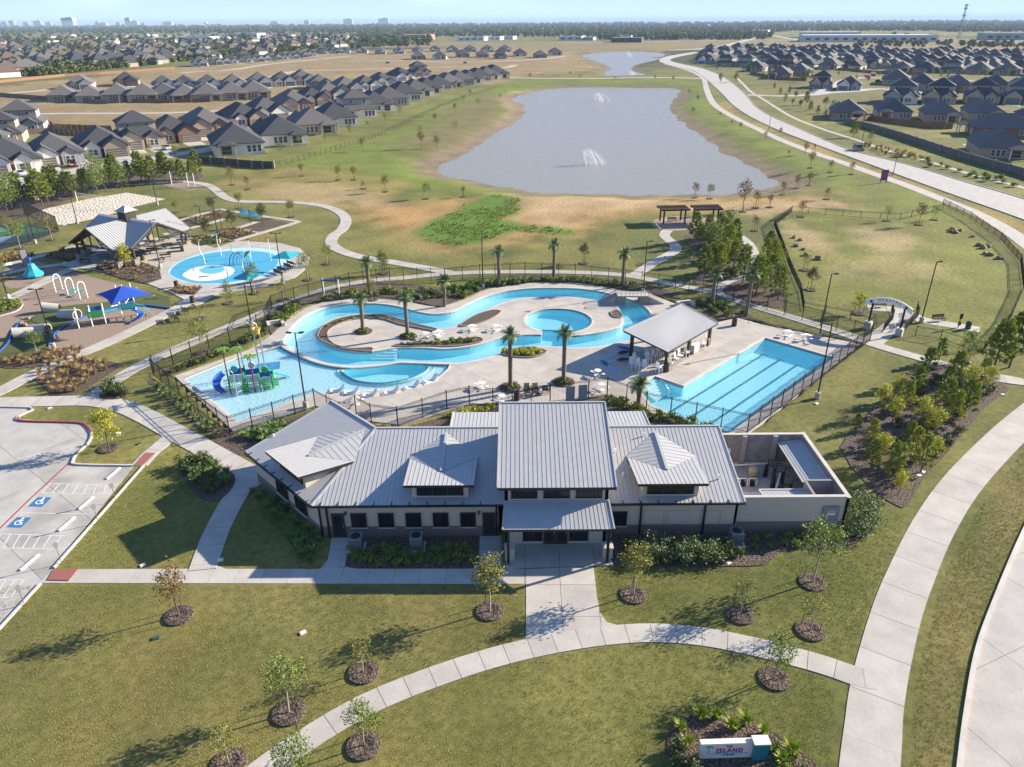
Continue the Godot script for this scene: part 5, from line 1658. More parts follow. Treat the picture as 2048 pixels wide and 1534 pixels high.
func splash_pad() -> void:
	pad("splash_pad", z2([105,1060, 170,970, 330,880, 560,810, 800,770, 1100,742, 1400,765, 1580,830, 1660,920, 1560,1010, 1350,1110, 1050,1190, 700,1215, 400,1190, 200,1140]), 0.088, M.paleblue, 4)
	pad("splash_pad", z2([130,1060, 200,970, 350,890, 600,820, 900,790, 1250,790, 1450,830, 1510,900, 1480,980, 1350,1070, 1100,1150, 800,1195, 500,1200, 300,1160, 170,1110]), 0.093, M.padblue, 4)
	pad("splash_pad", z2([290,1100, 350,1040, 500,985, 700,970, 870,985, 950,1020, 930,1080, 800,1140, 600,1170, 420,1160]), 0.098, M.padwhite, 4)
	pad("splash_pad", z2([500,1030, 600,985, 750,980, 830,1010, 790,1055, 650,1080, 540,1060]), 0.103, M.padteal, 4)
	var q := [[578,950, 640, "orange", 0.5], [785,840, 560, "teal", 0.3], [1160,850, 630, "brownred", 0.0], [1420,900, 610, "red", 0.0]]
	for s in q:
		var b: Array = z2([s[0], s[1], s[0], s[2]])
		var h := hg(b[0], b[1], b[3])
		var t := thing("spray_flower", "tall bent white spray pole with %s flower head on splash pad" % ("orange" if s[3] == "orange" else "teal" if s[3] == "teal" else "dark red" if s[3] == "brownred" else "red"), "water spray", G(b[0], b[1], 0.09))
		var m := MB.new()
		m.tube([Vector3.ZERO, Vector3(-0.05, h * 0.3, 0), Vector3(-s[4], h * 0.6, 0), Vector3(-s[4] * 0.8, h * 0.9, 0), Vector3(-s[4] * 0.4, h, 0)], [0.08, 0.07, 0.06, 0.05, 0.04], 8)
		part(t, "stem", m.mesh(), M.white)
		for k in 6:
			var a := k * TAU / 6
			m = MB.new()
			m.lathe([Vector2(0, -0.08), Vector2(0.16, 0), Vector2(0, 0.1)], 8, Vector3(-s[4] * 0.4 + cos(a) * 0.2, h, sin(a) * 0.2))
			part(t, "petal", m.mesh(), M[s[3]])
	var i := 0
	for s in [[935,950, 1.6, "white", "white ring arch, outermost of the splash pad rings"], [985,965, 1.5, "blue", "blue ring arch beside the white one on the splash pad"], [1030,965, 1.5, "teal", "teal ring arch of the splash pad tunnel"], [1075,935, 1.35, "paleblue", "pale ring arch at the end of the splash pad tunnel"]]:
		var b: Array = z2([s[0], s[1]])
		var m := MB.new()
		var pts := []
		var rd := []
		for k in 17:
			var a := PI * k / 16.0
			pts.append(Vector3(cos(a) * 1.15, sin(a) * s[2] * 1.35, 0))
			rd.append(0.07)
		m.tube(pts, rd, 8)
		one("spray_ring", m.mesh(), M[s[3]], s[4], "water spray", "", G(b[0], b[1] - 2, 0.09), 0.35)
	var b2: Array = z2([1075,1040])
	var t := thing("spray_leaf", "curved white spray pole with large green leaf on splash pad", "water spray", G(b2[0], b2[1], 0.09))
	var m := MB.new()
	m.tube([Vector3.ZERO, Vector3(-0.15, 0.9, 0), Vector3(0.05, 1.9, 0), Vector3(0.5, 2.7, 0)], [0.09, 0.08, 0.07, 0.05], 8)
	part(t, "stem", m.mesh(), M.white)
	m = MB.new()
	m.quad(Vector3(0.3, 2.3, 0.0), Vector3(0.8, 2.6, 0.35), Vector3(1.6, 3.5, 0), Vector3(0.6, 3.1, -0.35))
	m.quad(Vector3(0.3, 2.27, 0.0), Vector3(0.6, 3.07, -0.35), Vector3(1.6, 3.47, 0), Vector3(0.8, 2.57, 0.35))
	part(t, "leaf", m.mesh(), M.green)
	for s in [[915,775, 1.0], [870,1105, 1.1], [435,1030, 0.7], [1220,990, 0.7]]:
		var b: Array = z2([s[0], s[1]])
		m = MB.new()
		m.lathe([Vector2(0.12, 0), Vector2(0.08, 0.1), Vector2(0.06, s[2]), Vector2(0.1, s[2] + 0.1), Vector2(0, s[2] + 0.15)], 10)
		one("spray_post", m.mesh(), M.padblue, "short blue spray nozzle post on the splash pad", "water spray", "spray posts", G(b[0], b[1], 0.09))
	for s in [[1770,1050, 1610,765, 1400,875, 1665,885, 1820,800, "square teal shade sail on a black post at the splash pad end"], [1100,1190, 1100,1050, 930,1140, 1110,1155, 1350,1080, "deep teal shade sail at the near edge of the splash pad"]]:
		var u := thing("shade_umbrella", s[10], "umbrella")
		var hh := 3.0
		var c := []
		for k in [2, 4, 6, 8]:
			if k == 2: continue
		var ap: Array = z2([s[2], s[3]])
		var c1: Array = z2([s[4], s[5]])
		var c2: Array = z2([s[6], s[7]])
		var c3: Array = z2([s[8], s[9]])
		var P1 := G(c1[0], c1[1], hh - 0.4)
		var P2_ := G(c2[0], c2[1], hh - 0.4)
		var P3 := G(c3[0], c3[1], hh - 0.4)
		var P4 := P1 + P3 - P2_
		var cen := (P1 + P3) * 0.5 + Vector3(0, 0.75, 0)
		m = MB.new()
		m.tri(P1, P2_, cen)
		m.tri(P2_, P3, cen)
		m.tri(P3, P4, cen)
		m.tri(P4, P1, cen)
		part(u, "canopy", m.mesh(), M.sailteal)
		m = MB.new()
		m.tube([Vector3(cen.x, 0.05, cen.z), cen], [0.08, 0.06], 8)
		part(u, "post", m.mesh(), M.black)
func pavilion() -> void:
	var hr := 6.3
	var he := 3.2
	var g1 := G(171, 456, hr)
	var g2 := G(308.6, 446, hr)
	var g3 := G(332, 416, hr)
	var g4 := G(203, 426, hr)
	var c := (g1 + g3) * 0.25 + (g2 + g4) * 0.25
	var ax := ((g3 - g1).normalized() + (g2 - g4).normalized().cross(Vector3.UP) * 0.0).normalized()
	var az := ax.cross(Vector3.UP).normalized()
	if az.dot(g2 - g4) < 0: az = -az
	var LX := g1.distance_to(g3) * 0.5
	var LZ := g2.distance_to(g4) * 0.5
	var w := 5.6
	var t := thing("picnic_pavilion", "cross gabled open picnic pavilion with grey metal roof and cupola", "pavilion")
	var X := Transform3D(Basis(ax, Vector3.UP, ax.cross(Vector3.UP)), Vector3(c.x, 0, c.z))
	for d in 4:
		var L: float = LX if d % 2 == 0 else LZ
		var R := X * Transform3D(Basis(Vector3.UP, d * PI / 2), Vector3.ZERO)
		for s in [-1, 1]:
			var a: Vector3 = R * Vector3(w, he, s * w)
			var b: Vector3 = R * Vector3(L, he, s * w)
			var e: Vector3 = R * Vector3(L, hr, 0)
			var f: Vector3 = R * Vector3(0, hr, 0)
			if L < w + 0.6: b = R * Vector3(w + 0.6, he, s * w)
			var m := MB.new()
			if s > 0: m.quad(a, b, e, f)
			else: m.quad(b, a, f, e)
			part(t, "roof", m.mesh(), M.metal)
			m = MB.new()
			var dn := Vector3(0, -0.14, 0)
			if s > 0: m.quad(f + dn, e + dn, b + dn, a + dn)
			else: m.quad(a + dn, b + dn, e + dn, f + dn)
			m.beam(b - Vector3(0, 0.14, 0), e - Vector3(0, 0.14, 0), 0.08, 0.26)
			m.beam(a - Vector3(0, 0.14, 0), b - Vector3(0, 0.14, 0), 0.08, 0.22)
			part(t, "soffit", m.mesh(), M.bronze)
			m = MB.new()
			var n := int((L) / 0.45)
			for i in n:
				var x := (i + 0.5) / n * L
				var top: Vector3 = R * Vector3(x, hr + 0.03, 0)
				var zz := w
				var yb := he
				if x < w:
					zz = x
					yb = hr - (hr - he) * x / w
				m.beam(top, R * Vector3(x, yb + 0.03, s * zz), 0.05, 0.05)
			part(t, "seams", m.mesh(), M.metal).set_meta("kind", "stuff")
			m = MB.new()
			var pc: Vector3 = R * Vector3(L - 0.9, 0, s * (w - 0.7))
			m.box(pc + Vector3(0, 0.55, 0), Vector3(0.9, 1.1, 0.9), R.basis)
			m.box(pc + Vector3(0, 1.13, 0), Vector3(1.0, 0.08, 1.0), R.basis)
			part(t, "stone_pier", m.mesh(), M.stone)
			m = MB.new()
			m.box(pc + Vector3(0, 2.1, 0), Vector3(0.3, 2.1, 0.3), R.basis)
			part(t, "column", m.mesh(), M.bronze)
		var tr := MB.new()
		var b0: Vector3 = R * Vector3(L - 0.3, he, -w)
		var b1: Vector3 = R * Vector3(L - 0.3, he, w)
		tr.beam(b0, b1, 0.18, 0.22)
		tr.beam(R * Vector3(L - 0.3, he, 0), R * Vector3(L - 0.3, hr - 0.2, 0), 0.16, 0.16)
		for s in [-1, 1]: tr.beam(R * Vector3(L - 0.3, he, s * w * 0.5), R * Vector3(L - 0.3, hr - 0.9, s * w * 0.2), 0.14, 0.14)
		part(t, "truss", tr.mesh(), M.bronze)
	var m := MB.new()
	m.box(X * Vector3(0, hr + 0.35, 0), Vector3(2.0, 1.7, 2.0), X.basis)
	part(t, "cupola", m.mesh(), M.bronze)
	m = MB.new()
	var ap: Vector3 = X * Vector3(0, hr + 2.2, 0)
	var cr := []
	for k in 4: cr.append(X * Vector3(1.35 if k in [1, 2] else -1.35, hr + 1.2, 1.35 if k < 2 else -1.35))
	for k in 4: m.tri(cr[k], cr[(k + 1) % 4], ap)
	part(t, "cupola_roof", m.mesh(), M.metal)
	var k2 := 0
	for x in [-8.0, -4.6, -1.4, 1.6, 4.8, 8.0]:
		for z in [-2.2, 2.2]:
			picnic_table(X * Vector3(x, 0.09, z))
	for z in [-7.5, 7.5]: picnic_table(X * Vector3(0.0, 0.09, z))
	picnic_table(G(366, 462, 0.09))
	bin(286, 521, "dark bin beside the pavilion stone pier", M.bin)
var tables := 0
func picnic_table(at: Vector3) -> void:
	var t := thing("picnic_table", "dark metal picnic table with benches under the pavilion", "table", at, 0.4, "picnic tables under the pavilion")
	var m := MB.new()
	m.box(Vector3(0, 0.74, 0), Vector3(1.8, 0.06, 0.75))
	part(t, "tabletop", m.mesh(), M.bronze)
	for s in [-1, 1]:
		m = MB.new()
		m.box(Vector3(0, 0.45, s * 0.7), Vector3(1.8, 0.05, 0.28))
		part(t, "bench", m.mesh(), M.bronze)
		m = MB.new()
		m.box(Vector3(s * 0.6, 0.36, 0), Vector3(0.08, 0.72, 0.08))
		m.box(Vector3(s * 0.6, 0.4, 0), Vector3(0.06, 0.06, 1.4))
		part(t, "leg", m.mesh(), M.bronze)
func playground() -> void:
	# swing arches
	var sw := thing("arch_swing_frame", "white three arch climbing frame on the bark surface", "play structure")
	for s in [[660,735, 740,700, 525], [805,775, 885,740, 565], [950,825, 1035,800, 610]]:
		var a: Array = z1([s[0], s[1], s[2], s[3], s[0], s[4]])
		var A := G(a[0], a[1])
		var B := G(a[2], a[3])
		var h := hg((a[0] + a[2]) * 0.5, (a[1] + a[3]) * 0.5, a[5])
		var m := MB.new()
		var pts := [A]
		var rd := [0.09]
		for k in 9:
			var u := k / 8.0
			pts.append(A.lerp(B, 0.5 - 0.5 * cos(PI * u)) + Vector3(0, h - 0.7 + 0.7 * sin(PI * u), 0))
			rd.append(0.09)
		pts.append(B)
		rd.append(0.09)
		m.tube(pts, rd, 8)
		part(sw, "arch", m.mesh(), M.white)
	var a1: Array = z1([700,530, 1010,640])
	var m0 := MB.new()
	m0.tube([G(a1[0], a1[1] + 34, 2.6), G(a1[2], a1[3] + 34, 2.6)], [0.04, 0.04], 6)
	part(sw, "cable", m0.mesh(), M.white)
	for s in [[875,710, "round blue swing seat under the middle white arch"], [955,735, "round blue swing seat under the last white arch"]]:
		var b: Array = z1([s[0], s[1] + 40])
		var m := MB.new()
		m.lathe([Vector2(0.2, 0.45), Vector2(0.5, 0.55), Vector2(0.5, 0.65), Vector2(0.15, 0.55), Vector2(0, 0.55)], 14)
		m.tube([Vector3(0, 0.6, 0), Vector3(0, 2.5, 0)], [0.015, 0.015], 4)
		one("swing_seat", m.mesh(), M.teal, s[2], "swing", "", G(b[0], b[1]))
	# teal net cone
	var cn: Array = z1([405,550])
	var t := thing("cone_climber", "teal cone shaped spinning climber on bark chips", "play structure", G(cn[0], cn[1]))
	var m := MB.new()
	m.lathe([Vector2(1.55, 0.25), Vector2(1.5, 0.5), Vector2(0.9, 1.1), Vector2(0.55, 1.9), Vector2(0.5, 2.1), Vector2(0, 2.15)], 9)
	part(t, "skirt", m.mesh(), M.teal2)
	m = MB.new()
	m.lathe([Vector2(0.12, 0), Vector2(0.12, 2.6), Vector2(0.3, 2.7), Vector2(0.3, 3.1), Vector2(0, 3.2)], 10)
	part(t, "mast", m.mesh(), M.blue)
	var fl: Array = z1([320,420])
	var fs := thing("feather_sign", "black framed panel sign with white posters beside the cone climber", "sign", G(fl[0], fl[1]), 0.7)
	m = MB.new()
	m.box(Vector3(0, 1.6, 0), Vector3(0.9, 2.2, 0.06))
	part(fs, "panel", m.mesh(), M.signgrey)
	m = MB.new()
	for sx in [-0.5, 0.5]: m.box(Vector3(sx, 1.4, 0), Vector3(0.08, 2.8, 0.08))
	m.box(Vector3(0, 2.76, 0.0), Vector3(0.92, 0.08, 0.075))
	part(fs, "frame", m.mesh(), M.black)
	var ib: Array = z1([130,470])
	fs = thing("info_lectern", "low white information lectern on the bark surface", "sign", G(ib[0], ib[1]), 0.6)
	m = MB.new()
	m.box(Vector3(0, 1.0, 0), Vector3(0.8, 0.05, 0.6), Basis(Vector3.RIGHT, 0.5))
	part(fs, "panel", m.mesh(), M.white)
	m = MB.new()
	m.box(Vector3(0, 0.5, 0), Vector3(0.1, 1.0, 0.1))
	part(fs, "post", m.mesh(), M.black)
	# play tower under a blue sail
	var pc: Array = z1([1540,1040])
	var o := G(pc[0], pc[1])
	var ps := thing("play_tower", "teal and blue play tower with bridge and slide under a shade sail", "play structure", o, 0.5)
	for s in [[-0.9, 0.9], [0.9, 0.9], [-0.9, -0.9], [0.9, -0.9]]:
		m = MB.new()
		m.tube([Vector3(s[0], 0, s[1]), Vector3(s[0], 4.6, s[1])], [0.08, 0.08], 8)
		part(ps, "post", m.mesh(), M.white)
	for s in [[-6.2, 0.8], [-6.2, -0.8], [-4.6, 0.9], [-4.6, -0.8], [-3.0, 0.8], [-3.0, -0.9]]:
		m = MB.new()
		m.tube([Vector3(s[0], 0, s[1]), Vector3(s[0], 2.4, s[1])], [0.08, 0.08], 8)
		part(ps, "post", m.mesh(), M.white)
	for s in [[0.0, 1.6, 2.0, "teal"], [-4.0, 1.2, 1.8, "green"]]:
		m = MB.new()
		m.box(Vector3(s[0], s[1], 0), Vector3(s[2], 0.12, 1.8))
		part(ps, "deck", m.mesh(), M.teal)
		for sz in [-0.95, 0.95]:
			m = MB.new()
			m.box(Vector3(s[0], s[1] + 0.5, sz), Vector3(s[2], 0.8, 0.05))
			part(ps, "panel", m.mesh(), M[s[3]] if sz > 0 else M.blue)
	m = MB.new()
	for k in 9: m.box(Vector3(-1.2 - k * 0.24, 1.55 - 0.02 * k, 0), Vector3(0.18, 0.06, 1.2))
	part(ps, "bridge", m.mesh(), M.teal2)
	m = MB.new()
	m.box(Vector3(-6.2, 0.9, 0), Vector3(0.08, 1.3, 1.5))
	part(ps, "panel", m.mesh(), M.leafgreen)
	m = MB.new()
	m.lathe([Vector2(0, -0.03), Vector2(0.28, -0.03), Vector2(0.28, 0.03), Vector2(0, 0.03)], 14)
	var dd := part(ps, "disc", m.mesh(), M.red, Vector3(-6.2, 1.0, 0))
	dd.rotation.z = PI / 2
	m = MB.new()
	for k in 8:
		var a := k * 0.5
		m.beam(Vector3(0.4 + sin(a) * 1.0, 1.5 - k * 0.17, 1.6 - cos(a) * 0.7), Vector3(0.4 + sin(a + 0.5) * 1.0, 1.33 - k * 0.17, 1.6 - cos(a + 0.5) * 0.7), 0.7, 0.12)
	part(ps, "slide", m.mesh(), M.blue)
	m = MB.new()
	for k in 6: m.tube([Vector3(1.2 + k * 0.3, 1.6 - k * 0.25, -0.6), Vector3(1.2 + k * 0.3, 1.6 - k * 0.25, 0.6)], [0.03, 0.03], 5)
	for sz in [-0.6, 0.6]: m.tube([Vector3(1.0, 1.7, sz), Vector3(1.9, 1.3, sz), Vector3(2.9, 0.0, sz)], [0.04, 0.04, 0.04], 6)
	part(ps, "climber", m.mesh(), M.teal2)
	var sl := thing("shade_sail", "bright blue pointed shade sail above the play tower", "shade sail")
	var ph := 4.6
	var cs := []
	for q in [[1120,765], [1315,890], [1800,765], [1600,680]]:
		var z: Array = z1(q)
		cs.append(G(z[0], z[1], ph))
	var apx: Array = z1([1435,630])
	var cen: Vector3 = (cs[0] + cs[1] + cs[2] + cs[3]) * 0.25 + Vector3(0, 1.3, 0)
	m = MB.new()
	for k in 4:
		var a: Vector3 = cs[k]
		var b: Vector3 = cs[(k + 1) % 4]
		var mid := (a + b) * 0.5
		var pull := mid.lerp(cen, 0.25) + Vector3(0, 0.1, 0)
		for u in 5:
			var p0 := a.lerp(pull, u / 5.0).lerp(pull.lerp(b, u / 5.0), u / 5.0)
			var v := (u + 1) / 5.0
			var p1 := a.lerp(pull, v).lerp(pull.lerp(b, v), v)
			m.tri(p0, p1, cen)
	part(sl, "canopy", m.mesh(), M.sailblue)
	m = MB.new()
	m.tube([Vector3(cen.x, 3.5, cen.z), cen + Vector3(0, 0.2, 0)], [0.07, 0.06], 8)
	part(sl, "mast", m.mesh(), M.white)
	for k in 4:
		m = MB.new()
		m.tube([Vector3(cen.x, 3.6, cen.z), cs[k] + (cs[k] - cen).normalized() * 0.2], [0.05, 0.05], 6)
		part(sl, "strut", m.mesh(), M.white)
	# concrete tunnels through the mound
	for s in [[930,1025, 1.2, 0.35], [580,1200, 1.2, 0.2], [170,1250, 1.0, 2.6], [520,940, 0.8, 2.9]]:
		var z: Array = z1([s[0], s[1] + 30])
		var p := G(z[0], z[1])
		var tn := MB.new()
		var n := 20
		for k in n:
			var a0 := TAU * k / n
			var a1_ := TAU * (k + 1) / n
			for rr in [0.75, 0.62]:
				var q0 := Vector3(0, 0.7 + sin(a0) * rr, cos(a0) * rr)
				var q1 := Vector3(0, 0.7 + sin(a1_) * rr, cos(a1_) * rr)
				var back := Vector3(-2.6 * s[2], -0.45, 0)
				tn.quad(q0, q0 + back, q1 + back, q1)
			tn.quad(Vector3(0, 0.7 + sin(a0) * 0.62, cos(a0) * 0.62), Vector3(0, 0.7 + sin(a0) * 0.75, cos(a0) * 0.75), Vector3(0, 0.7 + sin(a1_) * 0.75, cos(a1_) * 0.75), Vector3(0, 0.7 + sin(a1_) * 0.62, cos(a1_) * 0.62))
		one("crawl_tunnel", tn.mesh(), M.conc, "pale concrete crawl pipe set in the green play mound", "tunnel", "crawl pipes in the mound", p, -s[3])
	rock_pile([[330,1050], [295,1130], [250,1120]], true, "tan boulder beside the play mound", "boulders by the mound")
func rock_mesh(sd: int) -> ArrayMesh:
	var n := FastNoiseLite.new()
	n.seed = sd
	n.frequency = 0.9
	var m := MB.new()
	var S := 9
	var R := 6
	var pt := func(i, j):
		var th: float = PI * j / R
		var ph: float = TAU * (i % S) / S
		var d := Vector3(sin(th) * cos(ph), cos(th), sin(th) * sin(ph))
		return d * (0.75 + 0.5 * n.get_noise_3dv(d * 1.3)) * Vector3(1.0, 0.62, 0.8)
	for i in S:
		for j in R: m.quad(pt.call(i, j), pt.call(i + 1, j), pt.call(i + 1, j + 1), pt.call(i, j + 1))
	return m.mesh()
func rock_pile(spots: Array, crop1: bool, label: String, group: String) -> void:
	for s in spots:
		var q: Array = z1([s[0], s[1]]) if crop1 else s
		var k := 0.5 + rng.randf() * 0.45
		var g := on(q[0], q[1])
		var o := one("boulder", rock_mesh(rng.randi() % 6), M.rock, label, "boulder", group, g + Vector3(0, 0.2 * k, 0), rng.randf() * 6.0)
		o.scale = Vector3.ONE * k
# ---------- street furniture, dog park, vehicles ----------
func lamp(bx: float, by: float, ty: float, label: String, heads := 1, turn := 0.0) -> void:
	var h := hg(bx, by, ty)
	var t := thing("light_pole", label, "lamp", on(bx, by), turn, "black light poles")
	var m := MB.new()
	m.lathe([Vector2(0.28, 0), Vector2(0.28, 0.75), Vector2(0, 0.75)], 12)
	part(t, "footing", m.mesh(), M.conc)
	m = MB.new()
	m.tube([Vector3(0, 0.7, 0), Vector3(0, h, 0)], [0.085, 0.065], 8)
	part(t, "pole", m.mesh(), M.black)
	for k in heads:
		m = MB.new()
		var s := 1.0 if k == 0 else -1.0
		m.box(Vector3(s * 0.22, h - 0.05, 0), Vector3(0.4, 0.06, 0.06))
		m.box(Vector3(s * 0.62, h, 0), Vector3(0.5, 0.1, 0.34), Basis(Vector3.BACK, 0.08 * s))
		part(t, "lamp_head", m.mesh(), M.black)
func bench(px_: float, py: float, turn: float, label: String) -> void:
	var t := thing("park_bench", label, "bench", G(px_, py), turn)
	var m := MB.new()
	for k in 4: m.box(Vector3(0, 0.45, -0.2 + k * 0.13), Vector3(1.8, 0.04, 0.11))
	part(t, "seat", m.mesh(), M.bronze)
	m = MB.new()
	for k in 3: m.box(Vector3(0, 0.6 + k * 0.13, -0.3 - k * 0.03), Vector3(1.8, 0.11, 0.04))
	part(t, "backrest", m.mesh(), M.bronze)
	for s in [-0.8, 0.8]:
		m = MB.new()
		m.box(Vector3(s, 0.22, 0.1), Vector3(0.06, 0.44, 0.06))
		m.box(Vector3(s, 0.4, -0.3), Vector3(0.06, 0.8, 0.06))
		part(t, "leg", m.mesh(), M.bronze)
func pergola(corners: Array, ty: float, label: String) -> void:
	var t := thing("pergola", label, "pergola")
	var c: Array[Vector3] = []
	for q in corners: c.append(on(q[0], q[1]))
	var h := hg(corners[0][0], corners[0][1], ty)
	for q in c:
		var m := MB.new()
		m.box(q + Vector3(0, h * 0.5, 0), Vector3(0.28, h, 0.28))
		part(t, "post", m.mesh(), M.bronze)
	var u := (c[1] - c[0]).normalized()
	var v := (c[3] - c[0]).normalized()
	for k in 2:
		var m := MB.new()
		var a: Vector3 = c[0] if k == 0 else c[3]
		var b: Vector3 = c[1] if k == 0 else c[2]
		m.beam(a - u * 0.8 + Vector3(0, h + 0.1, 0), b + u * 0.8 + Vector3(0, h + 0.1, 0), 0.16, 0.28)
		part(t, "beam", m.mesh(), M.bronze)
	var L := c[0].distance_to(c[1]) + 1.4
	for k in 20:
		var m := MB.new()
		var a: Vector3 = c[0] + u * (-0.7 + L * k / 19.0) + Vector3(0, h + 0.3, 0)
		m.beam(a - v * 0.8, a + (c[3] - c[0]) + v * 0.8, 0.07, 0.16)
		part(t, "slat", m.mesh(), M.bronze)
func extrude(m: MB, prof: Array, w0: float, w1: float, ysplit: float, x0 := 0.0) -> void:
	# side silhouette (x forward, y up) spread across the width; upper points come in to w1
	var n := prof.size()
	var ws := []
	for p in prof: ws.append(w0 if p.y <= ysplit else w1)
	for i in n:
		var a: Vector2 = prof[i]
		var b: Vector2 = prof[(i + 1) % n]
		m.quad(Vector3(a.x, a.y, ws[i]), Vector3(a.x, a.y, -ws[i]), Vector3(b.x, b.y, -ws[(i + 1) % n]), Vector3(b.x, b.y, ws[(i + 1) % n]))
	var t := Geometry2D.triangulate_polygon(PackedVector2Array(prof))
	for i in range(0, t.size(), 3):
		var A: Vector2 = prof[t[i]]
		var B: Vector2 = prof[t[i + 1]]
		var C: Vector2 = prof[t[i + 2]]
		if (B - A).cross(C - A) < 0:
			var q := B
			B = C
			C = q
		var wa := w0 if A.y <= ysplit else w1
		var wb := w0 if B.y <= ysplit else w1
		var wc := w0 if C.y <= ysplit else w1
		m.tri(Vector3(A.x, A.y, wa), Vector3(B.x, B.y, wb), Vector3(C.x, C.y, wc))
		m.tri(Vector3(A.x, A.y, -wa), Vector3(C.x, C.y, -wc), Vector3(B.x, B.y, -wb))
func car(px_: float, py: float, dir: Array, mt: Material, label: String, suv := false) -> void:
	var a := G(px_, py, 0.04)
	var b := G(dir[0], dir[1], 0.04)
	var d := (b - a).normalized()
	var t := thing("parked_car" if not label.contains("driving") else "car", label, "car", a, atan2(-d.z, d.x))
	var top := 1.72 if suv else 1.45
	var m := MB.new()
	extrude(m, [Vector2(-2.25, 0.35), Vector2(2.2, 0.3), Vector2(2.3, 0.6), Vector2(2.1, 0.88), Vector2(0.95, 1.0), Vector2(-2.15, 1.05), Vector2(-2.3, 0.7)], 0.9, 0.86, 0.7)
	part(t, "body", m.mesh(), mt)
	m = MB.new()
	extrude(m, [Vector2(1.0, 0.98), Vector2(0.3, top - 0.02), Vector2(-1.35, top), Vector2(-2.1, 1.04)] if suv else [Vector2(0.95, 0.98), Vector2(0.25, top), Vector2(-0.95, top), Vector2(-1.75, 1.04)], 0.84, 0.66, 1.1)
	part(t, "window_band", m.mesh(), M.glass)
	m = MB.new()
	m.box(Vector3(-0.5, top + 0.01, 0), Vector3(1.5 if suv else 1.15, 0.05, 1.28))
	part(t, "roof", m.mesh(), mt)
	for sx in [-1.4, 1.42]:
		for sz in [-0.82, 0.82]:
			m = MB.new()
			m.tube([Vector3(sx, 0.34, sz - 0.11), Vector3(sx, 0.34, sz + 0.11)], [0.34, 0.34], 14)
			var wh := part(t, "wheel", m.mesh(), M.black)
			m = MB.new()
			m.tube([Vector3(sx, 0.34, sz - 0.115), Vector3(sx, 0.34, sz + 0.118)], [0.2, 0.2], 10)
			part(wh, "rim", m.mesh(), M.steel)
	for sz in [-0.62, 0.62]:
		m = MB.new()
		m.box(Vector3(2.2, 0.72, sz), Vector3(0.12, 0.14, 0.4))
		part(t, "headlight", m.mesh(), M.white)
		m = MB.new()
		m.box(Vector3(-2.22, 0.85, sz), Vector3(0.1, 0.16, 0.36))
		part(t, "tail_light", m.mesh(), M.red)
func person(px_: float, py: float) -> void:
	var t := thing("person", "person in dark clothes jogging along the pale trail", "person", G(px_, py, 0.06), 0.8)
	var m := MB.new()
	m.tube([Vector3(0, 0.92, 0), Vector3(0, 1.15, 0), Vector3(0, 1.4, 0.02), Vector3(0, 1.48, 0.02)], [0.15, 0.15, 0.19, 0.07], 10)
	m.tube([Vector3(0.09, 0.95, 0), Vector3(0.1, 0.5, 0.22), Vector3(0.1, 0.06, 0.1), Vector3(0.1, 0.04, 0.24)], [0.1, 0.07, 0.05, 0.04], 8)
	m.tube([Vector3(-0.09, 0.95, 0), Vector3(-0.1, 0.52, -0.08), Vector3(-0.1, 0.3, -0.45), Vector3(-0.1, 0.2, -0.4)], [0.1, 0.07, 0.05, 0.04], 8)
	m.tube([Vector3(0.19, 1.4, 0), Vector3(0.26, 1.15, -0.15), Vector3(0.22, 1.1, 0.12)], [0.06, 0.05, 0.04], 8)
	m.tube([Vector3(-0.19, 1.4, 0), Vector3(-0.26, 1.15, 0.1), Vector3(-0.2, 1.2, 0.32)], [0.06, 0.05, 0.04], 8)
	part(t, "body", m.mesh(), M.navy)
	m = MB.new()
	m.lathe([Vector2(0.05, 1.46), Vector2(0.09, 1.55), Vector2(0.1, 1.63), Vector2(0.08, 1.72), Vector2(0, 1.76)], 10, Vector3(0, 0, 0.03))
	part(t, "head", m.mesh(), M.skin)
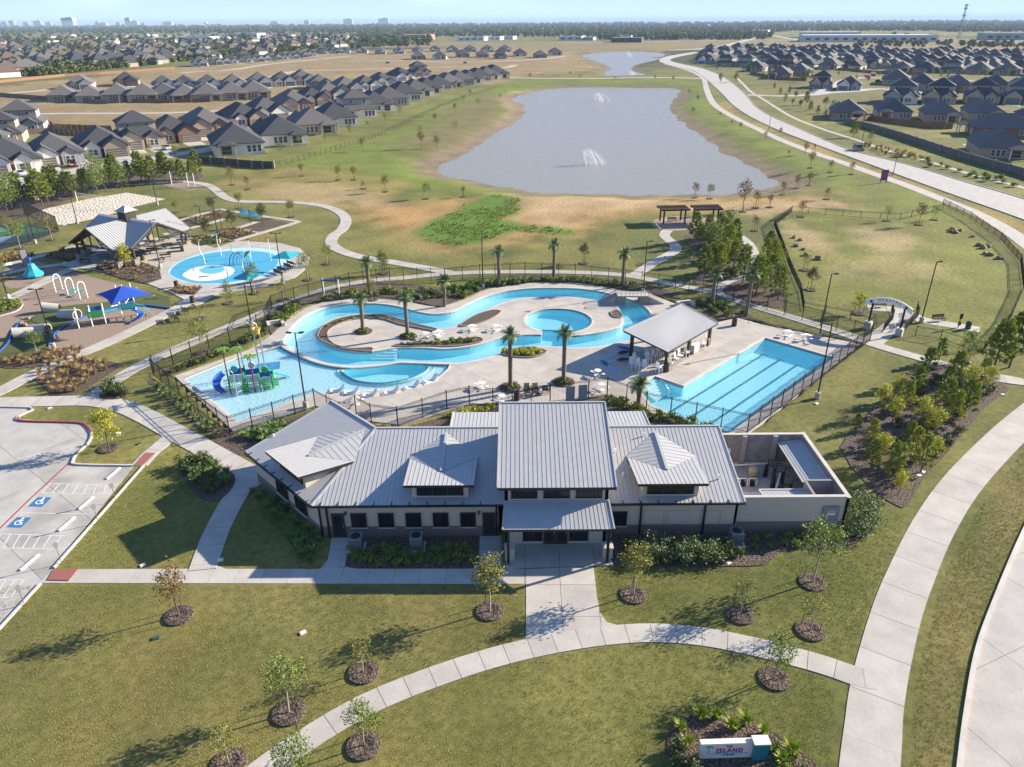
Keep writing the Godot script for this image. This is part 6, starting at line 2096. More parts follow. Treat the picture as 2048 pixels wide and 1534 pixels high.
func park_things() -> void:
	var L := [[612,815,665,"light pole inside the pool fence beside the clubhouse wing roof",2,0.0], [108,697,578,"light pole at the corner of the bark play surface",2,0.1], [503,652,567,"light pole where the pool fence turns by the walk",2,0.3], [321,537,440,"light pole between pavilion and splash pad",1,0.1], [566,567,466,"light pole behind the teal shade sail",2,0.0], [439,486,396,"light pole at the garden beds beyond the splash pad",1,0.5], [155,447,380,"light pole at the left edge of the sand court",2,0.2], [315,410,334,"light pole at the far corner of the sand court",1,2.8], [71,487,365,"light pole standing at the court fence",2,0.2], [966,577,473,"light pole inside the pool fence behind the lazy river",1,0.2], [1286,588,482,"light pole by the footbridge end of the lazy river",1,0.0], [1638,677,548,"light pole outside the fence near the lap pool corner",1,0.2], [1634,797,648,"light pole on the grass along the lap pool fence",1,2.9], [1842,645,524,"light pole beside the dog park bench pad",1,0.4], [17,598,545,"light pole by the shrub bed of the playground path",1,0.5], [403,441,412,"short lamp post beside the garden bed",1,3.0]]
	for a in L: lamp(a[0], a[1], a[2], a[3], a[4], a[5])
	for a in [[1538,258,230,"street lamp on the verge near the boulevard bend"], [1723,290,262,"street lamp beside the hedge across the boulevard"], [1786,350,309,"street lamp on the verge near the banner sign"]]: lamp(a[0], a[1], a[2], a[3], 1, 0.8)
	for a in [[1208,340,0,0]]: pass
	# garden bollards
	for q in [[380,700], [800,530], [1160,430]]:
		var p: Array = z2([q[0] , q[1] - 50 if q[0] == 380 else q[1]])
		var m := MB.new()
		m.tube([Vector3.ZERO, Vector3(0, 2.6, 0)], [0.06, 0.05], 6)
		m.lathe([Vector2(0.12, 2.5), Vector2(0.12, 2.75), Vector2(0, 2.8)], 8)
		one("bollard_light", m.mesh(), M.black, "slim black bollard light along the garden walk", "lamp", "bollard lights", G(p[0], p[1]))
	var i := 0
	for q in [[1045,320], [1080,330], [1125,340], [1165,348], [1205,355], [1245,362]]:
		var p: Array = z2(q)
		adirondack(M.skychair, "bright blue slatted armchair in the row on the garden patio", G(p[0], p[1], 0.05), 0.3 + 0.1 * (i % 3), "blue armchairs on the garden patio")
		i += 1
	bench(352, 640, 2.2, "dark slatted bench on the grass edge, nearer the bin")
	bench(372, 625, 2.2, "dark slatted bench on the grass edge, nearer the play tower")
	for q in [[1520,1080], [1570,1050], [1650,1000], [1690,970]]:
		var p: Array = z2(q)
		bench(p[0], p[1], 2.5, "dark bench by the splash pad, %s along the pale kerb" % ["first", "second", "third", "fourth"][[1520, 1570, 1650, 1690].find(q[0])])
	bin(386, 606, "small dark bin at the corner of the playground walk")
	bin(354, 575, "tall dark bin at the grass bed near the splash pad")
	pergola([[1326.6,449], [1368.8,448], [1360.6,441], [1319.6,442]], 422, "dark slatted pergola over a bench on the paved circle")
	pergola([[1393,449], [1434,448], [1425,441], [1386,442]], 421, "dark slatted pergola half hidden behind the pine clump")
	pad("paved_circle", [1300,447, 1320,437, 1350,433, 1400,433, 1440,438, 1450,448, 1400,457, 1352,462, 1318,458], 0.055, M.brickpave, 3)
	bench(1344, 444, 0.1, "wooden bench under the first pergola")
	# dog park gate
	var A := G(1734.6, 657)
	var B := G(1797, 671)
	var g := thing("arch_gate_sign", "white curved arch sign on black posts with stone bases at the dog park", "sign")
	var dir := (B - A).normalized()
	for p in [A, B]:
		var m := MB.new()
		m.box(p + Vector3(0, 0.5, 0), Vector3(0.8, 1.0, 0.8), Basis(Vector3.UP, atan2(-dir.z, dir.x)))
		part(g, "stone_base", m.mesh(), M.stonew)
		m = MB.new()
		m.box(p + Vector3(0, 2.1, 0), Vector3(0.18, 3.0, 0.18))
		part(g, "post", m.mesh(), M.black)
	var len := A.distance_to(B) + 1.8
	var am := MB.new()
	var nn := dir.cross(Vector3.UP).normalized()
	for k in 12:
		var u0 := k / 12.0
		var u1 := (k + 1) / 12.0
		var f := func(u: float) -> Vector3: return A + dir * (-0.9 + len * u) + Vector3(0, 3.0 + 0.85 * (1.0 - pow(2.0 * u - 1.0, 2)), 0)
		var p0: Vector3 = f.call(u0)
		var p1: Vector3 = f.call(u1)
		var up := Vector3(0, 0.72, 0)
		am.quad(p0 - nn * 0.06, p0 + up - nn * 0.06, p1 + up - nn * 0.06, p1 - nn * 0.06)
		am.quad(p0 + nn * 0.06, p1 + nn * 0.06, p1 + up + nn * 0.06, p0 + up + nn * 0.06)
		am.quad(p0 + up + nn * 0.06, p1 + up + nn * 0.06, p1 + up - nn * 0.06, p0 + up - nn * 0.06)
		am.quad(p0 + nn * 0.06, p0 - nn * 0.06, p1 - nn * 0.06, p1 + nn * 0.06)
	part(g, "arch_panel", am.mesh(), M.white)
	var word := "MARVIDA"
	for k in word.length():
		var u := 0.28 + 0.44 * k / (word.length() - 1.0)
		var p: Vector3 = A + dir * (-0.9 + len * u) + Vector3(0, 3.0 + 0.85 * (1.0 - pow(2.0 * u - 1.0, 2)) + 0.42, 0) + nn * 0.09
		var o := part(g, "lettering", text_mesh(word[k], 0.36, 0.03), M.signgrey, p)
		o.basis = Basis(dir, Vector3.UP, nn)
	for u in [0.12, 0.86]:
		var p: Vector3 = A + dir * (-0.9 + len * u) + Vector3(0, 3.0 + 0.85 * (1.0 - pow(2.0 * u - 1.0, 2)) + 0.36, 0) + nn * 0.08
		var pm := MB.new()
		for q in [[0, -0.08, 0.13], [-0.15, 0.06, 0.055], [-0.05, 0.13, 0.055], [0.05, 0.13, 0.055], [0.15, 0.06, 0.055]]:
			pm.tube([p + dir * q[0] + Vector3(0, q[1], 0) - nn * 0.01, p + dir * q[0] + Vector3(0, q[1], 0) + nn * 0.02], [q[2], q[2]], 10)
		part(g, "paw_emblem", pm.mesh(), M.navy)
	bench(1877, 643, 0.2, "dark bench on the pad beside the light pole in the dog park")
	bench(1760, 615, 0.2, "dark bench on the pad behind the arch sign")
	bench(1808, 650, 1.2, "dark bench just inside the arched gate")
	bin(1935, 658, "green waste bin at the end of the dog park pad", M.green2)
	var ds := thing("waste_bag_post", "dog waste bag post with dark box on the pad", "post", G(1916, 655))
	var dm := MB.new()
	dm.box(Vector3(0, 0.9, 0), Vector3(0.08, 1.8, 0.08))
	part(ds, "post", dm.mesh(), M.black)
	dm = MB.new()
	dm.box(Vector3(0, 1.6, 0.08), Vector3(0.34, 0.7, 0.14))
	part(ds, "sign_plate", dm.mesh(), M.bronze)
	dm = MB.new()
	dm.box(Vector3(0, 0.6, 0.08), Vector3(0.3, 0.5, 0.18))
	part(ds, "bag_box", dm.mesh(), M.green2)
	rock_pile([[1588,476], [1600,481], [1592,493], [1607,500], [1613,511], [1636,519]], false, "flat tan boulder in the line along the dog park fence", "boulders along the dog park fence")
	rock_pile([[1905,460], [1912,466], [1921,462], [1945,474], [1958,492], [1966,497], [1974,494], [1970,508], [1980,511], [1998,518], [1902,464]], false, "tan boulder in the loose heap near the trail fence", "boulders near the trail fence")
	rock_pile([[1925,720], [1935,726], [1918,718]], false, "grey boulder round the small tree beyond the fence", "boulders beyond the fence")
	# banner and vehicles
	var bn := thing("banner_sign", "purple and blue vertical banner sign by the trail", "sign", on(1766, 366), 0.2)
	var bm := MB.new()
	for s in [-0.85, 0.85]: bm.box(Vector3(s, 1.6, 0), Vector3(0.12, 3.2, 0.12))
	part(bn, "posts", bm.mesh(), M.black)
	bm = MB.new()
	bm.box(Vector3(0, 1.9, 0), Vector3(1.58, 2.5, 0.08))
	part(bn, "panel", bm.mesh(), M.navyblue)
	bm = MB.new()
	bm.box(Vector3(0, 1.9, 0.05), Vector3(1.35, 1.4, 0.03))
	part(bn, "print", bm.mesh(), M.magenta)
	car(1716, 301, [1740, 309], M.carblack, "black car driving on the pale boulevard", true)
	car(42, 351, [58, 358], M.carwhite, "white car on the driveway of the white brick house")
	car(146, 332, [160, 338], M.carred, "red car on the driveway beside the lawn", true)
	car(334, 299, [348, 303], M.carsilver, "silver car parked before the brick house garage")
	car(690, 200, [705, 196], M.carwhite, "white pickup parked on the street between house rows", true)
	car(673, 206, [690, 200], M.carblack, "dark pickup parked at the street edge between houses", true)
	car(712, 203, [728, 198], M.carred, "red car parked deeper in the street between house rows")
	car(700, 196, [714, 190], M.adablue, "blue pickup parked behind the white one", true)
	car(1626, 182, [1640, 181], M.adablue, "blue car parked beside the grey model house", true)
	car(1757, 165, [1772, 165], M.carblack, "dark truck parked near the flags", true)
	car(776, 127, [790, 127], M.carblack, "black vehicle on the empty field road", true)
	car(931, 127, [950, 127], M.carblack, "black trailer on the field road end", true)
	person(1629, 298)

# ---------- houses ----------
func hip(m: MB, c: Vector2, w: float, d: float, y: float, pitch: float, o := 0.5) -> void:   # w along x, d along z
	var hw := w * 0.5 + o
	var hd := d * 0.5 + o
	var r := minf(hw, hd)
	var t := y + pitch * r
	var a := Vector3(c.x - hw, y, c.y + hd)
	var b := Vector3(c.x + hw, y, c.y + hd)
	var e := Vector3(c.x + hw, y, c.y - hd)
	var f := Vector3(c.x - hw, y, c.y - hd)
	var p: Vector3
	var q: Vector3
	if hw > hd:
		p = Vector3(c.x - hw + r, t, c.y)
		q = Vector3(c.x + hw - r, t, c.y)
		m.quad(a, b, q, p); m.quad(e, f, p, q); m.tri(b, e, q); m.tri(f, a, p)
	else:
		p = Vector3(c.x, t, c.y + hd - r)
		q = Vector3(c.x, t, c.y - hd + r)
		m.tri(a, b, p); m.tri(e, f, q); m.quad(b, e, q, p); m.quad(f, a, p, q)
	for k in [[a, b], [b, e], [e, f], [f, a]]:
		var dn := Vector3(0, -0.18, 0)
		m.quad(k[0] + dn, k[1] + dn, k[1], k[0])
	var dn2 := Vector3(0, -0.18, 0)
	m.quad(f + dn2, e + dn2, b + dn2, a + dn2)
func gable(m: MB, x: float, w: float, z0: float, z1_: float, y: float, pitch: float, o := 0.35) -> void:   # ridge along z, front at z1_
	var hw := w * 0.5 + o
	var t := y + pitch * hw
	var f := z1_ + o
	var A := Vector3(x - hw, y, f)
	var B := Vector3(x + hw, y, f)
	var C := Vector3(x + hw, y, z0)
	var D := Vector3(x - hw, y, z0)
	var P := Vector3(x, t, f)
	var Q := Vector3(x, t, z0)
	var dn := Vector3(0, -0.16, 0)
	m.quad(B, C, Q, P); m.quad(D, A, P, Q)
	m.quad(A + dn, P + dn, P, A); m.quad(P + dn, B + dn, B, P)
	m.quad(C + dn, B + dn, P + dn, Q + dn); m.quad(A + dn, D + dn, Q + dn, P + dn)
func hbox(m: MB, x0: float, x1: float, z0: float, z1_: float, y0: float, y1: float) -> void:
	m.box(Vector3((x0 + x1) * 0.5, (y0 + y1) * 0.5, (z0 + z1_) * 0.5), Vector3(x1 - x0, y1 - y0, z1_ - z0))
var HW := {}
func hwin(t: Node3D, c: Vector3, turn: float, w := 1.0, h := 1.5) -> void:
	var key := "%.1f_%.1f" % [w, h]
	if not HW.has(key):
		var m := MB.new()
		for s in [-1, 1]:
			m.box(Vector3(s * (w * 0.5), 0, 0.02), Vector3(0.12, h + 0.12, 0.08))
			m.box(Vector3(0, s * h * 0.5, 0.02), Vector3(w - 0.13, 0.12, 0.075))
		m.box(Vector3(0, 0, 0.02), Vector3(w - 0.13, 0.06, 0.06))
		var g := MB.new()
		g.box(Vector3.ZERO, Vector3(w - 0.06, h - 0.06, 0.04))
		HW[key] = [m.mesh(), g.mesh()]
	var o := part(t, "window", HW[key][0], M.trim, c, turn)
	part(o, "pane", HW[key][1], M.houseglass)
func make_house(kind: int, roof: Material, wall: Material, accent: Material) -> Node3D:
	var t := Node3D.new()
	t.name = "house"
	var two := kind in [2, 4]
	var w := 12.6
	var d: float = [19.0, 17.0, 15.0, 20.0, 13.5][kind]
	var wh := 3.0
	var m := MB.new()
	hbox(m, -w * 0.5, w * 0.5, -d * 0.5, d * 0.5, -0.3, wh)
	part(t, "wall", m.mesh(), wall)
	m = MB.new()
	hip(m, Vector2.ZERO, w, d, wh, 0.62)
	part(t, "roof", m.mesh(), roof)
	var fz := d * 0.5
	# garage wing and entry wing in front
	var gx := -2.9 if kind % 2 == 0 else 2.9
	m = MB.new()
	hbox(m, gx - 3.1, gx + 3.1, fz - 1.0, fz + 2.4, -0.3, wh - 0.02)
	m.tri(Vector3(gx - 3.1, wh - 0.1, fz + 2.4), Vector3(gx + 3.1, wh - 0.1, fz + 2.4), Vector3(gx, wh + 2.1, fz + 2.4))
	part(t, "garage_wing", m.mesh(), accent)
	m = MB.new()
	gable(m, gx, 6.2, fz - 5.0, fz + 2.4, wh - 0.02, 0.72)
	part(t, "wing_roof", m.mesh(), roof)
	m = MB.new()
	m.box(Vector3(gx, 1.15, fz + 2.42), Vector3(4.9, 2.3, 0.08))
	var gd := part(t, "garage_door", m.mesh(), M.garage)
	m = MB.new()
	for k in 3: m.box(Vector3(gx, 0.55 + k * 0.6, fz + 2.465), Vector3(4.8, 0.05, 0.02))
	part(gd, "panel_line", m.mesh(), M.trim)
	m = MB.new()
	m.box(Vector3(gx, -0.02, fz + 6.2), Vector3(5.2, 0.16, 7.4))
	part(t, "driveway", m.mesh(), M.conc2)
	var ex := -gx
	m = MB.new()
	hbox(m, ex - 1.9, ex + 1.9, fz - 1.0, fz + 0.9, -0.3, wh - 0.03)
	m.tri(Vector3(ex - 1.9, wh - 0.1, fz + 0.9), Vector3(ex + 1.9, wh - 0.1, fz + 0.9), Vector3(ex, wh + 1.4, fz + 0.9))
	part(t, "entry_wing", m.mesh(), wall)
	m = MB.new()
	gable(m, ex, 3.8, fz - 3.5, fz + 0.9, wh - 0.03, 0.72)
	part(t, "wing_roof", m.mesh(), roof)
	hwin(t, Vector3(ex - 0.6, 1.5, fz + 0.92), 0.0)
	hwin(t, Vector3(ex + 0.6, 1.5, fz + 0.92), 0.0)
	m = MB.new()
	m.box(Vector3(0.4 * signf(ex), 1.05, fz + 0.03), Vector3(1.0, 2.1, 0.08))
	part(t, "door", m.mesh(), M.housedoor)
	for k in 3:
		hwin(t, Vector3(w * 0.5 + 0.02, 1.6, -d * 0.3 + k * d * 0.28), PI / 2)
		hwin(t, Vector3(-w * 0.5 - 0.02, 1.6, -d * 0.3 + k * d * 0.28), -PI / 2)
	# covered patio at the back
	var px0 := 1.2 if kind % 2 == 0 else -5.4
	m = MB.new()
	hip(m, Vector2(px0 + 2.1, -fz - 1.3), 4.6, 3.4, wh - 0.05, 0.5, 0.3)
	part(t, "patio_roof", m.mesh(), roof)
	for s in [0.0, 4.2]:
		m = MB.new()
		m.box(Vector3(px0 + s, wh * 0.5, -fz - 2.7), Vector3(0.34, wh, 0.34))
		part(t, "patio_column", m.mesh(), M.trim)
	for k in 3: hwin(t, Vector3(-px0 * 0.0 + (px0 + 5.4 + k * 1.3 if px0 < 0 else -5.0 + k * 1.3), 1.5, -fz - 0.02), PI, 1.0, 1.7)
	hwin(t, Vector3(px0 + 2.1, 1.3, -fz - 0.02), PI, 2.6, 2.1)
	if two:
		var uw := 9.6
		var ud := 9.0
		var uz := -1.0
		m = MB.new()
		hbox(m, -uw * 0.5, uw * 0.5, uz - ud * 0.5, uz + ud * 0.5, wh, wh + 3.6)
		part(t, "upper_wall", m.mesh(), accent if kind == 2 else wall)
		m = MB.new()
		hip(m, Vector2(0, uz), uw, ud, wh + 3.6, 0.58, 0.45)
		part(t, "upper_roof", m.mesh(), roof)
		for s in [-1, 1]:
			hwin(t, Vector3(s * 2.4, wh + 2.5, uz + ud * 0.5 + 0.02), 0.0)
			hwin(t, Vector3(s * 2.4, wh + 2.5, uz - ud * 0.5 - 0.02), PI)
			hwin(t, Vector3(s * (uw * 0.5 + 0.02), wh + 2.5, uz + 1.5), s * PI / 2)
			hwin(t, Vector3(s * (uw * 0.5 + 0.02), wh + 2.5, uz - 1.8), s * PI / 2)
	m = MB.new()
	for k in 3: m.lathe([Vector2(0.09, 0), Vector2(0.09, 0.55), Vector2(0.13, 0.6), Vector2(0, 0.65)], 6, Vector3(-2.0 + k * 1.9, wh + 2.3 - absf(-2.0 + k * 1.9) * 0.6, -d * 0.12 * k))
	part(t, "vent_pipe", m.mesh(), M.roof2)
	return t
var protos := []
var proto_txt := []
func build_protos() -> void:
	var R := [M.roof1, M.roof2, M.roof3]
	var rt := ["charcoal", "grey", "dark grey"]
	var W := [M.hwhite, M.hbeige, M.hbrick, M.hgrey, M.htan]
	var wt := ["white", "beige", "red brick", "grey", "tan brick"]
	for k in [[0, 0, 0, 0], [1, 1, 4, 0], [2, 0, 1, 1], [3, 0, 0, 4], [4, 2, 3, 1], [0, 1, 2, 4], [3, 1, 1, 0], [1, 0, 4, 2], [2, 2, 0, 3], [0, 2, 3, 0], [4, 0, 2, 2], [1, 2, 0, 0]]:
		protos.append(make_house(k[0], R[k[1]], W[k[2]], W[k[3]]))
		proto_txt.append("%s %s house with %s roof" % ["two storey" if k[0] in [2, 4] else "one storey", wt[k[2]], rt[k[1]]])
func put_house(px_: float, py: float, face: Vector2, proto: int, where: String, group: String, jitter := 0.0, sc := 1.0) -> void:
	var p := G(px_, py)
	var r: Node3D = protos[proto].duplicate()
	r.name = numbered("house")
	add_child(r)
	r.position = p
	r.rotation.y = atan2(face.x, face.y) + jitter
	r.scale = Vector3.ONE * sc
	meta(r, proto_txt[proto] + " " + where, "house", group)
func house_row(spots: Array, fx: Array, where: String, group: String, kinds: Array) -> void:
	var face := (P2(fx[2], fx[3]) - P2(fx[0], fx[1])).normalized()
	for i in spots.size():
		put_house(spots[i][0], spots[i][1], face, kinds[i % kinds.size()], where, group, rng.randf_range(-0.04, 0.04), rng.randf_range(1.06, 1.22))
func wood_fence(px_: Array, label: String, h := 1.8, m: Material = null) -> void:
	var p := poly(px_)
	var t := thing("wood_fence", label, "fence")
	if m == null: m = M.fencewood
	for i in p.size() - 1:
		var a := p[i]
		var b := p[i + 1]
		var n := maxi(1, int(a.distance_to(b) / 2.4))
		for k in n:
			var q := MB.new()
			var u := a.lerp(b, float(k) / n)
			var v := a.lerp(b, (k + 0.97) / n)
			var dh := rng.randf_range(-0.03, 0.03)
			q.beam(Vector3(u.x, h * 0.5, u.y), Vector3(v.x, h * 0.5, v.y), 0.06, h + dh)
			part(t, "panel", q.mesh(), m)
func build_houses() -> void:
	build_protos()
	# street leg one, fronts towards the street
	house_row([[22,336], [112,320], [205,304], [280,290], [345,278], [412,264], [484,246], [530,236]], [200,305, 225,328], "facing the curved street", "houses along the near street", [0, 9, 3, 2, 7, 5, 3, 11])
	# houses backing on the pond
	house_row([[474,300], [560,281], [625,262], [668,247], [710,232], [745,219], [775,208], [803,199], [828,191], [850,184], [872,178], [893,173], [914,169], [934,165], [953,161], [970,158], [986,155]], [700,235, 672,222], "backing onto the pond lawn", "houses backing onto the pond", [0, 3, 1, 0, 8, 3, 9, 0, 11, 3, 0, 6, 9, 3, 0, 11, 3])
	house_row([[585,218], [622,207], [655,198], [690,186], [730,178], [762,170], [800,160], [838,152]], [640,205, 668,214], "on the inner side of the street", "houses on the inner street side", [5, 3, 6, 1, 11, 9, 0, 2])
	house_row([[130,200], [185,201], [240,200], [292,200], [332,199], [372,200], [418,199], [466,197], [510,194]], [300,200, 310,180], "behind the wood fence by the dry field", "houses in the middle cluster", [1, 6, 1, 6, 11, 5, 6, 1, 6])
	house_row([[165,176], [255,170], [330,177], [372,176], [420,178], [470,177], [520,172], [566,170], [605,167], [640,176]], [300,180, 290,200], "in the back row of the middle cluster", "houses in the back row", [6, 7, 11, 0, 11, 6, 1, 11, 6, 1])
	house_row([[8,282], [50,262], [-40,300]], [30,270, 0,300], "at the end of the dry field", "houses by the field end", [2, 4, 8])
	# far middle cluster
	house_row([[690,106], [725,106], [762,108], [798,107], [835,104], [870,103], [905,104], [940,103], [975,104], [1010,103]], [800,107, 800,112], "beyond the empty lots", "houses beyond the empty lots", [0, 9, 6, 11, 1])
	house_row([[838,118], [880,118], [925,114], [965,114], [1000,117], [1040,112], [1080,115], [1110,110]], [900,118, 900,112], "at the end of the empty lots", "houses at the lot ends", [5, 11, 9, 6, 2, 0])
	house_row([[400,132], [432,129], [462,127], [490,125], [515,123], [540,121], [562,119], [584,117], [604,114], [622,112], [645,108], [668,106]], [500,124, 510,130], "in the white row beside the suburb trees", "houses in the white row", [11, 1, 0, 8, 11, 9, 0])
	# east side
	var near := [[1692,236, 1, 0], [1782,233, 9, 0], [1876,240, 1, 0], [1962,237, 1, 0], [1998,270, 5, 1], [1990,308, 1, 0], [2075,246, 9, 0]]
	var where := ["behind the shrubs on the boulevard side", "between the fenced yards across the boulevard", "with a pale patio behind the wood fence", "next to the brick house across the boulevard", "beside the fenced grass lot across the boulevard", "right behind the grey wall along the boulevard", "at the end of the fenced yards"]
	var dn := (P2(1780, 250) - P2(1780, 232)).normalized()
	for i in near.size():
		var f := -dn if near[i][3] == 0 else Vector2(dn.y, -dn.x)
		put_house(near[i][0], near[i][1], f, near[i][2], where[i], "houses across the boulevard", 0.1)
	for s in [[1642,175, 2], [1698,178, 9]]: put_house(s[0], s[1], dn, s[2], "standing alone beside the model home street", "model homes")
	house_row([[1800,204], [1876,204], [1960,203], [2036,205]], [1850,195, 1850,210], "in the second row across the boulevard", "second row across the boulevard", [8, 2, 2, 4])
	house_row([[1790,168], [1840,178], [1910,181], [1985,180], [2045,182], [1560,156], [1600,150], [1512,142], [1545,135]], [1850,195, 1850,180], "at the edge of the eastern streets", "edge of the eastern streets", [6, 9, 5, 9, 1, 5, 6, 9, 7])
	# rows of the eastern neighbourhood, laid out on its own street grid
	var o := G(1560, 128)
	var count := 0
	var u := (G(2000, 150) - G(1600, 138)).normalized()
	var v := Vector3(-u.z, 0, u.x)
	if v.z > 0: v = -v
	for r in range(-2, 11):
		for c in range(-9, 34):
			var p := o + u * (c * 17.5 + (r % 3) * 5.0) + v * (r * 27.0 + (6.0 if r % 2 else 0.0))
			var q := CB.inverse() * (p - Vector3(0, CAMH, 0))
			var X := 1024.0 + FOC * q.x / -q.z
			var Y := 767.0 - FOC * q.y / -q.z
			if X < 1395 + (Y - 108) * 1.2 or X > 2075 or Y < 104 - (X - 1400) * 0.012 or Y > 165: continue
			if X < 1660 and Y > 148: continue
			if X > 1610 and X < 1800 and Y > 140: continue
			if rng.randf() < 0.04: continue
			var k: int = [0, 9, 5, 6, 2, 4, 8, 10, 7, 1][rng.randi() % 10]
			var h: Node3D = protos[k].duplicate()
			h.name = numbered("house")
			add_child(h)
			h.position = p
			h.scale = Vector3(rng.randf_range(1.1, 1.3), rng.randf_range(1.0, 1.2), rng.randf_range(1.0, 1.22))
			h.rotation.y = atan2(v.x, v.z) + (PI if r % 2 else 0.0) + rng.randf_range(-0.05, 0.05)
			meta(h, proto_txt[k] + " among the eastern streets", "house", "houses in the eastern streets")
			count += 1
	print("east houses ", count)
	for k in protos: k.free()
	wood_fence([-30,190, 60,197, 130,203, 215,208], "weathered grey board fence along the dry field", 1.9, M.fencegrey)
	wood_fence([265,205, 330,206, 420,204], "new orange board fence behind the middle cluster", 1.8)
	wood_fence([0,166, 60,160, 130,153, 200,149, 350,138], "long tan board fence below the suburb trees", 1.9)
	wood_fence([100,250, 110,258, 225,262], "brown board fence behind the first street houses", 1.9)
	wood_fence([20,272, 100,266, 180,272], "board fence between the back yards of the street", 1.9, M.fencegrey)
	wood_fence([1700,246, 1740,240, 1780,246, 1870,258, 1905,258], "brown board fence round the fenced grass lot", 1.9)
	wood_fence([1680,140, 1740,146, 1800,150, 1850,150], "red brown fence behind the model home lots", 1.9)
	wood_fence([1500,148, 1560,160, 1612,162], "brown fence along the corner yards", 1.9)
	var w := thing("stone_wall", "grey masonry wall with pilasters along the boulevard walk", "wall")
	var wp := poly([1690,246, 1740,258, 1800,276, 1880,303, 1960,328, 2048,352, 2150,385])
	for i in wp.size() - 1:
		var n := maxi(1, int(wp[i].distance_to(wp[i + 1]) / 5.0))
		for k in n:
			var a := wp[i].lerp(wp[i + 1], float(k) / n)
			var b := wp[i].lerp(wp[i + 1], (k + 1.0) / n)
			var q := MB.new()
			q.beam(Vector3(a.x, 0.95, a.y), Vector3(b.x, 0.95, b.y), 0.25, 1.9)
			part(w, "panel", q.mesh(), M.wallgrey)
			q = MB.new()
			q.box(Vector3(a.x, 1.05, a.y), Vector3(0.5, 2.1, 0.5))
			part(w, "pilaster", q.mesh(), M.stone)
	w = thing("stone_wall", "dark stone wall with pilasters beside the end house of the street", "wall")
	wp = poly([396,325, 450,330, 505,335, 548,337])
	for i in wp.size() - 1:
		for k in 2:
			var a := wp[i].lerp(wp[i + 1], k / 2.0)
			var b := wp[i].lerp(wp[i + 1], (k + 1.0) / 2.0)
			var q := MB.new()
			q.beam(Vector3(a.x, 0.95, a.y), Vector3(b.x, 0.95, b.y), 0.25, 1.9)
			part(w, "panel", q.mesh(), M.stonedark)
			q = MB.new()
			q.box(Vector3(b.x, 1.05, b.y), Vector3(0.5, 2.15, 0.5))
			part(w, "pilaster", q.mesh(), M.stone)
	fence("lawn_fence", "thin black fence behind the houses above the pond lawn", poly([548,336, 620,316, 700,292, 770,268, 830,240, 880,215, 930,195, 990,178]), 1.5, 3.0, 0.0)
	# driveways of the near street
	for s in [[75,345, 100,352], [160,326, 185,336], [235,314, 262,325], [312,300, 340,309], [10,352, 30,362]]:
		path("driveway", [s[0] - 8, s[1] - 6, s[2], s[3]], 5.0)
	for s in [[60,150, 195], [130,150, 198], [245,232, 204], [585,216, 196], [388,226, 195], [20,240, 200], [650,203, 185], [770,130, 115], [640,133, 118], [880,126, 112], [500,150, 135]]:
		var h := 8.0
		var b := MB.new()
		b.tube([Vector3.ZERO, Vector3(0, h, 0), Vector3(0.8, h + 0.4, 0)], [0.1, 0.07, 0.06], 6)
		one("street_light", b.mesh(), M.signgrey, "thin pale street light standing in the empty lots", "lamp", "street lights in the lots", G(s[0], s[1]))

# ---------- far country ----------
func far_box(x0: float, x1: float, yb: float, yt: float, depth: float, m: Material, label: String, group := "", roof: Material = null) -> void:
	var a := G(x0, yb)
	var b := G(x1, yb)
	var h := hg((x0 + x1) * 0.5, yb, yt)
	var t := thing("commercial_building", label, "building", Vector3.ZERO, 0, group)
	var d := (b - a)
	d.y = 0
	var n := Vector3(-d.z, 0, d.x).normalized()
	if n.z > 0: n = -n
	var q := MB.new()
	var c := [a, b, b + n * depth, a + n * depth]
	for i in 4:
		var p: Vector3 = c[i]
		var r: Vector3 = c[(i + 1) % 4]
		q.quad(p, r, r + Vector3(0, h, 0), p + Vector3(0, h, 0))
	part(t, "wall", q.mesh(), m)
	q = MB.new()
	var up := Vector3(0, h - 0.4, 0)
	q.quad(c[0] + up, c[1] + up, c[2] + up, c[3] + up)
	part(t, "roof", q.mesh(), roof if roof != null else M.farroof)
	var w := d.length()
	var k := int(clampf(w / 14.0, 3, 14))
	for i in k:
		q = MB.new()
		var u := (i + 0.5) / k
		q.box(a.lerp(b, u) - n * 0.15 + Vector3(0, h * 0.45, 0), Vector3(w / k * 0.5, h * 0.3, 0.25), Basis(d.normalized(), Vector3.UP, -n))
		part(t, "window", q.mesh(), M.glass)
func crown_mesh(sd: int, n: int, rad: Vector3, leaf: float, cols: Array, clumps := 14, cy := 0.0, shell := 0.55) -> MB:
	var r := RandomNumberGenerator.new()
	r.seed = sd
	var m := MB.new()
	var cs := []
	for i in clumps:
		var d := Vector3(r.randfn(), r.randfn() * 0.9, r.randfn()).normalized() * lerpf(shell, 1.0, r.randf())
		cs.append(d * rad * 0.78)
	for i in n:
		var c: Vector3 = cs[i % clumps]
		var p := c + Vector3(r.randfn(), r.randfn(), r.randfn()) * rad * 0.21
		var nrm := (p / rad * 0.7 + Vector3(r.randfn(), r.randfn() + 0.3, r.randfn()) * 0.55).normalized()
		var x := nrm.cross(Vector3(r.randfn(), r.randfn(), r.randfn())).normalized()
		var y := nrm.cross(x)
		var s := leaf * r.randf_range(0.6, 1.3)
		var cc: Color = cols[r.randi() % cols.size()]
		m.col = cc * r.randf_range(0.75, 1.25)
		p.y += cy
		m.quad(p - x * s, p - y * s * 0.6, p + x * s, p + y * s * 0.6)
	m.col = Color(1, 1, 1)
	return m
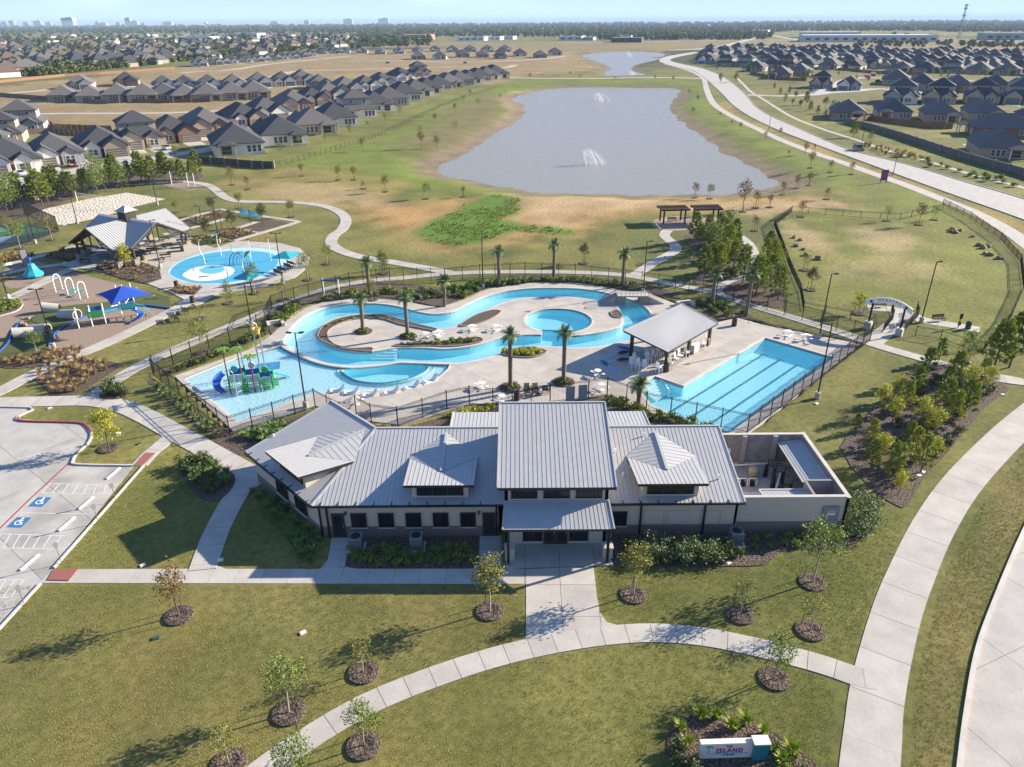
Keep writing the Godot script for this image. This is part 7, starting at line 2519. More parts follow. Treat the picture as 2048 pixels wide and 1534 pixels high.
func build_far() -> void:
	# woods and suburb trees, seen as one mass
	var gcols := [lin(0.075, 0.105, 0.032), lin(0.095, 0.125, 0.038), lin(0.06, 0.085, 0.03), lin(0.12, 0.135, 0.04)]
	var meshes := []
	for k in 3: meshes.append(crown_mesh(200 + k, 150, Vector3(1, 0.95, 1), 0.30, gcols, 12, 0.95, 0.3).mesh())
	var lists := [[], [], []]
	var cols := [[], [], []]
	var r := RandomNumberGenerator.new()
	r.seed = 31
	var add := func(x: float, z: float, s: float, sy: float) -> void:
		var k := r.randi() % 3
		lists[k].append(Transform3D(Basis(Vector3.UP, r.randf() * TAU).scaled(Vector3(s, s * sy, s)), Vector3(x, -0.2, z)))
		var g := r.randf_range(0.7, 1.35)
		cols[k].append(Color(g * r.randf_range(0.9, 1.25), g, g * 0.9))
	var n := 0
	for i in 60000:
		var X := r.randf_range(-250, 2300)
		var Y := r.randf_range(44.5, 175)
		if Y > 70 and r.randf() > 0.5 + (Y - 70) * 0.01: continue
		var g := G(X, Y)
		var dist := -g.z
		if dist > 9000 or dist < 0: continue
		var hz := 52.0 - 14.0 * X / 2048.0
		var e := Y - hz
		var tl := lerpf(168, 100, clampf(X / 700.0, 0, 1)) - 8.0 if X < 700 else lerpf(98, 82, clampf((X - 700) / 350.0, 0, 1))
		var ok := false
		if X < 860 and Y < tl: ok = Y < 78 or nz.get_noise_2d(g.x * 0.6, g.z * 0.6) > -0.25
		if X < 700 and Y > 66 and Y < 84 and nz.get_noise_2d(g.x * 0.5 + 50, g.z * 0.2) > 0.05: ok = false
		if X >= 860 and Y < 74.0 + (X - 860) * 0.004 and X < 1545: ok = Y < 70 or r.randf() < 0.8
		if X > 1180 and X < 1530 and Y < 80: ok = true
		if X >= 1545 and Y < 64: ok = true
		if X > 1700 and Y > 86 and Y < 95 and r.randf() < 0.35: ok = true
		if X > 1590 and X < 1880 and Y > 62 and Y < 84: ok = Y > 79 and r.randf() < 0.12
		if ok and X < 720 and Y > 66 and Y < 92 and r.randf() < 0.72: ok = false
		if ok and X < 720 and Y >= 92 and r.randf() < 0.3: ok = false
		if not ok: continue
		var s := (r.randf_range(2.4, 4.6) if dist < 1500 else r.randf_range(4.0, 7.5)) * (1.0 if dist < 2200 else 1.0 + (dist - 2200) / 2600.0)
		add.call(g.x, g.z, s, r.randf_range(0.75, 1.05) if dist < 2200 else 0.7)
		n += 1
		if n > 26000: break
	print("far trees ", n)
	for k in 3:
		var mm := MultiMesh.new()
		mm.transform_format = MultiMesh.TRANSFORM_3D
		mm.use_colors = true
		mm.mesh = meshes[k]
		mm.instance_count = lists[k].size()
		for i in lists[k].size():
			mm.set_instance_transform(i, lists[k][i])
			mm.set_instance_color(i, cols[k][i])
		var o := MultiMeshInstance3D.new()
		o.name = numbered("distant_woodland")
		o.multimesh = mm
		o.material_override = M.farleaf
		add_child(o)
		o.set_meta("kind", "stuff")
		meta(o, "dense green belt of far trees spread to the horizon", "trees")
	# suburb houses between the trees
	var hm := [[], []]
	var hr := []
	for v in 3:
		var q := MB.new()
		hbox(q, -7, 7, -8, 8, 0, 5.0 if v == 1 else 3.2)
		var q2 := MB.new()
		hip(q2, Vector2.ZERO, 14, 16, 5.0 if v == 1 else 3.2, 0.6)
		hr.append([q.mesh(), q2.mesh()])
	var put := 0
	for i in 2600:
		var X := r.randf_range(-20, 700)
		var Y := r.randf_range(72, 158)
		var tl := lerpf(163, 98, clampf(X / 700.0, 0, 1)) - 6.0
		if Y > tl: continue
		if r.randf() > 0.6: continue
		var g := G(X, Y)
		var k := r.randi() % 3
		var t := thing("suburb_house", "pale old suburb house half hidden among dense trees", "house", g, 0.9 + (r.randi() % 4) * PI / 2, "old suburb houses among the trees")
		part(t, "wall", hr[k][0], [M.hwhite, M.hbeige, M.htan][r.randi() % 3])
		t.scale = Vector3(1.1, 1.25, 1.1)
		part(t, "roof", hr[k][1], [M.roof1, M.roof2, M.roofbrown][r.randi() % 3])
		put += 1
		if put >= 260: break
	# white shops, flats and sheds
	var i := 0
	for b in [[296,342,82,75], [352,418,84,73], [420,452,80,74], [465,515,77,66], [430,470,76,68], [240,300,86,80], [180,230,87,82], [100,160,89,84], [20,90,88,82], [520,560,80,75], [575,640,81,77], [640,690,76,72], [360,440,76,70], [700,760,70,66], [900,960,62,59], [1010,1080,60,57]]:
		far_box(b[0], b[1], b[2], b[3], 40.0, [M.farwhite, M.farwhite2][i % 2], ["pale long flat roofed block beyond the suburb trees", "cream shop block with dark window bands beyond the suburb"][i % 2], "blocks beyond the suburb")
		i += 1
	far_box(762, 800, 79, 71, 60, M.farred, "red fronted store beyond the dry field")
	far_box(802, 851, 80, 69, 60, M.farred2, "white and red store block beyond the dry field")
	far_box(916, 968, 81, 74, 30, M.farwhite, "first long white storage shed at the far field edge", "", M.farwhite2)
	far_box(970, 1000, 80, 73, 30, M.farwhite, "second shorter white storage shed at the far field edge", "", M.farwhite2)
	far_box(1002, 1026, 79, 72, 30, M.farwhite2, "third white storage shed at the far field edge", "", M.farwhite2)
	far_box(1118, 1163, 81, 72, 40, M.farwhite2, "white showroom beside the parked cars of the far road")
	far_box(1166, 1186, 81, 74, 40, M.fargrey, "grey workshop beside the white showroom")
	far_box(1222, 1283, 85, 75, 50, M.fardark, "black flat roofed building with red sign at the far road")
	far_box(1240, 1262, 83, 71, 20, M.farwhite2, "white upper storey behind the black building")
	far_box(1606, 1875, 84, 70, 90, M.farwhite2, "very long white warehouse beyond the eastern fields", "", M.farwhite)
	far_box(1600, 1720, 76, 64, 80, M.farwhite2, "second pale warehouse behind the long white one", "", M.farwhite)
	far_box(1970, 2060, 80, 66, 60, M.fargrey, "grey blue industrial hall behind the dark hedge")
	far_box(1505, 1535, 66, 60, 60, M.farwhite, "small white hall at the far highway bend")
	# water tower
	var g := G(414, 58)
	var t := thing("water_tower", "white water tower with bulb tank above the far trees", "tower", g)
	var h := hg(414, 58, 44)
	var q := MB.new()
	q.lathe([Vector2(h * 0.12, 0), Vector2(h * 0.07, h * 0.3), Vector2(h * 0.07, h * 0.65)], 14)
	part(t, "stem", q.mesh(), M.farwhite)
	q = MB.new()
	q.lathe([Vector2(h * 0.07, h * 0.65), Vector2(h * 0.26, h * 0.76), Vector2(h * 0.28, h * 0.88), Vector2(h * 0.15, h * 0.98), Vector2(0, h)], 18)
	part(t, "tank", q.mesh(), M.farwhite)
	# lattice mast
	g = G(1917, 78)
	h = hg(1917, 78, 8)
	t = thing("lattice_tower", "tall steel lattice mast with antenna clusters at the eastern edge", "tower", g)
	q = MB.new()
	for k in 3:
		var a := TAU * k / 3
		q.tube([Vector3(cos(a), 0, sin(a)) * h * 0.06, Vector3(cos(a), 0, sin(a)) * h * 0.018 + Vector3(0, h, 0)], [0.3, 0.22], 5)
	part(t, "leg", q.mesh(), M.mast)
	q = MB.new()
	for j in 18:
		var y0 := h * j / 18.0
		var y1 := h * (j + 1) / 18.0
		for k in 3:
			var a0 := TAU * k / 3
			var a1 := TAU * (k + 1) / 3
			var r0 := h * lerpf(0.06, 0.018, j / 18.0)
			var r1 := h * lerpf(0.06, 0.018, (j + 1) / 18.0)
			q.tube([Vector3(cos(a0) * r0, y0, sin(a0) * r0), Vector3(cos(a1) * r1, y1, sin(a1) * r1)], [0.16, 0.16], 4, false)
			q.tube([Vector3(cos(a1) * r0, y0, sin(a1) * r0), Vector3(cos(a0) * r1, y1, sin(a0) * r1)], [0.16, 0.16], 4, false)
	part(t, "bracing", q.mesh(), M.mast).set_meta("kind", "stuff")
	for y in [0.97, 0.88, 0.68]:
		q = MB.new()
		for k in 9:
			var a := TAU * k / 9
			q.box(Vector3(cos(a) * h * 0.045, h * y, sin(a) * h * 0.045), Vector3(0.5, 2.6, 0.5))
		q.lathe([Vector2(h * 0.04, h * y - 0.2), Vector2(h * 0.045, h * y), Vector2(h * 0.04, h * y + 0.2)], 10)
		part(t, "antenna_cluster", q.mesh(), M.mast)
	# thin masts and skyline
	for s in [[862,56, 34], [1541,66, 52], [1622,52, 37], [1155,50, 38], [800,52, 40]]:
		g = G(s[0], s[1])
		h = hg(s[0], s[1], s[2])
		q = MB.new()
		q.tube([Vector3.ZERO, Vector3(0, h, 0)], [0.9, 0.5], 5)
		q.box(Vector3(0, h * 0.94, 0), Vector3(3.5, h * 0.07, 3.5))
		one("radio_mast", q.mesh(), M.mast, "slender mast standing above the far woods", "mast", "masts on the horizon", g)
	for s in [[131,149,41], [254,262,41], [72,84,46], [22,30,46], [8,14,47], [50,58,48], [95,103,48], [193,199,47], [200,214,49], [234,240,48], [264,276,46], [284,290,49], [330,344,47], [544,556,46], [690,704,42], [760,776,41], [0,6,49], [610,618,44]]:
		var hzz: float = 52.0 - 14.0 * s[0] / 2048.0
		var d := 11000.0
		var dir := CB * Vector3((s[0] + s[1]) * 0.5 - 1024.0, 767.0 - hzz, -FOC)
		var p := Vector3(dir.x / -dir.z * d, 0, -d)
		var px_m := d / FOC / 0.896
		var hh: float = (hzz - s[2]) * px_m * 0.9 + 36.0
		var wd: float = (s[1] - s[0]) * px_m
		q = MB.new()
		q.box(Vector3(0, hh * 0.5, 0), Vector3(wd, hh, wd * 0.7))
		q.box(Vector3(wd * 0.1, hh + 4.0, 0), Vector3(wd * 0.5, 8.0, wd * 0.4))
		one("skyline_tower", q.mesh(), M.fargrey, "hazy blue office tower of the distant skyline", "tower", "skyline towers", p)
	# flags
	for s in [[1736,178, 143], [1724,177, 146]]:
		g = G(s[0], s[1])
		h = hg(s[0], s[1], s[2])
		t = thing("flag_pole", "flag on a tall white pole beside the model homes", "flag", g, 0, "flags by the model homes")
		q = MB.new()
		q.tube([Vector3.ZERO, Vector3(0, h, 0)], [0.1, 0.06], 6)
		part(t, "pole", q.mesh(), M.white)
		q = MB.new()
		for k in 5: q.quad(Vector3(k * 0.6, h - 2.2 - k * 0.1, sin(k) * 0.2), Vector3((k + 1) * 0.6, h - 2.3 - k * 0.1, sin(k + 1.0) * 0.2), Vector3((k + 1) * 0.6, h - 1.1 - k * 0.1, sin(k + 1.0) * 0.2), Vector3(k * 0.6, h - 1.0 - k * 0.1, sin(k) * 0.2))
		part(t, "red_stripe", q.mesh(), M.red)
		q = MB.new()
		for k in 5: q.quad(Vector3(k * 0.6, h - 1.0 - k * 0.1, sin(k) * 0.2), Vector3((k + 1) * 0.6, h - 1.1 - k * 0.1, sin(k + 1.0) * 0.2), Vector3((k + 1) * 0.6, h - k * 0.1, sin(k + 1.0) * 0.2), Vector3(k * 0.6, h - k * 0.1, sin(k) * 0.2))
		part(t, "white_stripe", q.mesh(), M.white)
	# fountains: real streams and drops
	for s in [[1168,329, 292, 8.0, "near pond fountain spraying a wind blown white plume"], [1190,203, 181, 9.0, "second pond fountain farther out on the same pond"], [1258,152, 139, 9.0, "fountain behind the cross road in the far pond"], [1254,113, 101, 9.0, "farthest fountain in the back of the far pond"]]:
		g = G(s[0], s[1], PONDY)
		h = hg(s[0], s[1], s[2])
		var m := MB.new()
		var rr := RandomNumberGenerator.new()
		rr.seed = int(s[0])
		for k in 30:
			var a := rr.randf() * TAU
			var vx: float = rr.randf_range(0.05, 1.0) * s[3] * 0.45
			var hh: float = h * rr.randf_range(0.75, 1.0) * (1.0 - 0.35 * vx / s[3])
			var pts := []
			var rd := []
			for j in 9:
				var u := j / 8.0
				pts.append(Vector3(cos(a) * vx * u + 3.5 * u * u * s[3] / 8.0, hh * 4.0 * u * (1.0 - u), sin(a) * vx * u))
				rd.append(0.025 + 0.045 * u)
			m.tube(pts, rd, 4, false)
		for k in 1500:
			var a := rr.randf() * TAU
			var vx: float = sqrt(rr.randf()) * s[3] * 0.5
			var hh: float = h * rr.randf_range(0.5, 1.0) * (1.0 - 0.4 * vx / s[3])
			var u := rr.randf()
			var p := Vector3(cos(a) * vx * u + 4.2 * u * u * s[3] / 8.0, hh * 4.0 * u * (1.0 - u), sin(a) * vx * u) + Vector3(rr.randfn(), rr.randfn(), rr.randfn()) * 0.15
			var z := rr.randf_range(0.04, 0.13)
			m.tri(p + Vector3(-z, 0, 0), p + Vector3(z, 0, z * 0.4), p + Vector3(0, z * 1.6, -z * 0.3))
		var o := one("fountain", m.mesh(), M.spray, s[4], "fountain", "", g)
		o.set_meta("kind", "stuff")

# ---------- trees, palms, shrubs ----------
func limbs(m: MB, r: RandomNumberGenerator, h: float, n: int, r0: float, spread: float, lo := 0.4) -> Array:
	var tips := []
	var lean := Vector3(r.randfn() * 0.04, 0, r.randfn() * 0.04) * h
	m.tube([Vector3.ZERO, lean * 0.4 + Vector3(0, h * 0.45, 0), lean + Vector3(0, h * 0.92, 0)], [r0, r0 * 0.7, r0 * 0.2], 7)
	for i in n:
		var u := lerpf(lo, 0.85, (i + r.randf() * 0.6) / n)
		var p := lean * u + Vector3(0, h * u, 0)
		var a := i * 2.4 + r.randf()
		var l := spread * (1.1 - u * 0.65) * r.randf_range(0.75, 1.15)
		var e := p + Vector3(cos(a) * l, l * r.randf_range(0.55, 1.0), sin(a) * l)
		m.tube([p, p.lerp(e, 0.5) + Vector3(0, 0.06, 0), e], [r0 * 0.38, r0 * 0.25, r0 * 0.08], 5, false)
		tips.append([p, e])
	return tips
func leafy(m: MB, r: RandomNumberGenerator, tips: Array, h: float, n: int, leaf: float, cols: Array, fuzz := 0.22) -> void:
	for i in n:
		var t: Array = tips[r.randi() % tips.size()]
		var u := sqrt(r.randf_range(0.12, 1.15))
		var p: Vector3 = t[0].lerp(t[1], u) + Vector3(r.randfn(), r.randfn(), r.randfn()) * fuzz
		var nr := Vector3(r.randfn(), r.randfn() + 0.5, r.randfn()).normalized()
		var x := nr.cross(Vector3(r.randfn(), r.randfn(), r.randfn())).normalized()
		var y := nr.cross(x)
		var s := leaf * r.randf_range(0.6, 1.25)
		var c: Color = cols[r.randi() % cols.size()]
		m.col = c * r.randf_range(0.7, 1.3)
		m.quad(p - x * s, p - y * s * 0.55, p + x * s, p + y * s * 0.55)
	m.col = Color(1, 1, 1)
var TP := {}
func tree_proto(key: String, sd: int, n: int, leaf: float, cols: Array, spread: float, nl: int, fuzz: float, ring: bool, lo := 0.4) -> void:
	var r := RandomNumberGenerator.new()
	r.seed = sd
	var b := MB.new()
	var tips := limbs(b, r, 4.0, nl, 0.06, spread, lo)
	tips.append([Vector3(0, 2.6, 0), Vector3(0, 4.0, 0)])
	var c := MB.new()
	leafy(c, r, tips, 4.0, n, leaf, cols, fuzz)
	TP[key] = [b.mesh(), c.mesh(), ring]
var ring_mesh: ArrayMesh
var stake_mesh: ArrayMesh
func plant_tree(key: String, px_: float, py: float, ty: float, label: String, group: String, ring := 1.0, hh := 0.0) -> void:
	var g := on(px_, py)
	var h := hh if hh > 0.0 else clampf(hg(px_, py, ty), 1.5, 14.0)
	var t := thing("pine_tree" if key.begins_with("pine") else "young_tree", label, "tree", g, rng.randf() * TAU, group)
	var k := h / 4.0
	var o := part(t, "trunk", TP[key][0], M.bark if not key.begins_with("oak") else M.barkpale)
	o.scale = Vector3.ONE * k
	o = part(t, "crown", TP[key][1], M.leaf)
	o.scale = Vector3.ONE * k
	if ring > 0.0:
		o = part(t, "mulch_ring", ring_mesh, M.mulch)
		o.scale = Vector3(ring, 1, ring)
		for s in [-1, 1]: part(t, "stake", stake_mesh, M.stake, Vector3(s * 0.62 * ring, 0, 0.2 * s))
func pine_proto(key: String, sd: int, cols: Array, n: int) -> void:
	var r := RandomNumberGenerator.new()
	r.seed = sd
	var b := MB.new()
	b.tube([Vector3.ZERO, Vector3(0.05, 2, 0), Vector3(0, 4.0, 0.04)], [0.075, 0.05, 0.015], 7)
	var tips := []
	for i in 34:
		var u := lerpf(0.16, 0.97, i / 34.0)
		var l := 1.12 * pow(1.03 - u, 0.75) * r.randf_range(0.6, 1.15)
		var a := i * 2.4 + r.randf() * 0.7
		var p := Vector3(0, 4.0 * u, 0)
		var e := p + Vector3(cos(a) * l, l * 0.42 + 0.05, sin(a) * l)
		b.tube([p, e], [0.018, 0.006], 4, false)
		tips.append([p.lerp(e, 0.35), e + (e - p) * 0.1])
	var c := MB.new()
	for i in n:    # tufts of long thin needles
		var t: Array = tips[r.randi() % tips.size()]
		var p: Vector3 = t[0].lerp(t[1], sqrt(r.randf())) + Vector3(r.randfn(), r.randfn(), r.randfn()) * 0.06
		var d: Vector3 = ((t[1] - t[0]).normalized() + Vector3(r.randfn(), r.randfn() + 0.25, r.randfn()) * 0.6).normalized()
		var sd_: Vector3 = d.cross(Vector3(r.randfn(), r.randfn(), r.randfn())).normalized() * 0.032
		var cc: Color = cols[r.randi() % cols.size()]
		c.col = cc * r.randf_range(0.7, 1.3)
		c.quad(p - sd_, p + d * 0.16 - sd_ * 1.3, p + d * 0.3, p + d * 0.14 + sd_ * 1.3)
	TP[key] = [b.mesh(), c.mesh(), false]
func frond_mesh(l: float, droop: float, fan: bool) -> ArrayMesh:
	var m := MB.new()
	var n := 9
	var r := RandomNumberGenerator.new()
	r.seed = 12
	var P := func(u: float) -> Vector3: return Vector3(l * u * (1.0 - 0.15 * u), l * (0.55 * u - droop * u * u), 0)
	for i in n:
		var a: Vector3 = P.call(i / float(n))
		var b: Vector3 = P.call((i + 1) / float(n))
		m.beam(a, b, 0.03, 0.03)
		if i > 0 or fan:
			for s in [-1, 1]:
				for k in 2:
					var c := a.lerp(b, k * 0.5)
					var w: float = l * (0.30 if not fan else 0.42) * sin(PI * (0.15 + 0.8 * (i + 0.5) / n))
					var tip := c + Vector3(w * 0.55, -w * 0.25, s * w)
					var g := r.randf_range(0.8, 1.2)
					m.col = Color(g, g, g)
					m.tri(c, c + (b - a) * 0.42, tip)
	m.col = Color(1, 1, 1)
	return m.mesh()
func palm(px_: float, py: float, ty: float, label: String, fan := false, skirt := false) -> void:
	var g := on(px_, py)
	var h := clampf(hg(px_, py, ty), 1.2, 12.0) - (0.9 if not fan else 0.5)
	var t := thing("palm_tree", label, "palm tree", g, rng.randf() * TAU)
	var m := MB.new()
	var pts := []
	var rd := []
	var steps := int(h / 0.14)
	for i in steps + 1:
		var u := float(i) / steps
		pts.append(Vector3(sin(u * 2.0) * 0.08, h * u, 0))
		rd.append((0.23 - 0.05 * u) * (1.0 if i % 2 else 1.22) + (0.07 * u * u * u))
	m.tube(pts, rd, 9)
	part(t, "trunk", m.mesh(), M.palmbark)
	var top: Vector3 = pts[pts.size() - 1]
	var fr := [frond_mesh(1.5, 0.55, fan), frond_mesh(1.35, 0.9, fan), frond_mesh(1.2, 0.2, fan)]
	for k in 26:
		var o := part(t, "frond", fr[k % 3], M.palmleaf, top)
		o.rotation = Vector3(rng.randf_range(-0.2, 0.2), k * 2.4, [0.1, -0.35, 0.75][k % 3] + rng.randf_range(-0.15, 0.25))
func shrub_mesh(sd: int, n: int, rad: Vector3, leaf: float, cols: Array) -> ArrayMesh:
	return crown_mesh(sd, n, rad, leaf, cols, 9, rad.y * 0.75, 0.4).mesh()
func tuft_mesh(sd: int, n: int, h: float, w: float, spread: float, cols: Array) -> ArrayMesh:
	var r := RandomNumberGenerator.new()
	r.seed = sd
	var m := MB.new()
	for i in n:
		var a := r.randf() * TAU
		var d := Vector3(cos(a), 0, sin(a))
		var s := Vector3(-d.z, 0, d.x) * w
		var l := h * r.randf_range(0.7, 1.15)
		var o := d * r.randf() * 0.08
		var k := spread * r.randf_range(0.3, 1.0)
		var p1 := o + d * l * k * 0.5 + Vector3(0, l * 0.6, 0)
		var p2 := o + d * l * k + Vector3(0, l * (1.0 - k * 0.35), 0)
		var c: Color = cols[r.randi() % cols.size()]
		m.col = c * r.randf_range(0.75, 1.3)
		m.quad(o - s, o + s, p1 + s, p1 - s)
		m.tri(p1 - s, p1 + s, p2)
	return m.mesh()
var SH := {}
func scatter(kind: String, px_: Array, n: int, sd: int, called: String, label: String, group: String, sc := 1.0, gap := 0.7) -> void:
	var p := poly(px_)
	var lo := Vector2(1e9, 1e9)
	var hi := -lo
	for q in p:
		lo = lo.min(q)
		hi = hi.max(q)
	var r := RandomNumberGenerator.new()
	r.seed = sd
	var put: Array[Vector2] = []
	for tries in n * 40:
		if put.size() >= n: break
		var q := Vector2(r.randf_range(lo.x, hi.x), r.randf_range(lo.y, hi.y))
		if not Geometry2D.is_point_in_polygon(q, p): continue
		var ok := true
		for w in put:
			if w.distance_squared_to(q) < gap * gap:
				ok = false
				break
		if not ok: continue
		put.append(q)
		var nm2: String = {"dark": "evergreen_shrub", "sage": "sage_shrub", "gold": "flowering_shrub"}.get(kind, called)
		var o := one(nm2, SH[kind][r.randi() % SH[kind].size()], M.leaf, label, "shrub" if kind != "grass" and kind != "lily" else "grass plant", group, Vector3(q.x, 0.03, q.y), r.randf() * TAU)
		o.scale = Vector3.ONE * sc * r.randf_range(0.75, 1.25)
func build_plants() -> void:
	var green := [lin(0.14, 0.20, 0.03), lin(0.19, 0.235, 0.035), lin(0.105, 0.15, 0.03)]
	var olive := [lin(0.18, 0.185, 0.035), lin(0.23, 0.20, 0.035), lin(0.13, 0.145, 0.03)]
	var yellow := [lin(0.52, 0.46, 0.03), lin(0.40, 0.38, 0.03), lin(0.28, 0.31, 0.03)]
	var rust := [lin(0.26, 0.12, 0.04), lin(0.19, 0.11, 0.04), lin(0.15, 0.12, 0.04)]
	var dark := [lin(0.075, 0.105, 0.028), lin(0.095, 0.125, 0.03), lin(0.06, 0.085, 0.025)]
	var pine := [lin(0.22, 0.265, 0.045), lin(0.29, 0.31, 0.05), lin(0.16, 0.21, 0.04)]
	tree_proto("oak1", 1, 1900, 0.075, olive, 1.1, 13, 0.19, true)
	tree_proto("oak2", 2, 1300, 0.08, green, 1.3, 11, 0.23, true)
	tree_proto("oak3", 3, 850, 0.078, olive, 1.25, 9, 0.26, true, 0.3)
	tree_proto("rust1", 4, 800, 0.09, rust, 1.1, 10, 0.22, true)
	tree_proto("yel1", 5, 1500, 0.1, yellow, 1.15, 9, 0.22, false, 0.3)
	tree_proto("dark1", 6, 1600, 0.085, dark, 1.2, 10, 0.2, true)
	tree_proto("bush", 7, 1200, 0.09, green, 1.15, 12, 0.22, false, 0.15)
	pine_proto("pine1", 11, pine, 1900)
	pine_proto("pine2", 12, [pine[0], pine[2], dark[1]], 1900)
	pine_proto("pine3", 13, [yellow[1], pine[1], pine[0]], 1700)
	var m := MB.new()
	m.lathe([Vector2(0.98, 0.0), Vector2(0.95, 0.12), Vector2(0.6, 0.17), Vector2(0.25, 0.08), Vector2(0, 0.08)], 22)
	ring_mesh = m.mesh()
	m = MB.new()
	m.tube([Vector3.ZERO, Vector3(0, 1.15, 0)], [0.028, 0.024], 5)
	stake_mesh = m.mesh()
	# lawn trees, each in a mulch ring with stakes
	for a in [["rust1", 358,1232, 1138, "thin orange tipped young tree on the lawn below the front walk"], ["oak1", 980,1223, 1118, "full crowned young tree beside the entry walk corner"], ["oak3", 727,1345, 1280, "sparse young tree above the middle of the curved walk"], ["oak2", 578,1426, 1325, "leafy young tree left of the curved walk"], ["oak2", 727,1492, 1412, "young tree whose crown overhangs the curved walk"], ["oak3", 458,1528, 1460, "young tree nearest the left end of the curved walk"], ["oak1", 1267,1190, 1092, "bushy young tree right of the entry walk"], ["oak3", 1480,1230, 1160, "sparse young tree between curved walk and planting bed"], ["oak2", 1625,1165, 1048, "tall young tree by the pump yard corner bed"], ["oak3", 1620,1262, 1190, "sparse young tree near the wide sidewalk"], ["oak2", 1548,1358, 1275, "young tree leaning over the curved walk near its right end"], ["yel1", 218,897, 822, "pale yellow green tree on the parking lot island"]]:
		plant_tree(a[0], a[1], a[2], a[3], a[4], "young lawn trees", 1.0)
	plant_tree("oak2", 600, 1575, 1480, "young tree whose crown rises at the lawn edge over the curved walk", "young lawn trees", 1.0)
	# park trees
	for a in [["oak2", 41,497, 440], ["oak3", 105,480, 430], ["yel1", 253,538, 490], ["dark1", 416,482, 436], ["dark1", 466,465, 420], ["dark1", 527,452, 408], ["oak1", 352,425, 402], ["dark1", 424,430, 394], ["oak1", 480,417, 385], ["oak1", 583,434, 400], ["bush", 458,607, 562], ["oak2", 511,587, 528], ["oak2", 617,560, 505], ["oak3", 567,600, 560], ["oak3", 401,638, 610], ["oak2", 403,706, 640], ["oak2", 655,528, 488], ["oak1", 767,547, 500], ["bush", 770,548, 515], ["dark1", 1168,527, 487], ["oak2", 75,712, 662], ["oak3", 20,470, 432], ["oak2", 12,560, 525], ["oak1", 745,600, 560]]:
		plant_tree(a[0], a[1], a[2], a[3], {"dark1": "dark leaved young tree in the park garden beds", "oak1": "olive young tree staked in the park lawn", "oak2": "light green young tree in a mulch ring in the park", "oak3": "sparse young tree in a mulch ring in the park", "bush": "rounded bushy young tree in the park", "yel1": "yellow leaved young tree in the brown grass bed"}[a[0]], "young park trees", 0.85)
	# pond bank trees
	for a in [[604,352,326], [677,360,331], [708,360,332], [727,378,362], [771,384,350], [852,398,366], [927,394,372], [464,370,332], [496,379,352], [843,297,262], [874,299,270], [910,262,240], [870,248,226], [840,272,250], [725,302,275], [956,215,196], [910,224,206], [927,206,190], [940,192,178], [1390,396,364], [1419,398,368], [1485,424,360], [1511,416,380], [1539,415,388], [1565,390,362], [1593,377,348], [1618,371,344], [1653,399,375], [1660,345,320], [1621,336,302], [1702,349,323], [1440,233,224], [1463,250,240], [1480,262,244], [1530,280,262], [1560,272,255], [1610,310,285], [1577,312,300], [1602,434,400], [1773,442,412], [1837,450,405], [1868,440,410], [1509,462,430], [1385,230,214], [1395,205,190], [1378,190,178], [1140,152,142], [1160,160,148], [1230,162,152], [1310,161,150], [1345,165,152], [1000,200,186], [1060,160,146]]:
		var k: String = ["rust1", "rust1", "oak3", "oak2"][rng.randi() % 4]
		if a[0] < 740 and a[1] > 300 and a[1] < 365: k = "rust1"
		if a[0] > 1430 and a[0] < 1660: k = "rust1" if rng.randf() < 0.7 else "oak3"
		plant_tree(k, a[0], a[1], a[2], "rust coloured young tree on the pond bank" if k == "rust1" else "small green young tree on the pond bank", "pond bank trees", 0.8 if a[1] > 330 else 0.0)
	for a in [[1621,580,535, "dark1", "dark round crowned oak in the dog park"], [1610,541,508, "oak3", "thin young tree among the dog park stones"], [1565,534,498, "oak3", "thin young tree beside the dog park fence"], [1717,628,585, "yel1", "yellowish young tree near the dog park arch"], [1930,722,660, "bush", "loose bushy tree between the boulders beyond the fence"], [1985,745,640, "pine1", "tall pine at the end of the dog park walk"], [2018,735,625, "pine2", "dark pine at the right edge of the lawn"]]:
		plant_tree(a[3], a[0], a[1], a[2], a[4], "dog park trees", 0.9 if a[3] != "pine1" and a[3] != "pine2" else 0.0)
	# clump behind the pools
	for a in [[720,440], [830,420], [930,400], [1000,430], [1060,470], [870,560], [1000,600], [1050,670], [860,720], [800,770], [930,720], [760,480], [900,470], [1080,560], [950,520], [1350,560], [1420,620], [1380,700], [1330,640], [1240,900], [1320,880], [1400,870], [1430,940], [1130,800], [1200,850], [1370,800], [1290,800]]:
		var q: Array = zp([a[0], a[1]], 1220, 380, 0.2344)
		var k: String = ["pine1", "pine2", "bush", "pine3", "pine1"][rng.randi() % 5]
		plant_tree(k, q[0], q[1], 0, {"pine1": "green pine in the clump between the two park walks", "pine2": "dark pine in the clump between the two park walks", "pine3": "yellowish pine in the clump between the two park walks", "bush": "broadleaf bush tree in the clump between the park walks"}[k], "clump behind the pools", 0.0, rng.randf_range(3.4, 6.0))
	# bed beside the wide sidewalk
	for a in [[850,500], [760,620], [940,640], [1020,700], [1150,680], [1130,600], [600,740], [500,820], [730,900], [820,960], [560,880], [430,1020], [660,1020], [1000,830], [1050,780], [490,1110], [560,1250], [600,1320], [430,1180], [340,930], [830,1090], [880,720], [700,720], [640,800], [690,1110], [930,880], [740,1180], [870,820]]:
		var q: Array = zp([a[0], a[1]], 1600, 560, 0.326)
		var k: String = ["pine1", "pine2", "yel1", "pine3", "yel1", "pine1"][rng.randi() % 6]
		if a[0] in [600, 490, 500] and a[1] > 800: k = "yel1"
		var small: bool = a[0] == 830 or a[0] == 340
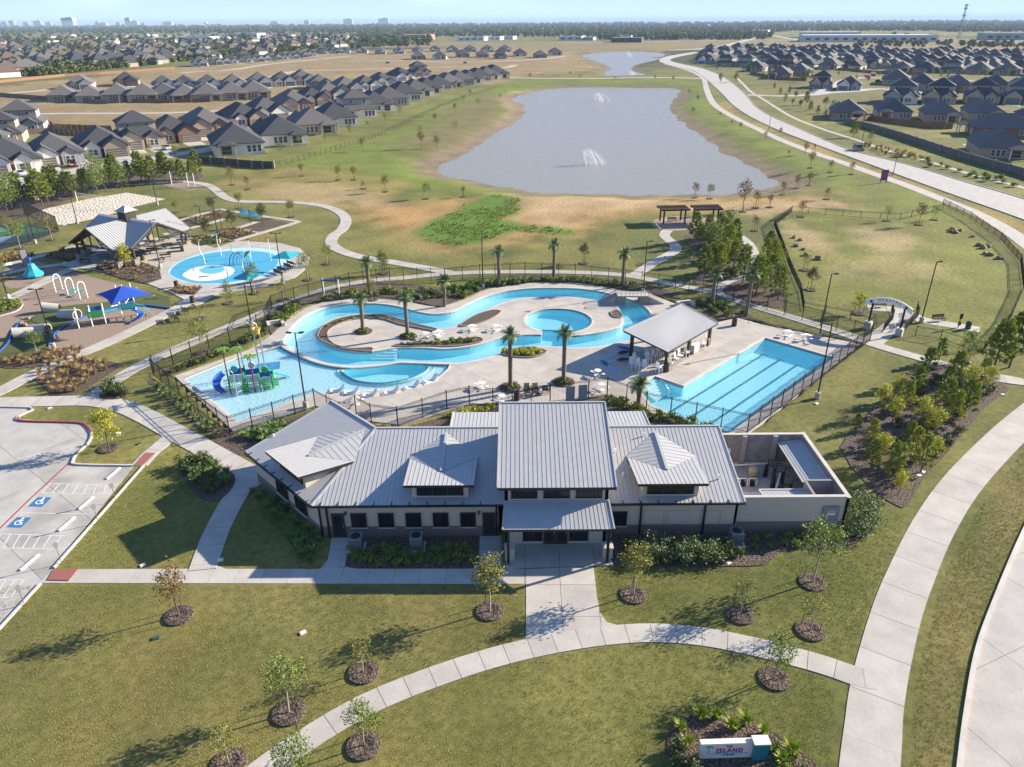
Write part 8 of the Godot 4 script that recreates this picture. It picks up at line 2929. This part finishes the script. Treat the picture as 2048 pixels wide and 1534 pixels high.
		plant_tree(k, q[0], q[1], 0, {"pine1": "green pine in the long mulch bed by the wide sidewalk", "pine2": "dark pine in the long mulch bed by the wide sidewalk", "pine3": "yellowish pine in the long mulch bed by the sidewalk", "yel1": "bright yellow leaved tree in the long mulch bed"}[k], "trees of the long mulch bed", 0.0, 2.0 if small else (rng.randf_range(2.6, 4.6) if k != "yel1" else rng.randf_range(2.2, 3.3)))
	# screen along the street on the left
	for i in 30:
		var u := i / 29.0
		var x := lerpf(-20, 395, u) + rng.randf_range(-6, 6)
		var y := lerpf(432, 352, pow(u, 0.72)) + rng.randf_range(-5, 9)
		var k: String = ["pine1", "pine2", "pine1", "bush"][rng.randi() % 4]
		plant_tree(k, x, y, 0, {"pine1": "green pine in the screen row along the near street", "pine2": "dark pine in the screen row along the near street", "bush": "broadleaf tree in the screen row along the near street"}[k], "screen row along the street", 0.0, rng.randf_range(5.0, 8.0))
	# trees and hedges across the boulevard
	for a in [[1570,205], [1585,212], [1600,218], [1612,210], [1590,200], [1620,222], [1635,228], [1650,236], [1660,244], [1560,190], [1548,178], [1578,188], [1650,218], [1664,226], [1706,275], [1716,262], [1740,285]]:
		plant_tree(["bush", "pine2", "dark1", "pine1"][rng.randi() % 4] , a[0], a[1], 0, "leafy tree in the planted corner across the boulevard", "planted corner across the boulevard", 0.0, rng.randf_range(3.0, 6.0))
	for i in 34:
		var u := i / 33.0
		plant_tree("dark1", lerpf(1392, 1640, u) + rng.randf_range(-5, 5), lerpf(122, 172, u) + rng.randf_range(-3, 3), 0, "hedge tree along the outer fence of the eastern streets", "hedge trees of the eastern streets", 0.0, rng.randf_range(3.5, 6.0))
	for i in 70:
		plant_tree(["bush", "dark1", "oak1"][rng.randi() % 3], rng.randf_range(1430, 2060), rng.randf_range(108, 168), 0, "small yard tree between the eastern houses", "yard trees of the eastern streets", 0.0, rng.randf_range(3.5, 6.5))
	for a in [[60,353], [185,330], [268,318], [300,305], [365,295], [450,280], [560,305], [600,292], [650,282], [700,268], [735,255], [770,240], [800,228], [640,240], [560,262], [520,278], [350,310], [228,320]]:
		plant_tree(["bush", "oak2"][rng.randi() % 2], a[0], a[1], 0, "small yard tree beside a street house", "yard trees of the near streets", 0.0, rng.randf_range(2.2, 4.0))
	# palms
	var pl := ["slim palm on the lazy river island, left of the pair", "slim palm on the lazy river island, right of the pair", "tall palm by the deck bed behind the clubhouse roof", "tall palm near the black armchairs on the deck", "palm behind the curved end of the lazy river", "broad headed short palm behind the lazy river bend", "palm in the bed along the rear pool fence", "palm at the top bend of the lazy river bed", "palm near the footbridge in the rear bed", "palm behind the shade shelter", "palm at the corner bed near the dark bin", "low fan palm close to the clubhouse roof and lap pool"]
	var i2 := 0
	for a in [[726,664,585], [816,674,582], [1021,778,655], [1127,766,650], [740,592,513], [889,613,555], [998,572,490], [1107,557,478], [1245,573,496], [1424,612,535], [1492,632,535], [1276,814,762]]:
		palm(a[0], a[1], a[2], pl[i2], i2 == 5 or i2 == 11)
		i2 += 1
	# shrubs
	SH["green"] = [shrub_mesh(301, 260, Vector3(0.5, 0.4, 0.5), 0.085, green), shrub_mesh(302, 260, Vector3(0.55, 0.45, 0.5), 0.085, green)]
	SH["dark"] = [shrub_mesh(303, 300, Vector3(0.6, 0.55, 0.6), 0.08, dark), shrub_mesh(304, 300, Vector3(0.55, 0.5, 0.6), 0.08, dark)]
	SH["sage"] = [shrub_mesh(305, 620, Vector3(0.6, 0.5, 0.6), 0.045, [lin(0.12, 0.17, 0.06), lin(0.09, 0.13, 0.045), lin(0.17, 0.22, 0.09)])]
	SH["gold"] = [shrub_mesh(306, 260, Vector3(0.5, 0.4, 0.5), 0.085, yellow)]
	SH["brown"] = [tuft_mesh(311, 130, 0.85, 0.012, 0.8, [lin(0.32, 0.22, 0.11), lin(0.26, 0.17, 0.08), lin(0.38, 0.28, 0.15)]), tuft_mesh(312, 120, 0.7, 0.012, 0.9, [lin(0.28, 0.18, 0.09), lin(0.2, 0.15, 0.07)])]
	SH["grass"] = SH.brown
	SH["lily"] = [tuft_mesh(313, 70, 0.6, 0.022, 0.75, [lin(0.14, 0.22, 0.05), lin(0.2, 0.27, 0.08), lin(0.10, 0.16, 0.04)]), tuft_mesh(314, 60, 0.55, 0.024, 0.7, [lin(0.16, 0.24, 0.06), lin(0.12, 0.18, 0.05)])]
	SH["limelily"] = [tuft_mesh(315, 80, 0.6, 0.026, 0.7, [lin(0.30, 0.36, 0.03), lin(0.24, 0.33, 0.03), lin(0.38, 0.38, 0.04)])]
	scatter("green", [706,1098, 950,1096, 950,1128, 712,1132], 34, 5, "shrub", "low green shrub in the bed below the clubhouse windows", "shrubs below the windows", 0.95, 0.55)
	scatter("lily", [500,985, 530,985, 640,1078, 630,1128, 600,1120, 560,1050], 60, 6, "leafy_plant", "strap leaved plant in the curved bed round the clubhouse wing", "strap plants round the wing", 1.25, 0.5)
	scatter("dark", [1250,1100, 1450,1095, 1500,1105, 1420,1130, 1260,1130], 26, 7, "shrub", "dark green shrub in the bed right of the porch", "shrubs right of the porch", 1.1, 0.7)
	scatter("sage", [1290,1095, 1420,1092, 1425,1125, 1300,1125], 14, 8, "shrub", "large grey green shrub in the bed right of the porch", "sage shrubs right of the porch", 1.7, 0.9)
	scatter("green", [1500,1075, 1690,1065, 1670,1088, 1510,1100], 14, 9, "shrub", "small green shrub beside the pump yard wall", "shrubs by the pump yard", 0.9, 0.9)
	scatter("sage", [1705,985, 1740,1010, 1746,1050, 1715,1075, 1706,1040], 20, 10, "shrub", "grey green hedge shrub at the pump yard corner", "hedge shrubs at the yard corner", 1.6, 0.6)
	scatter("lily", [475,875, 540,890, 560,895, 600,868, 560,850, 500,870], 44, 11, "leafy_plant", "bright strap leaved plant between fence corner and wing roof", "strap plants by the fence corner", 1.5, 0.5)
	scatter("lily", [305,770, 320,770, 450,870, 430,878, 320,790], 44, 12, "leafy_plant", "strap leaved plant in the bed outside the left pool fence", "strap plants outside the fence", 1.1, 0.6)
	scatter("lily", [375,930, 400,918, 440,938, 462,955, 455,975, 420,990], 34, 13, "leafy_plant", "strap leaved plant in the bed at the walk fork", "strap plants at the walk fork", 1.4, 0.55)
	scatter("dark", [365,935, 400,915, 430,930, 420,985, 395,975], 12, 14, "shrub", "dark shrub in the bed at the walk fork", "shrubs at the walk fork", 1.3, 0.8)
	scatter("dark", [205,790, 225,772, 252,782, 240,796], 16, 15, "shrub", "dark shrub in the small bed beside the walk junction", "shrubs at the walk junction", 1.1, 0.6)
	scatter("green", [600,606, 645,595, 720,582, 780,576, 860,580, 960,568, 1060,560, 1160,560, 1250,570, 1300,582, 1230,574, 1150,566, 1060,566, 975,576, 930,596, 860,600, 780,592, 650,602], 64, 16, "shrub", "green shrub in the long bed behind the lazy river", "shrubs behind the lazy river", 1.25, 0.7)
	scatter("lily", [900,590, 960,568, 1060,560, 1180,560, 1280,575, 1230,574, 1100,562, 980,575], 70, 17, "leafy_plant", "strap leaved plant in the long bed behind the lazy river", "strap plants behind the river", 1.3, 0.5)
	scatter("dark", [345,742, 440,705, 530,662, 535,668, 450,708, 350,748], 34, 18, "shrub", "dark low shrub along the left pool fence", "shrubs along the left fence", 1.0, 0.6)
	scatter("green", [545,640, 590,608, 600,618, 560,650], 26, 19, "shrub", "green shrub round the stone corner seat by the fence", "shrubs round the corner seat", 1.2, 0.6)
	scatter("green", [800,690, 950,678, 955,684, 860,692], 18, 20, "shrub", "small shrub in the kerbed bed on the lazy river island", "island bed shrubs", 0.8, 0.6)
	scatter("gold", [1010,705, 1080,700, 1080,711, 1020,712], 10, 21, "shrub", "yellow green shrub in the leaf shaped deck bed", "deck bed shrubs", 1.0, 0.6)
	scatter("green", [650,655, 700,638, 770,636, 840,654, 800,644, 720,634, 670,650], 16, 22, "shrub", "tiny shrub in the curved planter on the island", "planter shrubs", 0.6, 0.6)
	for a in [[727,664], [816,674], [1020,776], [1127,765]]:
		scatter("green", [a[0] - 15, a[1], a[0], a[1] - 7, a[0] + 15, a[1], a[0], a[1] + 7], 9, 23 + a[0], "shrub", "low shrub round the foot of a deck palm", "shrubs at the palm feet", 0.75, 0.35)
	scatter("green", [1390,606, 1420,600, 1500,632, 1510,642, 1450,638], 14, 28, "shrub", "green shrub in the bed beside the shelter", "shrubs by the shelter", 1.2, 0.8)
	scatter("green", [1230,795, 1300,825, 1420,855, 1400,862, 1280,835, 1210,805], 22, 29, "shrub", "green shrub between clubhouse and lap pool fence", "shrubs by the lap pool fence", 1.1, 0.8)
	scatter("gold", [900,830, 985,815, 985,822, 900,848], 10, 30, "shrub", "yellow green shrub behind the clubhouse roof by the gate", "shrubs behind the roof", 1.2, 0.8)
	scatter("limelily", [1352,1462, 1400,1435, 1470,1437, 1540,1470, 1600,1515, 1560,1530, 1500,1462, 1400,1460, 1370,1500], 26, 31, "leafy_plant", "lime green strap plant round the monument sign", "lime plants round the sign", 1.3, 0.9)
	scatter("green", [1540,1500, 1600,1520, 1625,1545, 1560,1555], 16, 32, "shrub", "low green shrub at the end of the monument bed", "shrubs at the monument bed", 0.8, 0.5)
	scatter("dark", [1352,1500, 1385,1530, 1380,1560, 1350,1540], 10, 33, "shrub", "dark shrub in the monument bed left of the sign", "dark shrubs at the monument bed", 0.9, 0.5)
	scatter("brown", z1([1110,465, 1250,405, 1640,385, 1880,480, 1890,580, 1740,630, 1450,575]), 52, 34, "ornamental_grass", "brown fountain grass in the bed before the pavilion", "brown grasses before the pavilion", 0.75, 0.75)
	scatter("brown", z1([540,320, 700,245, 900,215, 1120,270, 800,378]), 46, 35, "ornamental_grass", "brown fountain grass in the shaded pavilion bed", "brown grasses in the pavilion shade", 1.0, 0.6)
	scatter("brown", [95,770, 70,748, 130,712, 170,718, 230,730, 150,785, 112,792], 46, 36, "ornamental_grass", "tall tan grass clump in the bed below the playground", "tan grasses below the playground", 1.05, 0.8)
	scatter("brown", [0,732, 10,722, 100,706, 160,698, 172,705, 60,732], 50, 37, "ornamental_grass", "tan grass clump in the strip along the playground edge", "tan grasses by the playground edge", 0.95, 0.7)
	scatter("brown", z2([710,560, 980,495, 1215,550, 950,632]), 40, 38, "ornamental_grass", "brown grass in the middle garden bed", "brown grasses in the middle bed", 0.8, 0.6)
	scatter("green", z2([350,662, 600,598, 910,660, 520,712]), 26, 39, "shrub", "low shrub in the garden bed by the splash pad", "shrubs in the garden bed", 0.8, 0.7)
	scatter("brown", z2([300,400, 480,355, 760,278, 830,300, 800,350, 500,450]), 40, 40, "ornamental_grass", "brown grass in the far garden bed", "brown grasses in the far bed", 0.9, 0.7)
	scatter("brown", z2([110,1285, 240,1238, 520,1250, 430,1340, 250,1322]), 22, 41, "ornamental_grass", "tan grass in the small bed beside the splash pad bin", "tan grasses by the bin", 0.8, 0.5)
	scatter("brown", z1([-100,330, 200,290, 420,300, 380,340, 200,370, -100,420]), 30, 42, "ornamental_grass", "tan grass along the walk beyond the cone climber", "tan grasses beyond the climber", 1.2, 0.7)
	scatter("green", z1([-200,880, 60,845, 190,860, 220,900, 150,950, -100,1010]), 30, 43, "shrub", "green shrub in the kerbed bed by the bark surface", "shrubs in the kerbed bed", 1.3, 0.6)
	scatter("dark", [1700,900, 1800,800, 1900,750, 1990,785, 1900,890, 1830,970], 20, 44, "shrub", "dark shrub between the trees of the long mulch bed", "shrubs of the long bed", 1.3, 2.0)
	scatter("dark", [1390,470, 1470,480, 1470,560, 1410,560], 16, 45, "shrub", "dark undergrowth shrub in the clump behind the pools", "undergrowth behind the pools", 1.8, 1.0)
	scatter("brown", [1720,285, 1790,302, 1830,318, 1800,320, 1740,302], 26, 46, "ornamental_grass", "brown shrub in the strip along the boulevard walk", "brown shrubs along the boulevard", 1.8, 0.9)
	scatter("gold", [1800,300, 1860,318, 1850,326, 1795,308], 12, 47, "shrub", "yellow flowering shrub below the grey wall", "yellow shrubs below the wall", 1.5, 1.0)
	scatter("green", [1850,320, 2040,372, 2030,378, 1850,332], 14, 48, "shrub", "single green shrub on the verge below the grey wall", "verge shrubs below the wall", 1.8, 3.0)
	# green reeds in the drained corner of the pond
	var rr := RandomNumberGenerator.new()
	rr.seed = 90
	var rp := poly([830,465, 880,440, 930,408, 990,390, 1040,398, 1040,420, 1000,440, 1100,455, 1150,465, 1100,470, 1020,460, 980,480, 920,492, 860,485])
	var mm := MultiMesh.new()
	mm.transform_format = MultiMesh.TRANSFORM_3D
	mm.mesh = tuft_mesh(320, 26, 0.4, 0.02, 0.8, [lin(0.20, 0.28, 0.035), lin(0.27, 0.31, 0.05), lin(0.30, 0.27, 0.08)])
	var xf := []
	for k in 9000:
		var q := Vector2(rr.randf_range(-28, 28), rr.randf_range(-190, -115))
		if Geometry2D.is_point_in_polygon(q, rp) and nz.get_noise_2d(q.x * 3, q.y * 3) + rr.randf() * 0.3 > 0.02: xf.append(Transform3D(Basis(Vector3.UP, rr.randf() * 6.0).scaled(Vector3.ONE * rr.randf_range(0.6, 1.2)), Vector3(q.x, gy(q.x, q.y), q.y)))
	mm.instance_count = xf.size()
	for k in xf.size(): mm.set_instance_transform(k, xf[k])
	var o := MultiMeshInstance3D.new()
	o.name = "marsh_grass"
	o.multimesh = mm
	o.material_override = M.leaf
	add_child(o)
	o.set_meta("kind", "stuff")
	meta(o, "bright green marsh grass in the wet hollow below the pond", "grass")
	lawn_tufts()
	for a in [[100,817,0], [236,867,0], [278,888,1], [286,1131,0], [441,1121,0], [312,1277,1], [606,1266,0], [1457,1127,0], [1255,1105,0], [1838,952,0], [1846,945,0], [1633,808,0], [1330,514,1], [166,481,0], [1500,645,0], [2005,790,0]]:
		var q := MB.new()
		q.box(Vector3(0, 0.04, 0), Vector3(0.42, 0.1, 0.3))
		q.box(Vector3(0, 0.095, 0), Vector3(0.36, 0.02, 0.24))
		one("valve_cover", q.mesh(), M.green2 if a[2] else M.signwhite, "dark green valve cover set flush in the grass" if a[2] else "pale valve cover set flush in the grass", "cover", "valve covers in the grass", G(a[0], a[1]), rng.randf())
func lawn_tufts() -> void:
	# short turf blades on the lawns close to the camera, in clumps of uneven tone
	var rr := RandomNumberGenerator.new()
	rr.seed = 91
	var zones := [poly([-60,1172, 1048,1172, 1048,1282, 1000,1292, 800,1358, 640,1440, 500,1540, -160,1540]), poly([1196,1136, 1520,1138, 1560,1110, 1680,1100, 1745,1060, 1812,1020, 1790,1100, 1738,1210, 1705,1300, 1670,1318, 1560,1284, 1400,1254, 1235,1248, 1205,1225]), poly([560,1540, 640,1484, 720,1436, 800,1398, 900,1360, 1060,1318, 1250,1288, 1400,1293, 1560,1326, 1650,1355, 1672,1400, 1668,1450, 1655,1540, 1640,1535, 1540,1455, 1420,1418, 1340,1445, 1325,1540]), poly([120,1135, 290,935, 360,890, 370,930, 405,1003, 440,1003, 390,1135]), poly([1820,1540, 1830,1400, 1845,1310, 1890,1150, 1950,1030, 2060,885, 2060,1030, 1978,1215, 1945,1310, 1925,1430, 1912,1540])]
	var tm := []
	for k in 2: tm.append(tuft_mesh(330 + k, 12, 0.045, 0.006, 1.0, [lin(0.33, 0.32, 0.075), lin(0.27, 0.285, 0.065), lin(0.42, 0.35, 0.12), lin(0.25, 0.265, 0.06)]))
	for z in zones.size():
		var p: PackedVector2Array = zones[z]
		var lo := Vector2(1e9, 1e9)
		var hi := -lo
		for q in p:
			lo = lo.min(q)
			hi = hi.max(q)
		var n := int((hi.x - lo.x) * (hi.y - lo.y) * 60.0)
		var L := [[], []]
		for k in mini(n, 70000):
			var q := Vector2(rr.randf_range(lo.x, hi.x), rr.randf_range(lo.y, hi.y))
			if nz.get_noise_2d(q.x * 4.0, q.y * 4.0) + rr.randf() * 0.9 < 0.12: continue
			if Geometry2D.is_point_in_polygon(q, p): L[k % 2].append(q)
		for k in 2:
			var mm := MultiMesh.new()
			mm.transform_format = MultiMesh.TRANSFORM_3D
			mm.use_colors = true
			mm.mesh = tm[k]
			mm.instance_count = L[k].size()
			for i in L[k].size():
				var q: Vector2 = L[k][i]
				mm.set_instance_transform(i, Transform3D(Basis(Vector3.UP, rr.randf() * 6.0).scaled(Vector3.ONE * rr.randf_range(0.7, 1.5)), Vector3(q.x, -0.01, q.y)))
				var u := clampf(0.5 + nz.get_noise_2d(q.x * 2.2, q.y * 2.2) * 1.5 + nz.get_noise_2d(q.x * 9.0, q.y * 9.0) * 0.7, 0, 1)
				mm.set_instance_color(i, Color(0.74, 0.86, 0.72).lerp(Color(1.05, 0.95, 0.95), u))
			var o := MultiMeshInstance3D.new()
			o.name = numbered("lawn_grass")
			o.multimesh = mm
			o.material_override = M.leaf
			add_child(o)
			o.set_meta("kind", "stuff")
			meta(o, "short olive lawn turf in the foreground", "grass")

func _ready() -> void:
	rng.seed = 77
	setup_view()
	setup_materials()
	mat("red_paint", lin(0.28, 0.05, 0.05), 0.8)
	mat("brickred", lin(0.26, 0.09, 0.075), 0.9)
	mat("adablue", lin(0.03, 0.14, 0.33), 0.8)
	mat("signgrey", lin(0.3, 0.3, 0.3), 0.6)
	mat("paint", lin(0.56, 0.55, 0.53), 0.8, 0.0, TX.stain, 0.3)
	mat("lane", lin(0.003, 0.015, 0.045), 0.5)
	mat("metal", lin(0.40, 0.405, 0.405), 0.6, 0.0, noise_tex("metalstain", 512, 0.02, 0.88, 1.0, 4, 71), 0.1)
	mat("bin", lin(0.06, 0.04, 0.03), 0.7)
	mat("navy", lin(0.02, 0.03, 0.06), 0.8)
	mat("skyblue", lin(0.16, 0.36, 0.6), 0.5)
	mat("boardblue", lin(0.22, 0.28, 0.34), 0.6)
	mat("playgrey", lin(0.5, 0.55, 0.6), 0.4)
	mat("brownred", lin(0.12, 0.05, 0.04), 0.7)
	mat("leafgreen", lin(0.14, 0.30, 0.03), 0.6)
	mat("stucco", lin(0.56, 0.49, 0.40), 0.9, 0.0, noise_tex("stuc", 512, 0.05, 0.88, 1.0, 4, 81), 0.3)
	mat("brick", lin(0.30, 0.25, 0.22), 0.9, 0.0, noise_tex("brickmix", 256, 0.10, 0.35, 1.0, 2, 83, FastNoiseLite.TYPE_CELLULAR, 1.5), 0.9)
	M.brick.uv1_scale = Vector3(0.7, 2.4, 0.7)
	mat("glass", lin(0.012, 0.018, 0.025), 0.06)
	mat("block", lin(0.24, 0.23, 0.225), 0.95)
	mat("block2", lin(0.28, 0.27, 0.26), 0.95)
	mat("block3", lin(0.205, 0.195, 0.19), 0.95)
	mat("mortar", lin(0.52, 0.50, 0.47), 0.95)
	mat("doorgrey", lin(0.22, 0.23, 0.24), 0.6)
	mat("tank", lin(0.36, 0.30, 0.19), 0.5)
	mat("acgrey", lin(0.16, 0.20, 0.22), 0.5)
	mat("acdark", lin(0.07, 0.09, 0.10), 0.5)
	mat("signwhite", lin(0.66, 0.61, 0.54), 0.7)
	mat("tealtile", lin(0.02, 0.20, 0.22), 0.25)
	mat("tealsign", lin(0.03, 0.42, 0.45), 0.5)
	mat("magenta", lin(0.32, 0.02, 0.20), 0.5)
	mat("courtdark", lin(0.03, 0.055, 0.07), 0.8)
	mat("courtgreen", lin(0.05, 0.17, 0.07), 0.8)
	mat("courtblue", lin(0.16, 0.30, 0.5), 0.8)
	mat("paleblue", lin(0.36, 0.58, 0.72), 0.7)
	mat("padblue", lin(0.06, 0.33, 0.5), 0.6)
	mat("padwhite", lin(0.68, 0.64, 0.57), 0.7)
	mat("padteal", lin(0.10, 0.42, 0.52), 0.6)
	mat("sailteal", lin(0.01, 0.26, 0.34), 0.8)
	mat("sailblue", lin(0.008, 0.06, 0.36), 0.8)
	mat("teal2", lin(0.02, 0.36, 0.42), 0.5)
	mat("rock", lin(0.30, 0.21, 0.14), 0.95, 0.0, TX.stonew, 0.5)
	mat("skychair", lin(0.02, 0.32, 0.50), 0.5)
	mat("brickpave", lin(0.42, 0.30, 0.23), 0.9, 0.0, TX.stonew, 0.9)
	mat("green2", lin(0.03, 0.07, 0.05), 0.6)
	mat("navyblue", lin(0.03, 0.06, 0.16), 0.6)
	mat("skin", lin(0.35, 0.2, 0.13), 0.6)
	for a in [["carblack", 0.02, 0.025, 0.03], ["carwhite", 0.7, 0.7, 0.69], ["carred", 0.2, 0.015, 0.025], ["carsilver", 0.45, 0.46, 0.47]]:
		var cm := mat(a[0], lin(a[1], a[2], a[3]), 0.35)
		cm.clearcoat_enabled = true
		cm.clearcoat = 1.0
		cm.clearcoat_roughness = 0.08
	for a in [["roof1", 0.062, 0.066, 0.077], ["roof2", 0.15, 0.142, 0.138], ["roof3", 0.10, 0.10, 0.105], ["roofbrown", 0.15, 0.11, 0.085]]:
		mat(a[0], lin(a[1], a[2], a[3]), 0.95, 0.0, noise_tex("shingle", 256, 0.12, 0.6, 1.0, 3, 91), 0.25)
	for a in [["hwhite", 0.74, 0.715, 0.68], ["hbeige", 0.46, 0.39, 0.31], ["hbrick", 0.27, 0.15, 0.11], ["hgrey", 0.34, 0.35, 0.36], ["htan", 0.40, 0.32, 0.26]]:
		mat(a[0], lin(a[1], a[2], a[3]), 0.9, 0.0, noise_tex("stuc", 512, 0.05, 0.88, 1.0, 4, 81), 0.4)
	mat("trim", lin(0.66, 0.64, 0.6), 0.7)
	mat("garage", lin(0.13, 0.11, 0.10), 0.6)
	mat("housedoor", lin(0.10, 0.06, 0.04), 0.6)
	mat("houseglass", lin(0.05, 0.065, 0.075), 0.08)
	mat("fencewood", lin(0.27, 0.15, 0.08), 0.9, 0.0, TX.grain, 0.5)
	mat("fencegrey", lin(0.20, 0.165, 0.135), 0.9, 0.0, TX.grain, 0.5)
	mat("wallgrey", lin(0.20, 0.18, 0.165), 0.9, 0.0, TX.stonew, 0.4)
	mat("stonedark", lin(0.12, 0.10, 0.09), 0.9, 0.0, TX.stonew, 0.4)
	mat("farroof", lin(0.4, 0.39, 0.38), 0.9)
	mat("farwhite", lin(0.66, 0.65, 0.62), 0.8)
	mat("farwhite2", lin(0.55, 0.54, 0.52), 0.8)
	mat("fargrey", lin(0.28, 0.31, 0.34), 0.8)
	mat("fardark", lin(0.05, 0.055, 0.06), 0.8)
	mat("farred", lin(0.38, 0.06, 0.05), 0.8)
	mat("farred2", lin(0.5, 0.2, 0.17), 0.8)
	mat("mast", lin(0.16, 0.17, 0.18), 0.7)
	var sp := mat("spray", lin(0.85, 0.87, 0.88), 0.6)
	sp.transparency = BaseMaterial3D.TRANSPARENCY_ALPHA
	sp.albedo_color.a = 0.17
	var fl := vmat("farleaf", 0.9)
	fl.backlight_enabled = true
	fl.backlight = Color(0.3, 0.36, 0.12)
	var lf := vmat("leaf", 0.7)
	lf.backlight_enabled = true
	lf.backlight = Color(0.55, 0.6, 0.2)
	mat("bark", lin(0.12, 0.09, 0.065), 0.95)
	mat("barkpale", lin(0.34, 0.29, 0.23), 0.95)
	mat("palmbark", lin(0.15, 0.12, 0.09), 0.95)
	var pm := vmat("palmleaf", 0.6)
	pm.albedo_color = lin(0.10, 0.16, 0.045).linear_to_srgb()
	pm.backlight_enabled = true
	pm.backlight = Color(0.2, 0.25, 0.08)
	build_ground()
	build_paths()
	build_pool()
	build_clubhouse()
	build_park()
	build_houses()
	build_far()
	build_plants()
